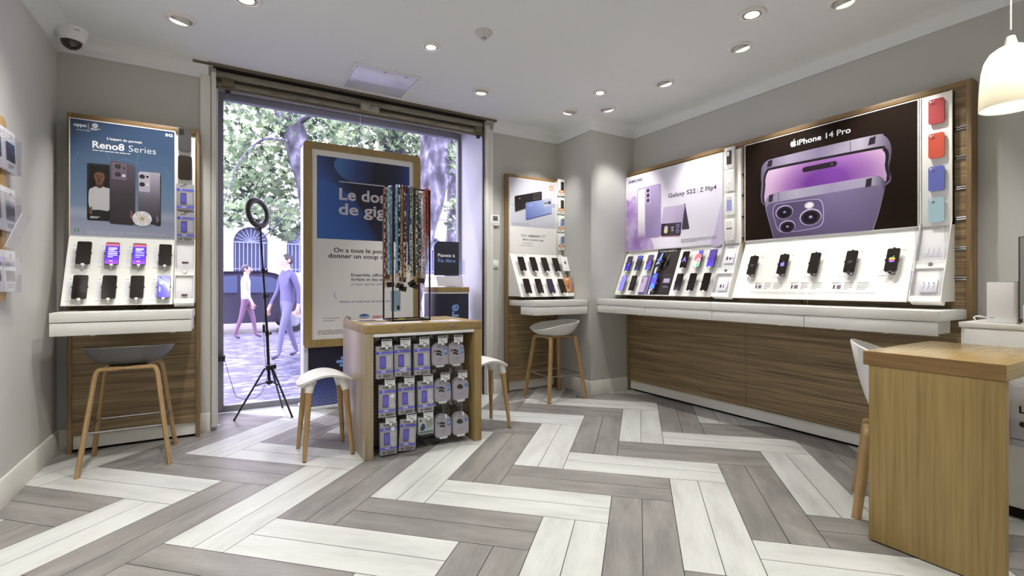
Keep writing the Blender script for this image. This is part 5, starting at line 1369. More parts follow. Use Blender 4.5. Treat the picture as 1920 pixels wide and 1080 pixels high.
def charger_mesh(kind):
    m = MB(); y = -.012
    out = smooth2([(-.058, -.150), (-.060, -.05), (-.045, -.018), (-.020, -.004), (.012, -.004), (.040, -.018), (.060, -.05), (.060, -.150), (.03, -.158), (-.03, -.158)], 4)[::-1]
    out = out[::-1]
    m.prism(out, y, 0, LAVC)
    m.prism([(a*.92, -.150+(b+.150)*.9) for a, b in out], y-.004, y, mat('blister grey', (168, 164, 176), .25))
    m.prism(rrect(-.030, .034, -.176, -.150, .010), -.010, 0, TAGM)
    y2 = y-.0046
    dk = mat('plug print', (50, 46, 50), .4)
    if kind == 'cable':
        for q in (0, -.020): m.flat([(-.030, -.058+q), (-.012, -.052+q), (.014, -.066+q), (.012, -.078+q), (-.006, -.070+q), (-.030, -.068+q)], y2, dk)
        m.flat([(-.050, -.055), (-.040, -.048), (-.028, -.058), (-.044, -.075)], y2-.0002, mat('hand print', (120, 100, 110), .5))
        m.flat(rrect(.030, .052, -.088, -.045, .002, 2), y2, mat('pack blue', (70, 120, 190), .4)); lines(m, .034, -.055, .014, 3, .010, .004, PRINTW, y2-.0003, 5)
    else:
        m.flat(smooth2([(-.030, -.060), (-.010, -.048), (.014, -.060), (.016, -.080), (-.004, -.084), (-.028, -.076)], 3), y2, dk); m.flat(circ(.010, -.071, .008, .012, 14), y2-.0002, mat('plug face', (90, 84, 88), .4))
        m.flat(rrect(.030, .050, -.072, -.048, .002, 2), y2, mat('pack blue', (70, 120, 190), .4))
    lines(m, -.025, -.030, .05, 1, .01, .004, PENC, y2, 7); lines(m, -.012, -.115, .03, 2, .010, .004, PENC, y2, 8)
    return m.mesh('charger_pack')
PK = {'screen0': screen_pack_mesh().mesh('screen_pack'), 'screen1': screen_pack_mesh(round_badge=[(.012, -.168)]).mesh('screen_pack'), 'screen2': screen_pack_mesh(round_badge=[(.034, -.075), (.038, -.142)]).mesh('screen_pack'), 'screen3': screen_pack_mesh(round_badge=[(.036, -.148)]).mesh('screen_pack'), 'screen4': screen_pack_mesh(round_badge=[(.028, -.045), (.034, -.152)]).mesh('screen_pack'), 'cable': charger_mesh('cable'), 'plug': charger_mesh('plug')}
sm_ = MB(); sm_.rbox(-.055, .055, -.012, 0, -.118, 0, mat('pack pale green', (178, 186, 184), .45), .002); sm_.flat(rrect(-.052, .052, -.112, -.096, .001, 1), -.0126, mat('pack green grey', (96, 120, 116), .5)); sm_.flat(smooth2([(-.045, -.085), (-.03, -.045), (-.012, -.05), (-.008, -.075), (-.02, -.09)], 3), -.0126, mat('pack navy', (48, 62, 96), .4)); lines(sm_, .0, -.03, .045, 5, .011, .005, PENC, -.0126, 4); sm_.flat(circ(-.04, -.022, .008, .008, 12), -.0126, mat('pack navy', (48, 62, 96), .4))
PK['small'] = sm_.mesh('small_pack')
kinds = [['screen0', 'screen1', 'screen0', 'cable', 'cable'], ['screen2', 'screen3', 'screen3', 'cable', 'plug'], ['screen4', 'screen3', 'small', 'cable', 'plug']]
for r in range(3):
    for i in range(5):
        x, z = cols[r][i], tops[r]; k = kinds[r][i]
        h_ = thing('peg_hook', f'chrome peg hook with price tag, {coln[i]} in the {rown[r]} row of the oak display', 'hook', F1, (x, 3.28, z+.0), 'peg hooks of the oak display', own=True)
        o = bpy.data.objects.new('hook_wire', hk_me); COL.objects.link(o); o.parent = h_
        o = bpy.data.objects.new('price_tag', tgc_me if (r == 2 and i > 2) else tg_me); COL.objects.link(o); o.parent = h_; o.location = (.010, -.034, .022); o['label'] = 'white price tag' if not (r == 2 and i > 2) else 'empty clear tag holder'
        nm = {'screen': 'screen_protector_pack', 'cable': 'charger_pack', 'plug': 'charger_pack', 'small': 'small_accessory_pack'}[k[:6] if k.startswith('screen') else k]
        lk = {'screen': 'grey and violet screen protector pack', 'cable': 'rounded charging cable pack', 'plug': 'rounded plug charger pack', 'small': 'small pale green accessory pack'}[k[:6] if k.startswith('screen') else k]
        o = bpy.data.objects.new(nm, PK[k]); COL.objects.link(o)
        o.location = (x, 3.272+(0.012 if i % 2 else 0), z); o.rotation_euler = (radians(-1.5), radians({(2, 1): 4, (1, 0): 1.5}.get((r, i), 0)), radians(RND.uniform(-3, 3)))
        tag(o, f'{lk}, {coln[i]} in the {rown[r]} row of the oak display', 'pack', 'packs hanging on the oak display')
        for q in range(1):           # more of the same hang behind
            p = o.copy(); COL.objects.link(p); p.location.y += .030*(q+1); p.location.x += .004; p.rotation_euler = (radians(-1), 0, 0)
            p['label'] = f'{lk} hidden behind the front one, {coln[i]} in the {rown[r]} row'

# papers on top
PAPER = mat('paper', (226, 224, 226), .5)
def sheet(x, y, w, d, rz, z, label, art=None, name='flyer'):
    m = MB(); m.box(-w/2, w/2, -d/2, d/2, 0, .0012, PAPER)
    if art: m.box(-w*.42, w*.1, -d*.42, d*.2, .0012, .0015, art)
    m.box(w*.14, w*.42, -d*.30, -d*.26, .0012, .0014, PENC)
    o = solo(name, m, label, 'flyer', F1, (x, y, z), own=True, rz=rz, smooth=0); return o
sheet(.92, 3.36, .20, .13, .2, .8862, 'white flyer with violet picture lying at the near corner of the oak display', mat('flyer violet', (120, 116, 160), .5))
sheet(1.10, 3.36, .21, .13, -.15, .8875, 'plain white flyer lying before the wire rack on the oak display')
sheet(1.40, 3.38, .22, .14, .1, .8862, 'white flyer lying at the far front corner of the oak display', mat('flyer grey', (170, 168, 180), .5))
sheet(.95, 3.72, .26, .18, .05, .8862, 'dark flyer lying behind the wire rack on the oak display', mat('flyer dark', (58, 56, 70), .5))

# ================================================================== WIRE RACK WITH PHONE STRAPS
RX0, RX1, RY0, RY1, RZ0, RZ1 = 1.045, 1.325, 3.50, 3.74, .886, 1.862
t = thing('strap_rack', 'black wire rack hung with colourful phone straps on the oak display', 'rack', F1, ((RX0+RX1)/2, (RY0+RY1)/2, RZ0))
q = .0055
for a in (RX0, RX1):
    for b in (RY0, RY1): MB().box(a-q, a+q, b-q, b+q, RZ0, RZ1, BLACKM).build('post', t)
for nm, z in (('base_frame', RZ0+.006), ('top_frame', RZ1)):
    m = MB()
    for b in (RY0, RY1): m.box(RX0-q, RX1+q, b-q, b+q, z-.005, z+.006, BLACKM)
    for a in (RX0, RX1): m.box(a-q, a+q, RY0, RY1, z-.005, z+.006, BLACKM)
    m.build(nm, t)
GOLD = mat('gold clasp', (176, 150, 96), .3, .8)
def strap(x, y, zb, cols_, style, label, along='x', ztop=None, patch=None, w=.014, ring=False):
    """loop of cord, beads or chain slung over a rail at (x, y)"""
    zt = (ztop or RZ1)+.006
    key = 'strap '+label[:24]
    mt = palette(key, cols_, scale=60 if style != 'bead' else 90, stretch=.8)
    t = thing('phone_strap', label, 'phone strap', F1, (x, y, zt), 'phone straps on the wire rack', own=True)
    L = zt-zb
    d = Vector((1, 0, 0)) if along == 'x' else Vector((0, 1, 0)); o_ = Vector((0, 1, 0)) if along == 'x' else Vector((1, 0, 0))
    r0 = {'cord': .0065, 'thick': .0095, 'bead': .0065, 'thin': .0035, 'chain': .006}[style]
    n = int(L/.0065)
    path = []
    ph = RND.uniform(0, 6)
    gap = w/2
    for i in range(n+1): path.append(o_*.011 + d*(gap+.002*sin(i*.09+ph)) + Vector((0, 0, -L+L*i/n)))
    for i in range(1, 6): a = pi*i/6; path.append(o_*.011*cos(a) + d*gap*cos(a)*.6 + Vector((0, 0, .011*sin(a))))
    for i in range(n+1): path.append(-o_*.011 + d*(-gap+.002*sin(i*.08+ph)) + Vector((0, 0, -L*i/n)))
    m = MB()
    if style == 'chain':
        k = 0; i = 0
        while i < len(path)-3:
            a, b = path[i], path[i+3]; c = (a+b)/2; ax = (b-a).normalized()
            sd = (d if k % 2 else o_); sd = (sd-ax*sd.dot(ax)).normalized()
            ell = [c+ax*.013*cos(v)+sd*.0075*sin(v) for v in [2*pi*j/10 for j in range(10)]]
            m.tube(ell, .0022, mt, 5, closed=True); k += 1; i += 3
    else:
        rs = [r0*(1+(.30 if style in ('bead', 'thick') else .16)*sin(i*(1.9 if style != 'thick' else 1.1))) for i in range(len(path))]
        if style == 'thick':
            for s_ in (0, pi):
                pp = [p+d*.0045*cos(i*.55+s_)+o_*.0045*sin(i*.55+s_) for i, p in enumerate(path)]
                m.tube(pp, r0*.75, mt, 7)
        else: m.tube(path, rs, mt, 7)
    m.build('strand', t, 60)
    m = MB(); lo = Vector((0, 0, -L))
    for s_ in (-1, 1): m.tube([lo+d*gap*s_-o_*.011*s_*0, lo+d*gap*.5*s_+Vector((0, 0, -.02)), lo+Vector((0, 0, -.034))], .0028, GOLD, 6)
    m.tube([lo+Vector((0, 0, -.044))+d*.010*cos(v)+Vector((0, 0, .010*sin(v))) for v in [2*pi*j/14 for j in range(14)]], .0024, GOLD, 6, closed=True)
    m.build('clasp', t)
    if patch:
        R = Matrix.Translation(lo+Vector((0, -.012, -.075))) @ Matrix.Rotation(patch, 4, 'Y')
        m = MB(); m.rbox(-.028, .028, -.0015, .0015, -.019, .019, mat('dark brown patch', (46, 36, 30), .5), .001, M=R); m.build('phone_patch', t)
    return t
def zx(px): return px
F_ = RY0
strap(RX0, 3.70, 1.185, [(120, 46, 26), (140, 58, 34), (104, 38, 22)], 'cord', 'rust red braided phone strap at the window end of the left rail', 'y')
strap(RX0, 3.665, 1.20, [(30, 28, 30), (190, 184, 176), (40, 36, 36)], 'bead', 'thin black and white speckled phone strap between the rust red ones', 'y', w=.008)
strap(RX0, 3.625, 1.19, [(132, 70, 38), (112, 56, 30), (186, 160, 120)], 'bead', 'brown and tan beaded phone strap on the left rail', 'y')
strap(RX0, 3.57, 1.23, [(140, 178, 200), (116, 156, 184), (168, 200, 214)], 'thick', 'thick pale blue rope phone strap at the front left post', 'y', w=.02, patch=-.1)
strap(1.075, F_, 1.24, [(136, 172, 206), (104, 142, 180)], 'thick', 'pale blue twisted phone strap just inside the front left post', w=.012)
strap(1.093, F_, 1.22, [(26, 24, 26), (220, 216, 210), (30, 28, 30)], 'bead', 'black and white beaded phone strap beside the pale blue ones', w=.008, patch=.25)
strap(1.115, F_, 1.20, [(150, 112, 66), (126, 88, 48), (176, 140, 92)], 'cord', 'golden brown phone strap in the front row of the wire rack', w=.014, patch=.22)
strap(1.138, F_, 1.25, [(92, 30, 24), (66, 24, 22), (214, 200, 190)], 'bead', 'dark red beaded phone strap in the front row', w=.012)
strap(1.162, F_, 1.30, [(44, 74, 140), (60, 92, 160), (36, 58, 116)], 'cord', 'royal blue braided phone strap in the front row', w=.014)
strap(1.182, F_, 1.24, [(214, 210, 204), (120, 50, 40), (60, 60, 66), (200, 180, 140)], 'bead', 'white and rust mixed bead phone strap beside the royal blue one', w=.010, patch=-.5)
strap(1.203, F_, 1.22, [(22, 62, 44), (30, 84, 58), (40, 44, 44)], 'cord', 'dark green phone strap in the front row', w=.016, patch=.35)
strap(1.228, F_, 1.25, [(220, 216, 208), (40, 38, 40), (150, 150, 146), (90, 120, 90)], 'bead', 'white, black and green mixed bead phone strap', ztop=RZ1-.03, w=.014)
strap(1.250, F_, 1.26, [(30, 28, 30), (216, 210, 204), (150, 70, 70), (90, 80, 130)], 'bead', 'black and white mixed bead phone strap with rose beads', ztop=RZ1-.03, w=.012, patch=.08)
strap(1.277, F_, 1.19, [(186, 172, 130), (160, 148, 104), (206, 196, 160)], 'chain', 'cream and gold chain phone strap in the front row', ztop=RZ1-.03, w=.018)
strap(1.298, F_, 1.35, [(190, 84, 40), (206, 108, 60)], 'thin', 'thin orange phone strap near the front right post', w=.020)
strap(1.311, F_, 1.52, [(176, 56, 34), (158, 46, 28), (196, 84, 50)], 'bead', 'short orange red beaded phone strap at the front right post', w=.012)
strap(RX1, 3.55, 1.55, [(50, 18, 18), (28, 18, 18), (90, 34, 30)], 'bead', 'short black and dark red phone strap on the right rail', 'y', w=.016)
strap(RX1, 3.60, 1.60, [(24, 22, 24), (34, 32, 36)], 'chain', 'short black chain phone strap on the right rail', 'y', w=.016)
strap(RX1, 3.66, 1.22, [(180, 186, 216), (150, 156, 196)], 'thin', 'thin lavender phone strap at the back of the right rail', 'y', w=.016, patch=.0)
strap(1.19, RY1, 1.27, [(206, 200, 190), (70, 110, 90), (50, 50, 54)], 'bead', 'green and white bead phone strap on the back rail', w=.016, patch=.15)
strap(1.10, RY1, 1.24, [(120, 60, 40), (200, 190, 170)], 'bead', 'brown and cream bead phone strap on the back rail', w=.016)
# clear blue phone case hanging in the rack
t = thing('hanging_phone_case', 'pale blue clear phone case hanging inside the wire rack', 'phone case', F1, (1.095, 3.60, .955), own=True)
AQ = clear('aqua clear', (168, 214, 226), .12, .30)
m = MB(); m.plate(-.036, .036, 0, .155, .010, -.005, .005, AQ); m.build('shell', t)
m = MB(); m.plate(.010, .030, .012, .045, .009, -.007, .006, mat('case navy', (30, 40, 60), .3)); m.build('camera_ring', t)
m = MB(); m.tube([(0, 0, .15), (.004, .01, .22), (0, .0, .29)], .002, mat('cord grey', (120, 120, 124), .6), 6); m.build('cord', t)
m = MB(); m.rbox(1.11, 1.16, 3.56, 3.60, .894, .900, mat('yellow tag', (210, 204, 90), .5), .001); solo('price_label', m, 'small yellow label under the blue case in the wire rack', 'label', F1, (1.135, 3.58, .894))

# ================================================================== TALL POSTER STAND IN THE WINDOW
t = thing('poster_stand', 'tall white stand with oak framed blue and white poster before the shop window', 'poster stand', F1, (1.17, 4.94, 0))
BODYW = mat('stand white', (226, 226, 234), .4)
MB().rbox(.622, 1.718, 4.845, 5.05, .03, 2.455, BODYW, .012).build('body', t)
MB().rbox(.605, 1.735, 4.815, 5.075, 0, .03, BODYW, .008).build('foot_plate', t)
m = MB(); y0, y1 = 4.808, 4.846
o_ = rrect(.617, 1.723, .578, 2.472, .035, 5); i_ = rrect(.690, 1.652, .648, 2.408, .004, 5)
n = len(o_)
vs = [(a, y0, b) for a, b in o_]+[(a, y0, b) for a, b in i_]+[(a, y1, b) for a, b in o_]+[(a, y1, b) for a, b in i_]
fs = []
for k in range(n):
    j = (k+1) % n
    fs += [(k, j, n+j, n+k), (2*n+k, 2*n+j, j, k)[::1], (n+k, n+j, 3*n+j, 3*n+k), (3*n+k, 3*n+j, 2*n+j, 2*n+k)]
m.add(vs, fs, OAK_Z); m.build('oak_frame', t)
yp = 4.822
MB().box(.688, 1.654, yp, yp+.01, .646, 2.410, mat('poster paper', (232, 230, 228), .35)).build('poster_sheet', t)
Y1 = yp-.0008
NAVY = mat('navy print', (36, 36, 54), .35)
m = MB()
m.flat(rrect(.733, 1.610, 1.584, 2.353, .0005, 1), Y1, gradmat('navy field', [(0, (92, 128, 190)), (.28, (66, 92, 160)), (.5, (36, 38, 58)), (.8, (32, 30, 44)), (1, (52, 60, 120))], 0, .3, rot=(.75, .35)))
m.flat((smooth2([(.912, 2.352), (.884, 2.300), (.892, 2.250), (.930, 2.195), (1.00, 2.150), (1.10, 2.130), (1.25, 2.13), (1.45, 2.11), (1.609, 2.12)], 4, False)+[(1.609, 2.352)])[::-1], Y1-.0004, gradmat('blue blob', [(0, (84, 136, 190)), (.18, (76, 124, 184)), (.40, (52, 70, 130)), (.6, (34, 34, 50)), (.85, (36, 40, 70)), (1, (54, 66, 140))], 0, .3))
lob = smooth2([(.735, 2.134), (.80, 2.136), (.87, 2.112), (.935, 2.072), (1.00, 2.025), (1.067, 1.965), (1.12, 1.90), (1.164, 1.822), (1.205, 1.72), (1.225, 1.64), (1.232, 1.587)], 5, False)
m.flat((lob+[(.735, 1.587)])[::-1], Y1-.0006, gradmat('blue lobe', [(0, (66, 112, 190)), (.3, (58, 94, 168)), (.55, (38, 50, 96)), (.75, (32, 32, 50)), (1, (34, 32, 48))], 0, .3, rot=(.85, .22)))
m.build('blue_picture', t, 0)
m = MB(); Y2 = Y1-.0012
W3 = mat('soft white print', (206, 202, 210), .5)
for a, b in (((.930, 2.130), (1.352, 2.130)), ((1.350, 2.131), (1.420, 2.04))):
    d = Vector((b[0]-a[0], b[1]-a[1])).normalized()*.0045
    m.flat([(a[0]-d.y*-1, a[1]-d.x), (b[0]+d.y, b[1]-d.x), (b[0]-d.y, b[1]+d.x), (a[0]-d.y, a[1]+d.x)], Y2, W3)
txt(m, 'Le don', .930, 1.962, W3, w=.455, h=.112, y=Y2, bold=.022); txt(m, 'de giga', .924, 1.823, W3, w=.520, h=.110, y=Y2, bold=.022)
m.build('headline', t, 0)
m = MB(); DKP = mat('dark slate print', (48, 48, 58), .5)
txt(m, 'On a tous le pouvoir de', .880, 1.463, DKP, w=.66, h=.043, y=Y1, bold=.016); txt(m, 'donner un coup de main', .832, 1.408, DKP, w=.71, h=.043, y=Y1, bold=.016)
m.build('slogan', t, 0); m = MB()
txt(m, 'Ensemble, offrons des', 1.039, 1.236, DKP, w=.41, h=.029, y=Y1, bold=.014); txt(m, 'forfaits et des services', 1.039, 1.193, DKP, w=.41, h=.029, y=Y1, bold=.014); txt(m, 'à ceux qui en ont besoin', 1.039, 1.149, mat('mid slate print', (110, 110, 118), .5), w=.42, h=.029, y=Y1)
m.build('offer_text', t, 0); m = MB()
BLP = mat('blue print', (90, 112, 170), .5)
txt(m, 'Flashez ce code pour en savoir plus', .936, .985, BLP, w=.48, h=.022, y=Y1, bold=.006)
m.tube([(.886, Y1, 1.09), (.888, Y1, 1.06), (.898, Y1, 1.035), (.908, Y1, 1.022)], .0018, BLP, 5)
m.build('code_caption', t, 0); m = MB()
txt(m, 'Nos associations', .791, .838, DKP, w=.145, h=.013, y=Y1); txt(m, 'partenaires :', .791, .814, DKP, w=.105, h=.013, y=Y1)
m.tube([(.976, Y1, .828), (.99, Y1, .838), (1.0, Y1, .862), (1.003, Y1, .838), (1.018, Y1, .832)], .0022, DKP, 5); m.tube([(.984, Y1, .848), (1.016, Y1, .852)], .002, DKP, 5); lines(m, 1.015, .846, .035, 1, .01, .012, DKP, Y1, 3); lines(m, 1.01, .828, .045, 1, .01, .004, DKP, Y1, 5)
m.build('partner_text', t, 0); m = MB()
BL2 = mat('sticker blue', (62, 104, 176), .5)
rr = random.Random(5); m.flat([(1.160+(.052 if i % 2 else .040)*cos(2*pi*i/26)*1.05, .850+(.028 if i % 2 else .020)*sin(2*pi*i/26)) for i in range(26)], Y1, BL2); txt(m, 'FAGE', 1.160, .828, W3, w=.085, h=.024, y=Y1-.0004, bold=.03, align='C')
m.build('partner_badge', t, 0); m = MB()
RDP = mat('red print', (190, 70, 70), .5)
lines(m, 1.238, .850, .11, 2, .013, .008, RDP, Y1, 14)
lines(m, .740, .730, .50, 3, .015, .006, PENC, Y1, 17)
m.build('small_print', t, 0)
yl = 4.834
MB().box(.662, 1.706, yl, 4.85, .035, .572, NAVY).build('lower_panel', t)
m = MB(); SKY = mat('sky stripe', (124, 160, 226), .4)
for a, b, c in ((.945, 1.06, .462), (.905, 1.05, .428), (.934, 1.02, .393)): m.flat(rrect(a, b, c-.014, c+.014, .012, 4), yl-.0008, SKY)
txt(m, 'un', .925, .300, W3, w=.055, h=.04, y=yl-.0008, bold=.03)
m.build('stripe_mark', t, 0)
m = MB(); PBL = gradmat('pattern blue', [(0, (146, 166, 236)), (.5, (104, 118, 206)), (1, (52, 56, 112))], 2, .4)
hx = .0415
for row in range(8):
    for c_ in range(30):
        cx = .690+c_*hx+(hx/2 if row % 2 else 0); cz = .055+row*hx*.866
        if cx > 1.68: continue
        for k in range(6):
            a0 = k*pi/3+pi/6+.16; a1 = (k+1)*pi/3+pi/6-.16; r0, r1 = hx*.40, hx*.54
            m.flat([(cx+r0*cos(a0), cz+r0*sin(a0)), (cx+r1*cos(a0), cz+r1*sin(a0)), (cx+r1*cos(a1), cz+r1*sin(a1)), (cx+r0*cos(a1), cz+r0*sin(a1))][::-1], yl-.0008, PBL)
        for k in range(3):
            a0 = k*2*pi/3+pi/2; d = (cos(a0), sin(a0)); p_ = (-d[1]*.0035, d[0]*.0035)
            m.flat([(cx+p_[0], cz+p_[1]), (cx+d[0]*hx*.28+p_[0], cz+d[1]*hx*.28+p_[1]), (cx+d[0]*hx*.28-p_[0], cz+d[1]*hx*.28-p_[1]), (cx-p_[0], cz-p_[1])], yl-.0008, PBL)
m.build('floral_pattern', t, 0)

# ================================================================== NAVY PLINTH WITH SIGN
t = thing('display_plinth', 'navy square plinth with oak top beside the shop window', 'plinth', F1, (2.01, 4.82, 0))
MB().rbox(1.836, 2.180, 4.626, 5.015, 0, 1.064, NAVY, .003).build('body', t)
MB().rbox(1.834, 2.182, 4.624, 5.017, 1.064, 1.080, PRINTW, .002).build('white_band', t)
MB().rbox(1.830, 2.186, 4.620, 5.020, 1.080, 1.132, OAK_X, .003).build('oak_top', t)
m = MB(); txt(m, 'fibre', 2.062, .672, SKY, w=.282, h=.105, y=4.6245, bold=.03, rot=pi/2); m.build('lettering', t, 0)
t = thing('counter_sign', 'dark rounded sign with two lines of text in a clear stand on the navy plinth', 'sign', F1, (2.01, 4.82, 1.132))
out = [(1.867, 1.252), (2.148, 1.252), (2.148, 1.612)]+[(1.932+.065*cos(a), 1.547+.065*sin(a)) for a in [pi/2+pi/2*i/8 for i in range(9)]]
MB().prism(out, 4.800, 4.805, mat('sign slate', (46, 46, 60), .35)).build('sign_face', t, 0)
m = MB(); txt(m, 'Passez à', 1.908, 1.450, PRINTW, w=.193, h=.034, y=4.799, bold=.02); txt(m, 'la fibre', 1.936, 1.393, SKY, w=.172, h=.036, y=4.799, bold=.012, shear=.25)
for a, b, c in ((1.912, 1.935, 1.428), (1.902, 1.932, 1.414), (1.910, 1.930, 1.400)): m.flat(rrect(a, b, c-.004, c+.004, .003, 3), 4.799, SKY)
m.build('lettering', t, 0)
m = MB(); m.box(1.86, 2.19, 4.806, 4.809, 1.134, 1.60, CLEAR); m.box(2.187, 2.19, 4.74, 4.93, 1.134, 1.42, CLEAR); m.box(1.86, 2.19, 4.74, 4.93, 1.1325, 1.136, CLEAR); m.prism([(4.735, 1.136), (4.739, 1.136), (4.799, 1.26), (4.795, 1.26)], 1.86, 2.19, CLEAR, ax='yz'); m.build('clear_stand', t, 0)
m = MB(); m.prism([(4.742, 1.140), (4.746, 1.140), (4.792, 1.246), (4.788, 1.246)], 1.885, 2.175, PAPER, ax='yz'); lines_y = None
solo('leaflet', m, 'pale leaflet lying in the clear stand below the dark sign', 'leaflet', F1, (2.03, 4.77, 1.14), smooth=0)

# ================================================================== RING LIGHT ON TRIPOD
t = thing('ring_light', 'black ring light on a tall tripod stand before the window', 'ring light', F1, (.345, 4.845, 0))
hub = Vector((.345, 4.845, .42)); topv = Vector((.276, 4.848, 1.640))
for f in ((.078, 4.80), (.507, 4.652), (.47, 5.073)):
    F_ = Vector((f[0], f[1], .008)); d = (F_-hub).normalized()
    m = MB(); s0 = Vector((hub.x, hub.y, .42))+Vector((d.x, d.y, 0)).normalized()*.035
    m.tube([s0, s0.lerp(F_, .5), F_], .0085, BLACKP, 8)
    leg = m.build('leg', t)
    k = MB(); k.ball(tuple(F_), .011, BLACKP, 10, 6); k.build('rubber_foot', leg)
    mid = s0.lerp(F_, .36); k = MB(); k.tube([mid, (hub.x+.01*d.x, hub.y+.01*d.y, .30)], .006, BLACKP, 6); k.tube([(mid.x-.01, mid.y, mid.z), (mid.x+.01, mid.y, mid.z)], .006, STEEL, 8); k.build('brace', leg)
m = MB(); m.lathe([(.012, -.02), (.030, -.015), (.030, .02), (.016, .026)], BLACKP, 16, c=tuple(hub)); m.lathe([(.014, -.025), (.024, -.02), (.024, .005), (.014, .01)], BLACKP, 14, c=(hub.x, hub.y, .30)); m.rbox(hub.x+.025, hub.x+.055, hub.y-.01, hub.y+.01, .405, .445, BLACKP, .005); m.build('hub', t)
ax_ = topv-hub
m = MB(); m.tube([Vector((hub.x, hub.y, .27)), hub+ax_*.25], .0125, BLACKP, 12); m.tube([hub+ax_*.25, hub+ax_*.52], .0105, BLACKP, 12); m.tube([hub+ax_*.52, hub+ax_*.72], .009, BLACKP, 12); m.tube([hub+ax_*.72, topv], .0075, BLACKP, 12); m.build('pole', t)
for a in (.25, .52, .70):
    p = hub+ax_*a; m = MB(); m.tube([p-ax_.normalized()*.022, p+ax_.normalized()*.022], .017, BLACKP, 12); m.tube([p, p+Vector((.028, -.012, 0))], .006, BLACKP, 8); m.tube([p+Vector((.026, -.012, -.012)), p+Vector((.030, -.013, .014))], .0065, BLACKP, 8); m.build('clamp_collar', t)
c = Vector((.256, 4.85, 1.782)); nrm = Vector((-.72, .69, -.10)).normalized()
R = nrm.to_track_quat('Z', 'Y').to_matrix().to_4x4(); Mx = Matrix.Translation(c) @ R
RB = mat('ring housing', (50, 42, 42), .35)
def torus(R0, r1, r2, z0, m_, mt, n=48, k=12):
    vs = []; fs = []
    for i in range(n):
        a = 2*pi*i/n
        for j in range(k):
            b = 2*pi*j/k; rr = R0+r1*cos(b); vs.append((rr*cos(a), rr*sin(a), z0+r2*sin(b)))
    for i in range(n):
        for j in range(k): fs.append((i*k+j, ((i+1) % n)*k+j, ((i+1) % n)*k+(j+1) % k, i*k+(j+1) % k))
    m_.add(vs, fs, mt, Mx)
m = MB(); torus(.112, .026, .012, -.004, m, RB); m.build('ring_housing', t, 60)
m = MB(); torus(.112, .0262, .0085, .008, m, mat('ring diffuser', (240, 240, 250), .35)); m.build('ring_diffuser', t, 60)
m = MB(); low = Mx @ Vector((0, 0, 0)); bt = c+Vector((.02, 0, -.142)); m.rbox(c.x-.022, c.x+.030, c.y-.012, c.y+.012, c.z-.150, c.z-.105, RB, .006); m.tube([(c.x+.01, c.y, c.z-.150), tuple(topv)], .006, STEEL, 8); m.tube([Vector((c.x+.0, c.y, c.z-.11)), c+Vector((-.012, 0, -.06)), c+Vector((-.05, .01, -.035)), c+Vector((-.075, .02, -.04))], .004, BLACKP, 6); m.build('bracket', t)
m = MB(); pts = [(.262, 4.86, 1.63), (.29, 4.845, 1.3), (.315, 4.835, 1.0), (.300, 4.83, .80)]
m.tube(smooth2(pts, 6, False), .0022, BLACKP, 6); m.rbox(.290, .310, 4.822, 4.838, .735, .805, BLACKP, .004); m.tube(smooth2([(.300, 4.83, .735), (.305, 4.825, .6), (.318, 4.83, .43), (.33, 4.84, .35), (.28, 4.84, .20), (.20, 4.83, .165), (.10, 4.85, .19), (.06, 4.87, .30), (.01, 4.90, .50)], 6, False), .0022, BLACKP, 6); m.build('power_cord', t)
t = thing('wall_socket', 'small dark socket box on the edge of the window frame', 'socket', F1, (0, 5.12, .5)); MB().rbox(-.045, .012, 5.06, 5.149, .475, .525, mat('socket brown', (58, 44, 40), .5), .004).build('box', t)

# ================================================================== BROCHURE RACK ON THE SIDE WALL (local x = toward the window)
OAKB = wood('oak rack', [(0.3, (160, 124, 70)), (0.5, (188, 152, 96)), (0.7, (204, 170, 116))], 2)
t = thing('brochure_rack', 'oak framed wall rack with clear brochure pockets on the left wall', 'brochure rack', F0, (3.2, -.002, 1.07))
o_ = rrect(2.70, 3.545, 1.068, 2.005, .05, 6); i_ = rrect(2.76, 3.485, 1.128, 1.945, .012, 6); n = len(o_)
vs = [(a, -.030, b) for a, b in o_]+[(a, -.030, b) for a, b in i_]+[(a, -.002, b) for a, b in o_]+[(a, -.002, b) for a, b in i_]
fs = []
for k in range(n):
    j = (k+1) % n; fs += [(k, j, n+j, n+k), (2*n+k, 2*n+j, j, k), (n+k, n+j, 3*n+j, 3*n+k), (3*n+k, 3*n+j, 2*n+j, 2*n+k)]
m = MB(); m.add(vs, fs, OAKB); m.build('oak_frame', t)
PHOTO1 = gradmat('night photo print', [(0, (40, 44, 56)), (.4, (60, 66, 88)), (.7, (30, 34, 48)), (1, (54, 66, 96))], 2, .4, noise=.5)
PHOTO2 = gradmat('street photo print', [(0, (96, 92, 92)), (.4, (150, 142, 140)), (.7, (90, 86, 96)), (1, (206, 208, 220))], 2, .4, noise=.5)
PHOTO3 = gradmat('violet photo print', [(0, (70, 60, 100)), (.4, (96, 88, 170)), (.7, (130, 120, 110)), (1, (190, 180, 170))], 2, .4, noise=.5)
rows = [(1.955, 1.735), (1.655, 1.425), (1.330, 1.115)]
rown2 = ('top', 'middle', 'bottom')
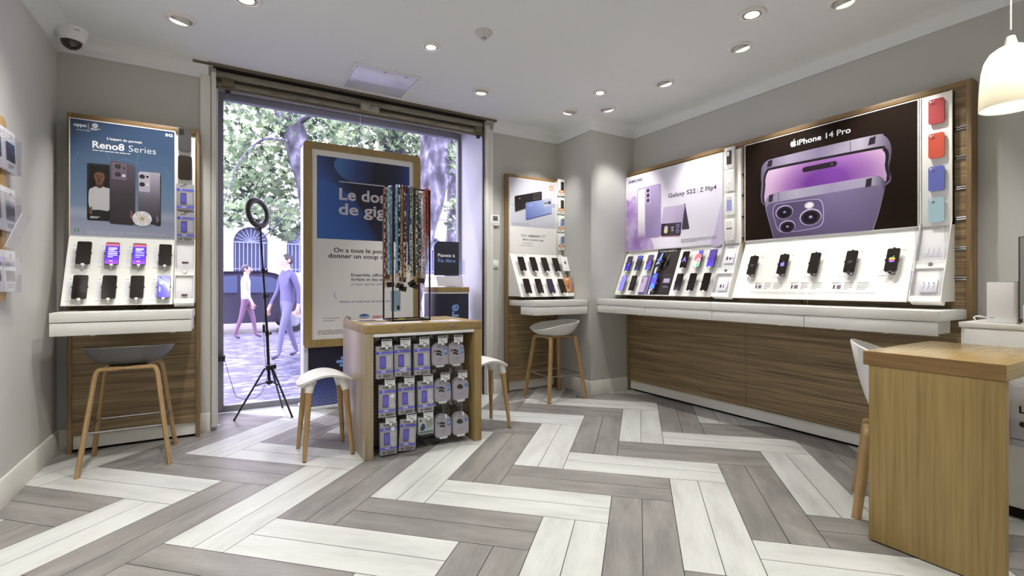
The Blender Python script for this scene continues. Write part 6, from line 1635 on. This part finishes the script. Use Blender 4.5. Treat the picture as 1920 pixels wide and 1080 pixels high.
for r_, (zt, zb) in enumerate(rows):
    m = MB(); m.box(2.72, 3.640, -.062, -.0595, zb, zt-.04, CLEAR); m.box(2.72, 3.640, -.062, -.022, zb-.003, zb, CLEAR); m.box(3.637, 3.640, -.062, -.01, zb, zt-.04, CLEAR); m.box(2.72, 3.640, -.018, -.0155, zb, zt+.0, CLEAR); m.build('clear_pocket', t, 0)
    for c_ in range(4):
        u = 3.555-c_*.19
        b = MB(); b.rbox(-.088, .088, -.010, 0, 0, zt-zb-.002, PAPER, .001)
        H_ = zt-zb; pic = (PHOTO1, PHOTO2, PHOTO2)[r_] if c_ % 2 == 0 else (PHOTO1, PHOTO3, PHOTO1)[r_]
        b.flat(rrect(-.055, .07, H_*.25, H_*.70, .001, 1), -.0106, pic)
        ringpts(b, .02, H_*.86, .006, .009, -.0106, INK, 14); lines(b, -.04, H_*.17, .09, 2, .012, .005, PENC, -.0106, r_*3+c_)
        if r_ == 2: b.flat(rrect(-.088, .088, H_*.50, H_*.60, .0005, 1), -.0109, PRINTW)
        solo('brochure', b, f"white brochure with {'dark street' if pic is PHOTO1 else 'pale street' if pic is PHOTO2 else 'violet'} photo, {('nearest the window', 'second from the window end', 'third from the window end', 'fourth from the window end')[c_]} in the {rown2[r_]} pocket row", 'brochure', F0, (u, -.034, zb+.002), 'brochures on the left wall', own=True, rx=-.04, smooth=0)
b = MB(); b.box(-.07, .07, -.003, 0, 0, .18, PAPER); solo('brochure', b, 'plain white folded sheet leaning out between middle and bottom pocket rows', 'brochure', F0, (3.44, -.068, 1.34), own=True, rx=.35, smooth=0)

# ================================================================== DESK, CHAIR, CABINET AT THE RIGHT
HON_Z = wood('honey oak upright', [(0.28, (120, 98, 54)), (0.45, (148, 124, 74)), (0.6, (164, 140, 88)), (0.75, (176, 154, 102))], 2, stretch=.035, fine=70, coarse=9)
HON_X = wood('honey oak along', [(0.28, (136, 112, 66)), (0.45, (164, 138, 88)), (0.6, (180, 154, 104)), (0.75, (192, 168, 118))], 0, rough=.25, stretch=.05)
HON_Y = wood('honey oak edge', [(0.28, (112, 84, 46)), (0.45, (138, 106, 62)), (0.6, (152, 120, 74)), (0.75, (164, 132, 84))], 1, rough=.3, stretch=.05)
t = thing('oak_desk', 'honey oak desk with thick top and solid end panel at the photo edge', 'desk', F1, (2.85, .83, 0))
MB().rbox(2.478, 3.222, .594, 1.072, .790, .853, HON_X, .002).build('desk_top', t)
MB().box(2.4765, 2.4785, .595, 1.071, .791, .852, HON_Y).build('edge_band', t)
MB().rbox(2.479, 2.519, .598, 1.050, .006, .790, HON_Z, .002).build('end_panel', t)
m = MB(); m.tube([(3.17, 1.02, 0), (3.17, 1.02, .790)], .022, STEEL, 14); m.build('leg', t)
t = thing('tub_chair', 'white shell chair with oak legs tucked under the honey oak desk', 'chair', F1, (2.90, 1.085, 0), rz=radians(204), own=True)
shell_seat(t, 'shell', .25, .212, .43, .775, .862, .60, SHELLW, thick=.012, dep=3.0, ex=2.1, bp=1.0)
for sx in (-1, 1):
    for sy in (-1, 1): m = MB(); bent_leg(m, (sx*.185, sy*.185, 0), (sx*.135, sy*.135, .42), (sx*.03, sy*.135, .425), LEGW); m.build('leg', t, 50)
t = thing('low_cabinet', 'low white cabinet behind the desk carrying a white router box', 'cabinet', F1, (3.55, .45, 0))
MB().rbox(3.300, 3.775, -.35, .978, .930, .957, WHITE, .002).build('cabinet_top', t)
MB().rbox(3.310, 3.770, -.34, .970, .06, .930, WHITE, .002).build('carcass', t)
MB().rbox(3.302, 3.310, -.34, .955, .065, .925, WHITE, .002).build('front_panel', t)
MB().box(3.34, 3.76, -.32, .95, 0, .06, DARK).build('plinth', t)
t = thing('router_box', 'plain white square box standing on the low white cabinet', 'router', F1, (3.43, .79, .957))
MB().rbox(3.36, 3.42, .767, .883, .958, 1.166, PLAS, .004).build('housing', t)
MB().rbox(3.362, 3.418, .769, .881, 1.166, 1.169, mat('box seam', (190, 190, 190), .4), .001).build('lid', t)
m = MB(); lines(m, 0, 0, .02, 1, .01, .003, PENC, 0, 2); m.v = [(3.3594, .87-a, .985+b) for a, _, b in m.v]; m.build('print', t, 0)
m = MB(); m.tube(smooth2([(3.42, .88, .975), (3.44, .93, .985), (3.46, .96, .978), (3.50, .965, .962)], 5, False), .004, PLAS, 6); m.build('cable', t)
t = thing('display_screen', 'thin upright screen seen edge on beside the white router box', 'screen', F1, (3.37, .58, .957))
SCR = mat('screen face grey', (150, 150, 154), .15)
MB().rbox(3.326, 3.338, .44, .757, .966, 1.389, mat('bronze edge', (74, 58, 48), .35), .003).build('bezel', t)
MB().box(3.3245, 3.3262, .445, .750, .985, 1.384, SCR).build('screen_face', t)
MB().rbox(3.301, 3.3255, .46, .735, .958, 1.055, PLAS, .003).build('card_reader', t)
MB().rbox(3.305, 3.355, .46, .74, .957, .966, PLAS, .002).build('stand', t)
# leaflet block hung on the cabinet front
t = thing('leaflet_dispenser', 'clear wall holder with white leaflets on the cabinet front behind the desk', 'leaflet holder', F1, (3.29, .66, .43))
m = MB(); m.box(3.262, 3.265, .55, .775, .375, .50, CLEAR); m.box(3.262, 3.301, .772, .775, .375, .50, CLEAR); m.box(3.262, 3.301, .55, .775, .372, .375, CLEAR); m.build('clear_pocket', t, 0)
for i in range(3):
    m = MB(); M = Matrix.Translation((3.270+i*.008, .662+.004*i, .377)) @ Matrix.Rotation(-.03*i, 4, 'X')
    m.box(-.003, .003, -.105, .105, 0, .285+.012*i, PAPER, M=M)
    if i == 0:
        k = MB(); txt(k, 'L', 0, .158, INK, h=.034, bold=.03); txt(k, 'e', 0, .092, INK, h=.036, bold=.03); lines(k, -.03, .03, .1, 1, .01, .004, INK, 0, 3)
        m.v += [tuple(M @ Vector((-.0036, .078-a, b))) for a, _, b in k.v]; off = len(m.v)-len(k.v)
        m.f += [tuple(q+off for q in f) for f in k.f]; m.m += [m.mi(INK)]*len(k.f)
    solo('leaflet', m, ('front white leaflet with black bold letters in the holder behind the desk', 'second white leaflet fanned up in the holder behind the desk', 'rear white leaflet sticking out highest in the holder behind the desk')[i], 'leaflet', F1, (3.27+i*.008, .66, .377), smooth=0)

# ================================================================== PENDANT LAMP
PX, PY = 2.962, .698
t = thing('pendant_lamp', 'white glass pendant lamp hanging over the oak desk', 'pendant lamp', F1, (PX, PY, HC), own=True)
OPAL = bpy.data.materials.new('opal glass'); OPAL.use_nodes = True
b = OPAL.node_tree.nodes['Principled BSDF']; b.inputs['Base Color'].default_value = lin((246, 244, 236)); b.inputs['Roughness'].default_value = .25
nt = OPAL.node_tree; tl = nt.nodes.new('ShaderNodeBsdfTranslucent'); tl.inputs[0].default_value = lin((250, 246, 234)); mx = nt.nodes.new('ShaderNodeMixShader'); mx.inputs[0].default_value = .45
nt.links.new(b.outputs[0], mx.inputs[1]); nt.links.new(tl.outputs[0], mx.inputs[2]); nt.links.new(mx.outputs[0], nt.nodes['Material Output'].inputs[0])
MB().tube([(0, 0, 0), (0, 0, -.60)], .0035, PLAS, 8).build('cord', t)
MB().lathe([(.045, 0), (.045, -.02), (.01, -.025)], PLAS, 20).build('ceiling_rose', t)
MB().lathe([(.008, -.628), (.015, -.630), (.027, -.678), (.029, -.686), (0, -.686)], PLAS, 24).build('cap', t)
zt, zb = -.672, -.944
prof = [(.016, zt), (.044, zt-.006), (.070, zt-.025), (.088, zt-.058), (.097, zt-.10), (.102, zt-.16), (.105, zt-.22), (.106, zb)]
inn = [(r_-.004, z+(-.004 if i == 0 else 0)) for i, (r_, z) in enumerate(prof)][::-1]
MB().lathe(prof+inn, OPAL, 40).build('shade', t, 60)
MB().ball((0, 0, -.735), (.022, .022, .030), mat('bulb', (255, 250, 235), .3, emit=3, ecol=(255, 244, 220)), 14, 10).build('bulb', t)
l = bpy.data.lights.new('bulb_light', 'POINT'); l.energy = .9; l.shadow_soft_size = .03; l.color = (1, .97, .91)
o = bpy.data.objects.new('bulb_light', l); COL.objects.link(o); o.parent = t; o.location = (0, 0, -.79)

# ================================================================== THE STREET OUTSIDE
def stone(name, c0, c1, scale=3, rough=.7):
    m = bpy.data.materials.new(name); m.use_nodes = True; nt = m.node_tree; b = nt.nodes['Principled BSDF']
    tc = nt.nodes.new('ShaderNodeTexCoord'); n = nt.nodes.new('ShaderNodeTexNoise'); n.inputs['Scale'].default_value = scale; n.inputs['Detail'].default_value = 6
    nt.links.new(tc.outputs['Object'], n.inputs[0]); r = ramp(nt, [(.35, c0), (.65, c1)]); nt.links.new(n.outputs['Fac'], r.inputs[0]); nt.links.new(r.outputs[0], b.inputs['Base Color']); b.inputs['Roughness'].default_value = rough
    return m
WET = bpy.data.materials.new('wet paving'); WET.use_nodes = True
nt = WET.node_tree; b = nt.nodes['Principled BSDF']
tc = nt.nodes.new('ShaderNodeTexCoord'); mp = nt.nodes.new('ShaderNodeMapping'); mp.inputs['Scale'].default_value = (1, 1.6, 1); nt.links.new(tc.outputs['Object'], mp.inputs[0])
n = nt.nodes.new('ShaderNodeTexNoise'); n.inputs['Scale'].default_value = 3.2; n.inputs['Detail'].default_value = 8; n.inputs['Roughness'].default_value = .7; nt.links.new(mp.outputs[0], n.inputs[0])
br = nt.nodes.new('ShaderNodeTexBrick'); br.inputs['Scale'].default_value = 2.6; br.inputs['Mortar Size'].default_value = .012; br.inputs['Color1'].default_value = (1, 1, 1, 1); br.inputs['Color2'].default_value = (.8, .8, .8, 1); br.inputs['Mortar'].default_value = (.2, .2, .2, 1); nt.links.new(tc.outputs['Object'], br.inputs[0])
r = ramp(nt, [(.34, (40, 39, 58)), (.5, (82, 80, 106)), (.62, (134, 132, 158))]); nt.links.new(n.outputs['Fac'], r.inputs[0])
mx = nt.nodes.new('ShaderNodeMixRGB'); mx.blend_type = 'MULTIPLY'; mx.inputs[0].default_value = .6; nt.links.new(r.outputs[0], mx.inputs[1]); nt.links.new(br.outputs[0], mx.inputs[2]); nt.links.new(mx.outputs[0], b.inputs['Base Color'])
rr_ = nt.nodes.new('ShaderNodeMapRange'); rr_.inputs['From Min'].default_value = .35; rr_.inputs['From Max'].default_value = .65; rr_.inputs['To Min'].default_value = .06; rr_.inputs['To Max'].default_value = .45; nt.links.new(n.outputs['Fac'], rr_.inputs[0]); nt.links.new(rr_.outputs[0], b.inputs['Roughness'])
bp = nt.nodes.new('ShaderNodeBump'); bp.inputs['Strength'].default_value = .6; bp.inputs['Distance'].default_value = .06; nt.links.new(n.outputs['Fac'], bp.inputs['Height']); nt.links.new(bp.outputs[0], b.inputs['Normal'])
b.inputs['Specular IOR Level'].default_value = .8
struct('ground_street', MB().box(-14, 26, 5.26, 24, -.25, -.03, WET), 0)
struct('ground_threshold', MB().box(WX0, WX1, YG+.07, 5.27, -.2, -.005, stone('threshold stone', (150, 150, 160), (190, 190, 200))), 0)

# stone building across the street
LIME = stone('limestone', (196, 186, 170), (226, 218, 204), 1.2)
LIMED = mat('limestone joint', (150, 142, 132), .8)
t = thing('stone_building', 'pale stone building with arched barred windows across the street', 'building', F1, (4, 19.3, -.03))
YF = 19.0
m = MB()
ws = [.80+1.62*i for i in range(-5, 12)]
zs, zc, hw = 1.60, 2.62, .52
# pierced wall: piers, sill band and arch spandrels
m.box(-9, 22, YF, YF+.6, -.03, zs, LIME)
edges = [-9]+[v for w_ in ws for v in (w_-hw, w_+hw)]+[22]
for i in range(0, len(edges), 2): m.box(edges[i], edges[i+1], YF, YF+.6, zs, 14, LIME)
for w_ in ws:
    arc = [(w_+hw*cos(a), zc+hw*sin(a)) for a in [pi*k/14 for k in range(15)]]
    m.prism(arc[::-1]+[(w_+hw, 14)][:0]+[(w_+hw, 14), (w_-hw, 14)][::1] if False else [(w_+hw, zc)]+[(w_+hw, 14), (w_-hw, 14)]+arc[::-1], YF, YF+.6, LIME)
m.build('wall', t, 0)
m = MB()
for z in [.35*k for k in range(1, 38)]: m.box(-9, 22, YF-.004, YF+.01, z-.012, z+.012, LIMED) if z > 3.3 or z < 1.5 else None
for z in [.35*k for k in range(4, 10)]:
    for i in range(0, len(edges), 2): m.box(edges[i]+.12 if i else edges[i], edges[i+1]-.12, YF-.004, YF+.01, z-.012, z+.012, LIMED)
m.build('stone_joints', t, 0)
m = MB(); m.box(-9, 22, YF-.10, YF, zs-.12, zs, LIME); m.box(-9, 22, YF-.18, YF, 3.9, 4.15, LIME); m.build('string_course', t, 0)
IRON = mat('window iron', (120, 126, 168), .5); WDK = mat('window dark', (70, 74, 96), .2)
for w_ in ws:
    m = MB(); m.box(w_-hw, w_+hw, YF+.30, YF+.32, zs, zc+hw, WDK); wp = m.build('window', t, 0)
    m = MB()
    for k in range(9):
        x = w_-hw+.06+k*.12; h_ = zc+math.sqrt(max(0, hw*hw-(x-w_)**2))-.02 if k % 1 == 0 else zc
        m.box(x-.012, x+.012, YF+.10, YF+.124, zs, zc, IRON)
    m.box(w_-hw, w_+hw, YF+.10, YF+.13, zc-.02, zc+.02, IRON); m.box(w_-hw, w_+hw, YF+.10, YF+.13, zs+.10, zs+.13, IRON)
    for k in range(1, 10):
        a = pi*k/10; m.tube([(w_, YF+.11, zc), (w_+hw*.96*cos(a), YF+.11, zc+hw*.96*sin(a))], .013, IRON, 5)
    m.build('iron_bars', wp, 0)
# higher windows with shutters
for w_ in ws[::2]:
    m = MB(); m.box(w_-.55, w_+.55, YF-.02, YF+.02, 5.2, 7.4, mat('grey shutter', (170, 178, 190), .6)); m.box(w_-.012, w_+.012, YF-.03, YF, 5.2, 7.4, LIMED); m.build('shutter', t, 0)

# parked car
CARP = mat('car paint dark', (58, 54, 66), .2, .3, coat=.5)
t = thing('parked_car', 'dark parked car on the street beyond the ring light', 'car', F1, (.2, 14.4, -.03))
cx, cy, cz = .2, 14.4, -.03
prof = smooth2([(-2.05, .42), (-2.02, .78), (-1.75, .92), (-1.15, .98), (-.55, 1.44), (.1, 1.52), (.9, 1.48), (1.55, 1.05), (2.0, .98), (2.06, .70), (2.04, .40), (1.7, .28), (-1.7, .28)][::-1], 4)
m = MB()
P0 = [(cx+a, cz+b) for a, b in prof]; n = len(P0)
rings = []
for yo, k, sh_ in ((-.80, .90, .0), (-.86, 1.0, .0), (.86, 1.0, .0), (.80, .90, .0)):
    rings.append([(cx+(a-cx)*(.985 if k < 1 else 1), cy+yo, cz+.85+(b-cz-.85)*(k if b-cz > .85 else 1)) for a, b in P0])
vs = [v for r in rings for v in r]; fs = [tuple(range(n)), tuple(range(4*n-1, 3*n-1, -1))]
for i in range(3):
    for j in range(n): fs.append((i*n+j, i*n+(j+1) % n, (i+1)*n+(j+1) % n, (i+1)*n+j)[::-1])
m.add(vs, fs, CARP); m.build('body', t, 40)
CGL = mat('car glass', (70, 76, 100), .08)
for a in ([(-1.02, 1.0), (-.50, 1.36), (.08, 1.42), (.08, 1.0)], [(.14, 1.0), (.14, 1.42), (.82, 1.38), (1.32, 1.06), (1.30, 1.0)]):
    m = MB(); m.prism([(cx+p, cz+q_) for p, q_ in a][::-1], cy-.872, cy-.86, CGL); m.build('side_window', t, 0)
for a in (-1.28, 1.30):
    m = MB(); m.lathe([(.16, -.1), (.20, -.1), (.32, -.08), (.33, .08), (.20, .1)], mat('tyre', (26, 26, 28), .7), 24, M=Matrix.Translation((cx+a, cy-.80, .30)) @ Matrix.Rotation(pi/2, 4, 'X')); w = m.build('wheel', t)
    m = MB(); m.lathe([(0, .11), (.10, .115), (.19, .10), (.20, .06)], STEEL, 20, M=Matrix.Translation((cx+a, cy-.80, .30)) @ Matrix.Rotation(pi/2, 4, 'X')); m.build('hub_cap', w)
    m = MB(); m.lathe([(.16, -.1), (.20, -.1), (.32, -.08), (.33, .08), (.20, .1)], mat('tyre', (26, 26, 28), .7), 24, M=Matrix.Translation((cx+a, cy+.78, .30)) @ Matrix.Rotation(pi/2, 4, 'X')); m.build('wheel', t)
m = MB(); m.rbox(cx+1.97, cx+2.07, cy-.80, cy-.50, cz+.72, cz+.88, mat('tail lamp', (170, 50, 56), .3), .02); m.build('tail_lamp', t)
m = MB(); m.rbox(cx-2.07, cx-1.95, cy-.80, cy-.50, cz+.66, cz+.80, mat('head lamp', (220, 224, 235), .2), .02); m.build('head_lamp', t)

# passers-by
def passer(name_label, x, y, rz, cols_, k=1.0, stride=.22):
    t = thing('person', name_label, 'person', F1, (x, y, -.03), rz=rz, own=True)
    skin, top, low, hair, shoe = cols_
    J = {'pel': (0, 0, .95), 'waist': (0, .01, 1.08), 'chest': (0, .02, 1.30), 'neck': (0, .0, 1.46), 'head': (0, -.02, 1.56), 'crown': (0, -.01, 1.68)}
    V = []; E_ = []; Rr = []
    def a(p, r): V.append(tuple(c*k for c in p)); Rr.append(r if isinstance(r, tuple) else (r, r)); return len(V)-1
    p = a(J['pel'], (.155, .105)); w = a(J['waist'], (.135, .09)); c = a(J['chest'], (.165, .105)); nk = a(J['neck'], (.055, .055)); h0 = a((0, -.015, 1.53), (.065, .075)); h1 = a((0, -.02, 1.61), (.078, .092)); h2 = a((0, -.01, 1.685), (.055, .065))
    E_ += [(p, w), (w, c), (c, nk), (nk, h0), (h0, h1), (h1, h2)]
    for s_ in (-1, 1):
        hp = a((s_*.085, 0, .90), (.085, .09)); kn = a((s_*.095, -.02-s_*stride*.45, .50), (.056, .06)); an = a((s_*.10, -s_*stride*.9+.02, .10), (.036, .042)); ft = a((s_*.11, -s_*stride*.9-.10, .045), (.036, .030)); E_ += [(p, hp), (hp, kn), (kn, an), (an, ft)]
        sh = a((s_*.175, .01, 1.38), (.062, .062)); el = a((s_*.225, .03+s_*.06, 1.12), (.042, .042)); wr = a((s_*.225, -.04+s_*.12, .88), (.028, .030)); hd = a((s_*.222, -.06+s_*.13, .80), (.030, .018)); E_ += [(c, sh), (sh, el), (el, wr), (wr, hd)]
        for q in range(4):
            f0 = a((s_*(.212+.006*q)-.006*s_, -.085+.018*q+s_*.13, .745), .008); f1 = a((s_*(.205+.005*q), -.09+.018*q+s_*.13, .700+.004*q), .0065); E_ += [(hd, f0), (f0, f1)]
        t0 = a((s_*.205, -.105+s_*.13, .790), .0085); t1 = a((s_*.198, -.120+s_*.13, .755), .007); E_ += [(hd, t0), (t0, t1)]
    me = bpy.data.meshes.new('person_body'); me.from_pydata(V, E_, [])
    o = bpy.data.objects.new('body', me); COL.objects.link(o)
    sk = o.modifiers.new('skin', 'SKIN'); sk.use_smooth_shade = True
    for i, (r0, r1) in enumerate(Rr): me.skin_vertices[0].data[i].radius = (r0*k, r1*k)
    for i in range(len(V)): me.skin_vertices[0].data[i].use_root = (i == 0)
    sb_ = o.modifiers.new('sub', 'SUBSURF'); sb_.levels = 1; sb_.render_levels = 1
    dg = bpy.context.evaluated_depsgraph_get(); dg.update()
    me2 = bpy.data.meshes.new_from_object(o.evaluated_get(dg))
    o.modifiers.clear(); o.data = me2
    me2.materials.clear()
    for m_ in (skin, top, low, shoe): me2.materials.append(m_)
    for pl in me2.polygons:
        c_ = pl.center; z = c_.z/k
        pl.material_index = 3 if z < .085 else 2 if z < .96 and abs(c_.x) < .19*k else 1 if (z < 1.445 and (abs(c_.x) < .19*k or z > .90)) else 0
        pl.use_smooth = True
    o.parent = t
    m = MB(); m.ball((0, .012*k, 1.625*k), (.084*k, .098*k, .095*k), hair, 16, 10)
    m.v = [(a_, max(b_, -.055*k) if c_ > 1.60*k else max(b_, .0), c_) for a_, b_, c_ in m.v]
    m.build('hair', t, 60)
    m = MB()
    for s_ in (-1, 1): m.ball((s_*.030*k, -.108*k, 1.615*k), .010*k, PRINTW, 8, 6); m.ball((s_*.030*k, -.116*k, 1.615*k), .005*k, INK, 8, 6); m.ball((s_*.082*k, .0, 1.60*k), (.014*k, .022*k, .032*k), skin, 8, 6)
    m.tube([(0, -.108*k, 1.615*k), (0, -.132*k, 1.578*k), (0, -.112*k, 1.572*k)], [.007*k, .012*k, .009*k], skin, 8); m.tube([(-.022*k, -.104*k, 1.545*k), (0, -.110*k, 1.543*k), (.022*k, -.104*k, 1.545*k)], .0055*k, mat('lip', (150, 84, 80), .5), 6)
    m.build('face', t, 60)
    return t
sk1 = mat('passer skin', (190, 150, 130), .6)
passer('person in violet clothes walking past outside, behind the tripod pole', .86, 8.6, radians(-70), (sk1, mat('violet coat', (84, 78, 112), .7), mat('violet grey trousers', (100, 96, 122), .7), mat('hair dark', (60, 52, 62), .7), mat('shoe dark', (60, 56, 70), .6)), .98)
passer('person in white top and dusky pink trousers walking outside before the parked car', .42, 12.2, radians(75), (sk1, mat('white top', (170, 166, 186), .7), mat('dusky pink trousers', (110, 78, 100), .7), mat('hair dark', (60, 52, 62), .7), mat('shoe dark', (60, 56, 70), .6)), .95)

# plane trees
BARK = bpy.data.materials.new('plane tree bark'); BARK.use_nodes = True
nt = BARK.node_tree; b = nt.nodes['Principled BSDF']; tc = nt.nodes.new('ShaderNodeTexCoord'); mp = nt.nodes.new('ShaderNodeMapping'); mp.inputs['Scale'].default_value = (1, 1, .55); nt.links.new(tc.outputs['Object'], mp.inputs[0])
v = nt.nodes.new('ShaderNodeTexNoise'); v.inputs['Scale'].default_value = 7; v.inputs['Detail'].default_value = 5; nt.links.new(mp.outputs[0], v.inputs[0])
r = ramp(nt, [(.36, (40, 37, 44)), (.47, (68, 64, 72)), (.56, (84, 80, 90)), (.66, (126, 122, 134))]); nt.links.new(v.outputs['Fac'], r.inputs[0]); nt.links.new(r.outputs[0], b.inputs['Base Color']); b.inputs['Roughness'].default_value = .85
def leafmat(name, c, tr):
    m = bpy.data.materials.new(name); m.use_nodes = True; nt = m.node_tree
    b = nt.nodes['Principled BSDF']; out = nt.nodes['Material Output']; b.inputs['Base Color'].default_value = lin(c); b.inputs['Roughness'].default_value = .5
    tl = nt.nodes.new('ShaderNodeBsdfTranslucent'); tl.inputs[0].default_value = lin(tr); mx = nt.nodes.new('ShaderNodeMixShader'); mx.inputs[0].default_value = .5
    nt.links.new(b.outputs[0], mx.inputs[1]); nt.links.new(tl.outputs[0], mx.inputs[2]); nt.links.new(mx.outputs[0], out.inputs[0]); return m
LEAVES = [leafmat('leaf pale', (128, 146, 108), (170, 186, 140)), leafmat('leaf mid', (92, 108, 82), (126, 144, 104)), leafmat('leaf dark', (40, 54, 42), (60, 78, 54))]
def leaf_shape():
    pts = []
    for k in range(5):
        a = radians(-110+55*k)+pi/2
        pts += [(.42*cos(a-.40), .42*sin(a-.40)), ((1.0 if k != 0 and k != 4 else .75)*cos(a), (1.0 if k != 0 and k != 4 else .75)*sin(a))]
    pts.append((.35*cos(radians(-110+55*4)+pi/2+.4), .35*sin(radians(-110+55*4)+pi/2+.4))); pts.append((0, -.30))
    return pts
LS = leaf_shape()
def tree(label, trunk, radii, branches, blobs, nleaf, seed, size=.10):
    t = thing('plane_tree', label, 'tree', F1, (trunk[0][0], trunk[0][1], -.03))
    m = MB(); P = smooth2([tuple(p)+() for p in trunk], 5, False); k = len(P)
    rs = []
    for i in range(k):
        f = i/(k-1)*(len(radii)-1); j = min(int(f), len(radii)-2); rs.append((radii[j]*(1-f+j)+radii[j+1]*(f-j))*(1+.04*sin(i*1.3)))
    m.tube(P, rs, BARK, 16); m.build('trunk', t, 60)
    for br_ in branches:
        m = MB(); Pb = smooth2(br_[0], 4, False); m.tube(Pb, [br_[1]*(1-.75*i/(len(Pb)-1)) for i in range(len(Pb))], BARK, 8); m.build('branch', t, 60)
    rn = random.Random(seed); m = MB()
    tot = sum(b_[2] for b_ in blobs)
    for (c, r, wgt) in blobs:
        for i in range(int(nleaf*wgt/tot)):
            while True:
                q = Vector((rn.uniform(-1, 1), rn.uniform(-1, 1), rn.uniform(-1, 1)))
                if q.length < 1: break
            p = Vector(c)+Vector((q.x*r[0], q.y*r[1], q.z*r[2]))
            s_ = size*rn.uniform(.6, 1.25)
            R = Euler((rn.uniform(-1.1, 1.1)+pi/2*rn.choice((0, 1)), rn.uniform(-.9, .9), rn.uniform(0, 6.28))).to_matrix().to_4x4()
            m.add([(a*s_, b_*s_, .12*s_*abs(a)) for a, b_ in LS], [tuple(range(len(LS)))], LEAVES[rn.choice((0, 0, 1, 1, 2))], Matrix.Translation(p) @ R)
    if nleaf: o = m.build('foliage', t, 0); o['kind'] = 'stuff'
    return t
def at(px, py, Y):
    """street point seen at photo pixel (px, py) at distance Y from the shop's rear camera line"""
    a = (px-981.8)/911.5; z = -(py-534.9)/911.5; c, s_ = cos(.553), sin(.553)
    d = (a*c+s_, -a*s_+c, z); k = Y/d[1]
    return (d[0]*k, Y, EYE+d[2]*k)
T1 = [at(598, 600, 9)[:2]+(-.05,), at(598, 470, 9), at(590, 380, 9), at(572, 310, 9), at(548, 240, 9), at(520, 150, 9), at(500, 20, 9)]
tree('leaning plane tree behind the ring light, its leaves filling the upper window', T1, [.30, .27, .24, .22, .20, .17, .12],
     [([at(560, 270, 9), at(500, 260, 8.6), at(450, 300, 8.2), at(420, 380, 8.0)], .022), ([at(590, 380, 9), at(540, 400, 8.4), at(500, 440, 8.1), at(470, 450, 8.0)], .018), ([at(548, 240, 9), at(600, 210, 8.6), at(660, 230, 8.4)], .05), ([at(590, 400, 9), at(560, 440, 9), at(545, 455, 8.8)], .014)],
     [(at(470, 240, 9.4), (1.0, .9, .8), 7), (at(440, 330, 9.2), (.7, .8, .7), 4.5), (at(530, 370, 9.9), (.8, .5, .5), 3.5), (at(520, 320, 9.8), (.9, .5, .5), 2.5), (at(590, 230, 9.9), (.9, .6, .6), 3.5), (at(470, 100, 9.6), (1.8, 1.2, .8), 3.5), (at(500, 200, 8.2), (.5, .4, .25), 1), (at(435, 400, 8.3), (.28, .5, .22), .8), (at(548, 430, 8.6), (.32, .4, .18), .9), (at(510, 400, 8.4), (.35, .5, .22), .9), (at(640, 230, 8.5), (.5, .6, .35), 2)], 3300, 11, .085)
T2 = [at(765, 610, 10.5)[:2]+(-.05,), at(758, 480, 10.5), at(748, 340, 10.5), at(735, 270, 10.5), at(715, 215, 10.5), at(690, 130, 10.5), at(670, 20, 10.5)]
tree('plane tree whose trunk shows just above the tall poster frame', T2, [.34, .31, .28, .26, .24, .20, .15],
     [([at(735, 270, 10.5), at(780, 230, 10.2), at(820, 240, 10)], .08)],
     [(at(690, 240, 10), (1.0, .8, .5), 5), (at(770, 250, 10), (.6, .6, .45), 4), (at(620, 240, 10.4), (.9, .9, .6), 4), (at(790, 290, 9.8), (.35, .4, .3), 1.6)], 1050, 12, .10)
T3 = [at(757, 640, 8)[:2]+(-.05,), at(770, 560, 8), at(785, 470, 8), at(800, 400, 8), at(815, 320, 8), at(822, 260, 8), at(822, 180, 8), at(815, 60, 8)]
tree('thick mottled plane tree trunk rising behind the strap rack', T3, [.20, .19, .20, .23, .29, .31, .33, .30],
     [([at(822, 260, 8), at(845, 250, 7.8), at(856, 270, 7.6)], .03)], [(at(850, 290, 7.7), (.14, .2, .35), 1), (at(812, 235, 7.6), (.25, .2, .15), .6)], 90, 13, .10)
T4 = [at(850, 620, 11.5)[:2]+(-.05,), at(850, 500, 11.5), at(853, 400, 11.5), at(852, 300, 11.5), at(850, 200, 11.5), at(850, 50, 11.5)]
tree('slim pale plane tree trunk at the right edge of the window glass', T4, [.24, .22, .20, .20, .19, .18], [], [(at(850, 400, 11), (.22, .3, .5), 1)], 60, 14, .09)
# string lights wound round the upper branches and a flower tub
m = MB(); m.lathe([(.16, 0), (.22, .38), (.24, .40), (.20, .40), (0, .36)], mat('tub violet', (96, 92, 140), .6), 20)
tb = thing('planter_tub', 'round planter tub with bushy plant beside the parked car', 'planter', F1, (2.15, 12.6, -.03), own=True); m.build('tub', tb)
m = MB(); rn = random.Random(4)
for i in range(160):
    q = Vector((rn.gauss(0, .17), rn.gauss(0, .17), .62+rn.gauss(0, .14))); s_ = .07
    m.add([(a*s_, b_*s_, 0) for a, b_ in LS], [tuple(range(len(LS)))], LEAVES[rn.choice((1, 2))], Matrix.Translation(q) @ Euler((rn.uniform(-1, 1), rn.uniform(-1, 1), rn.uniform(0, 6))).to_matrix().to_4x4())
o = m.build('foliage', tb, 0); o['kind'] = 'stuff'
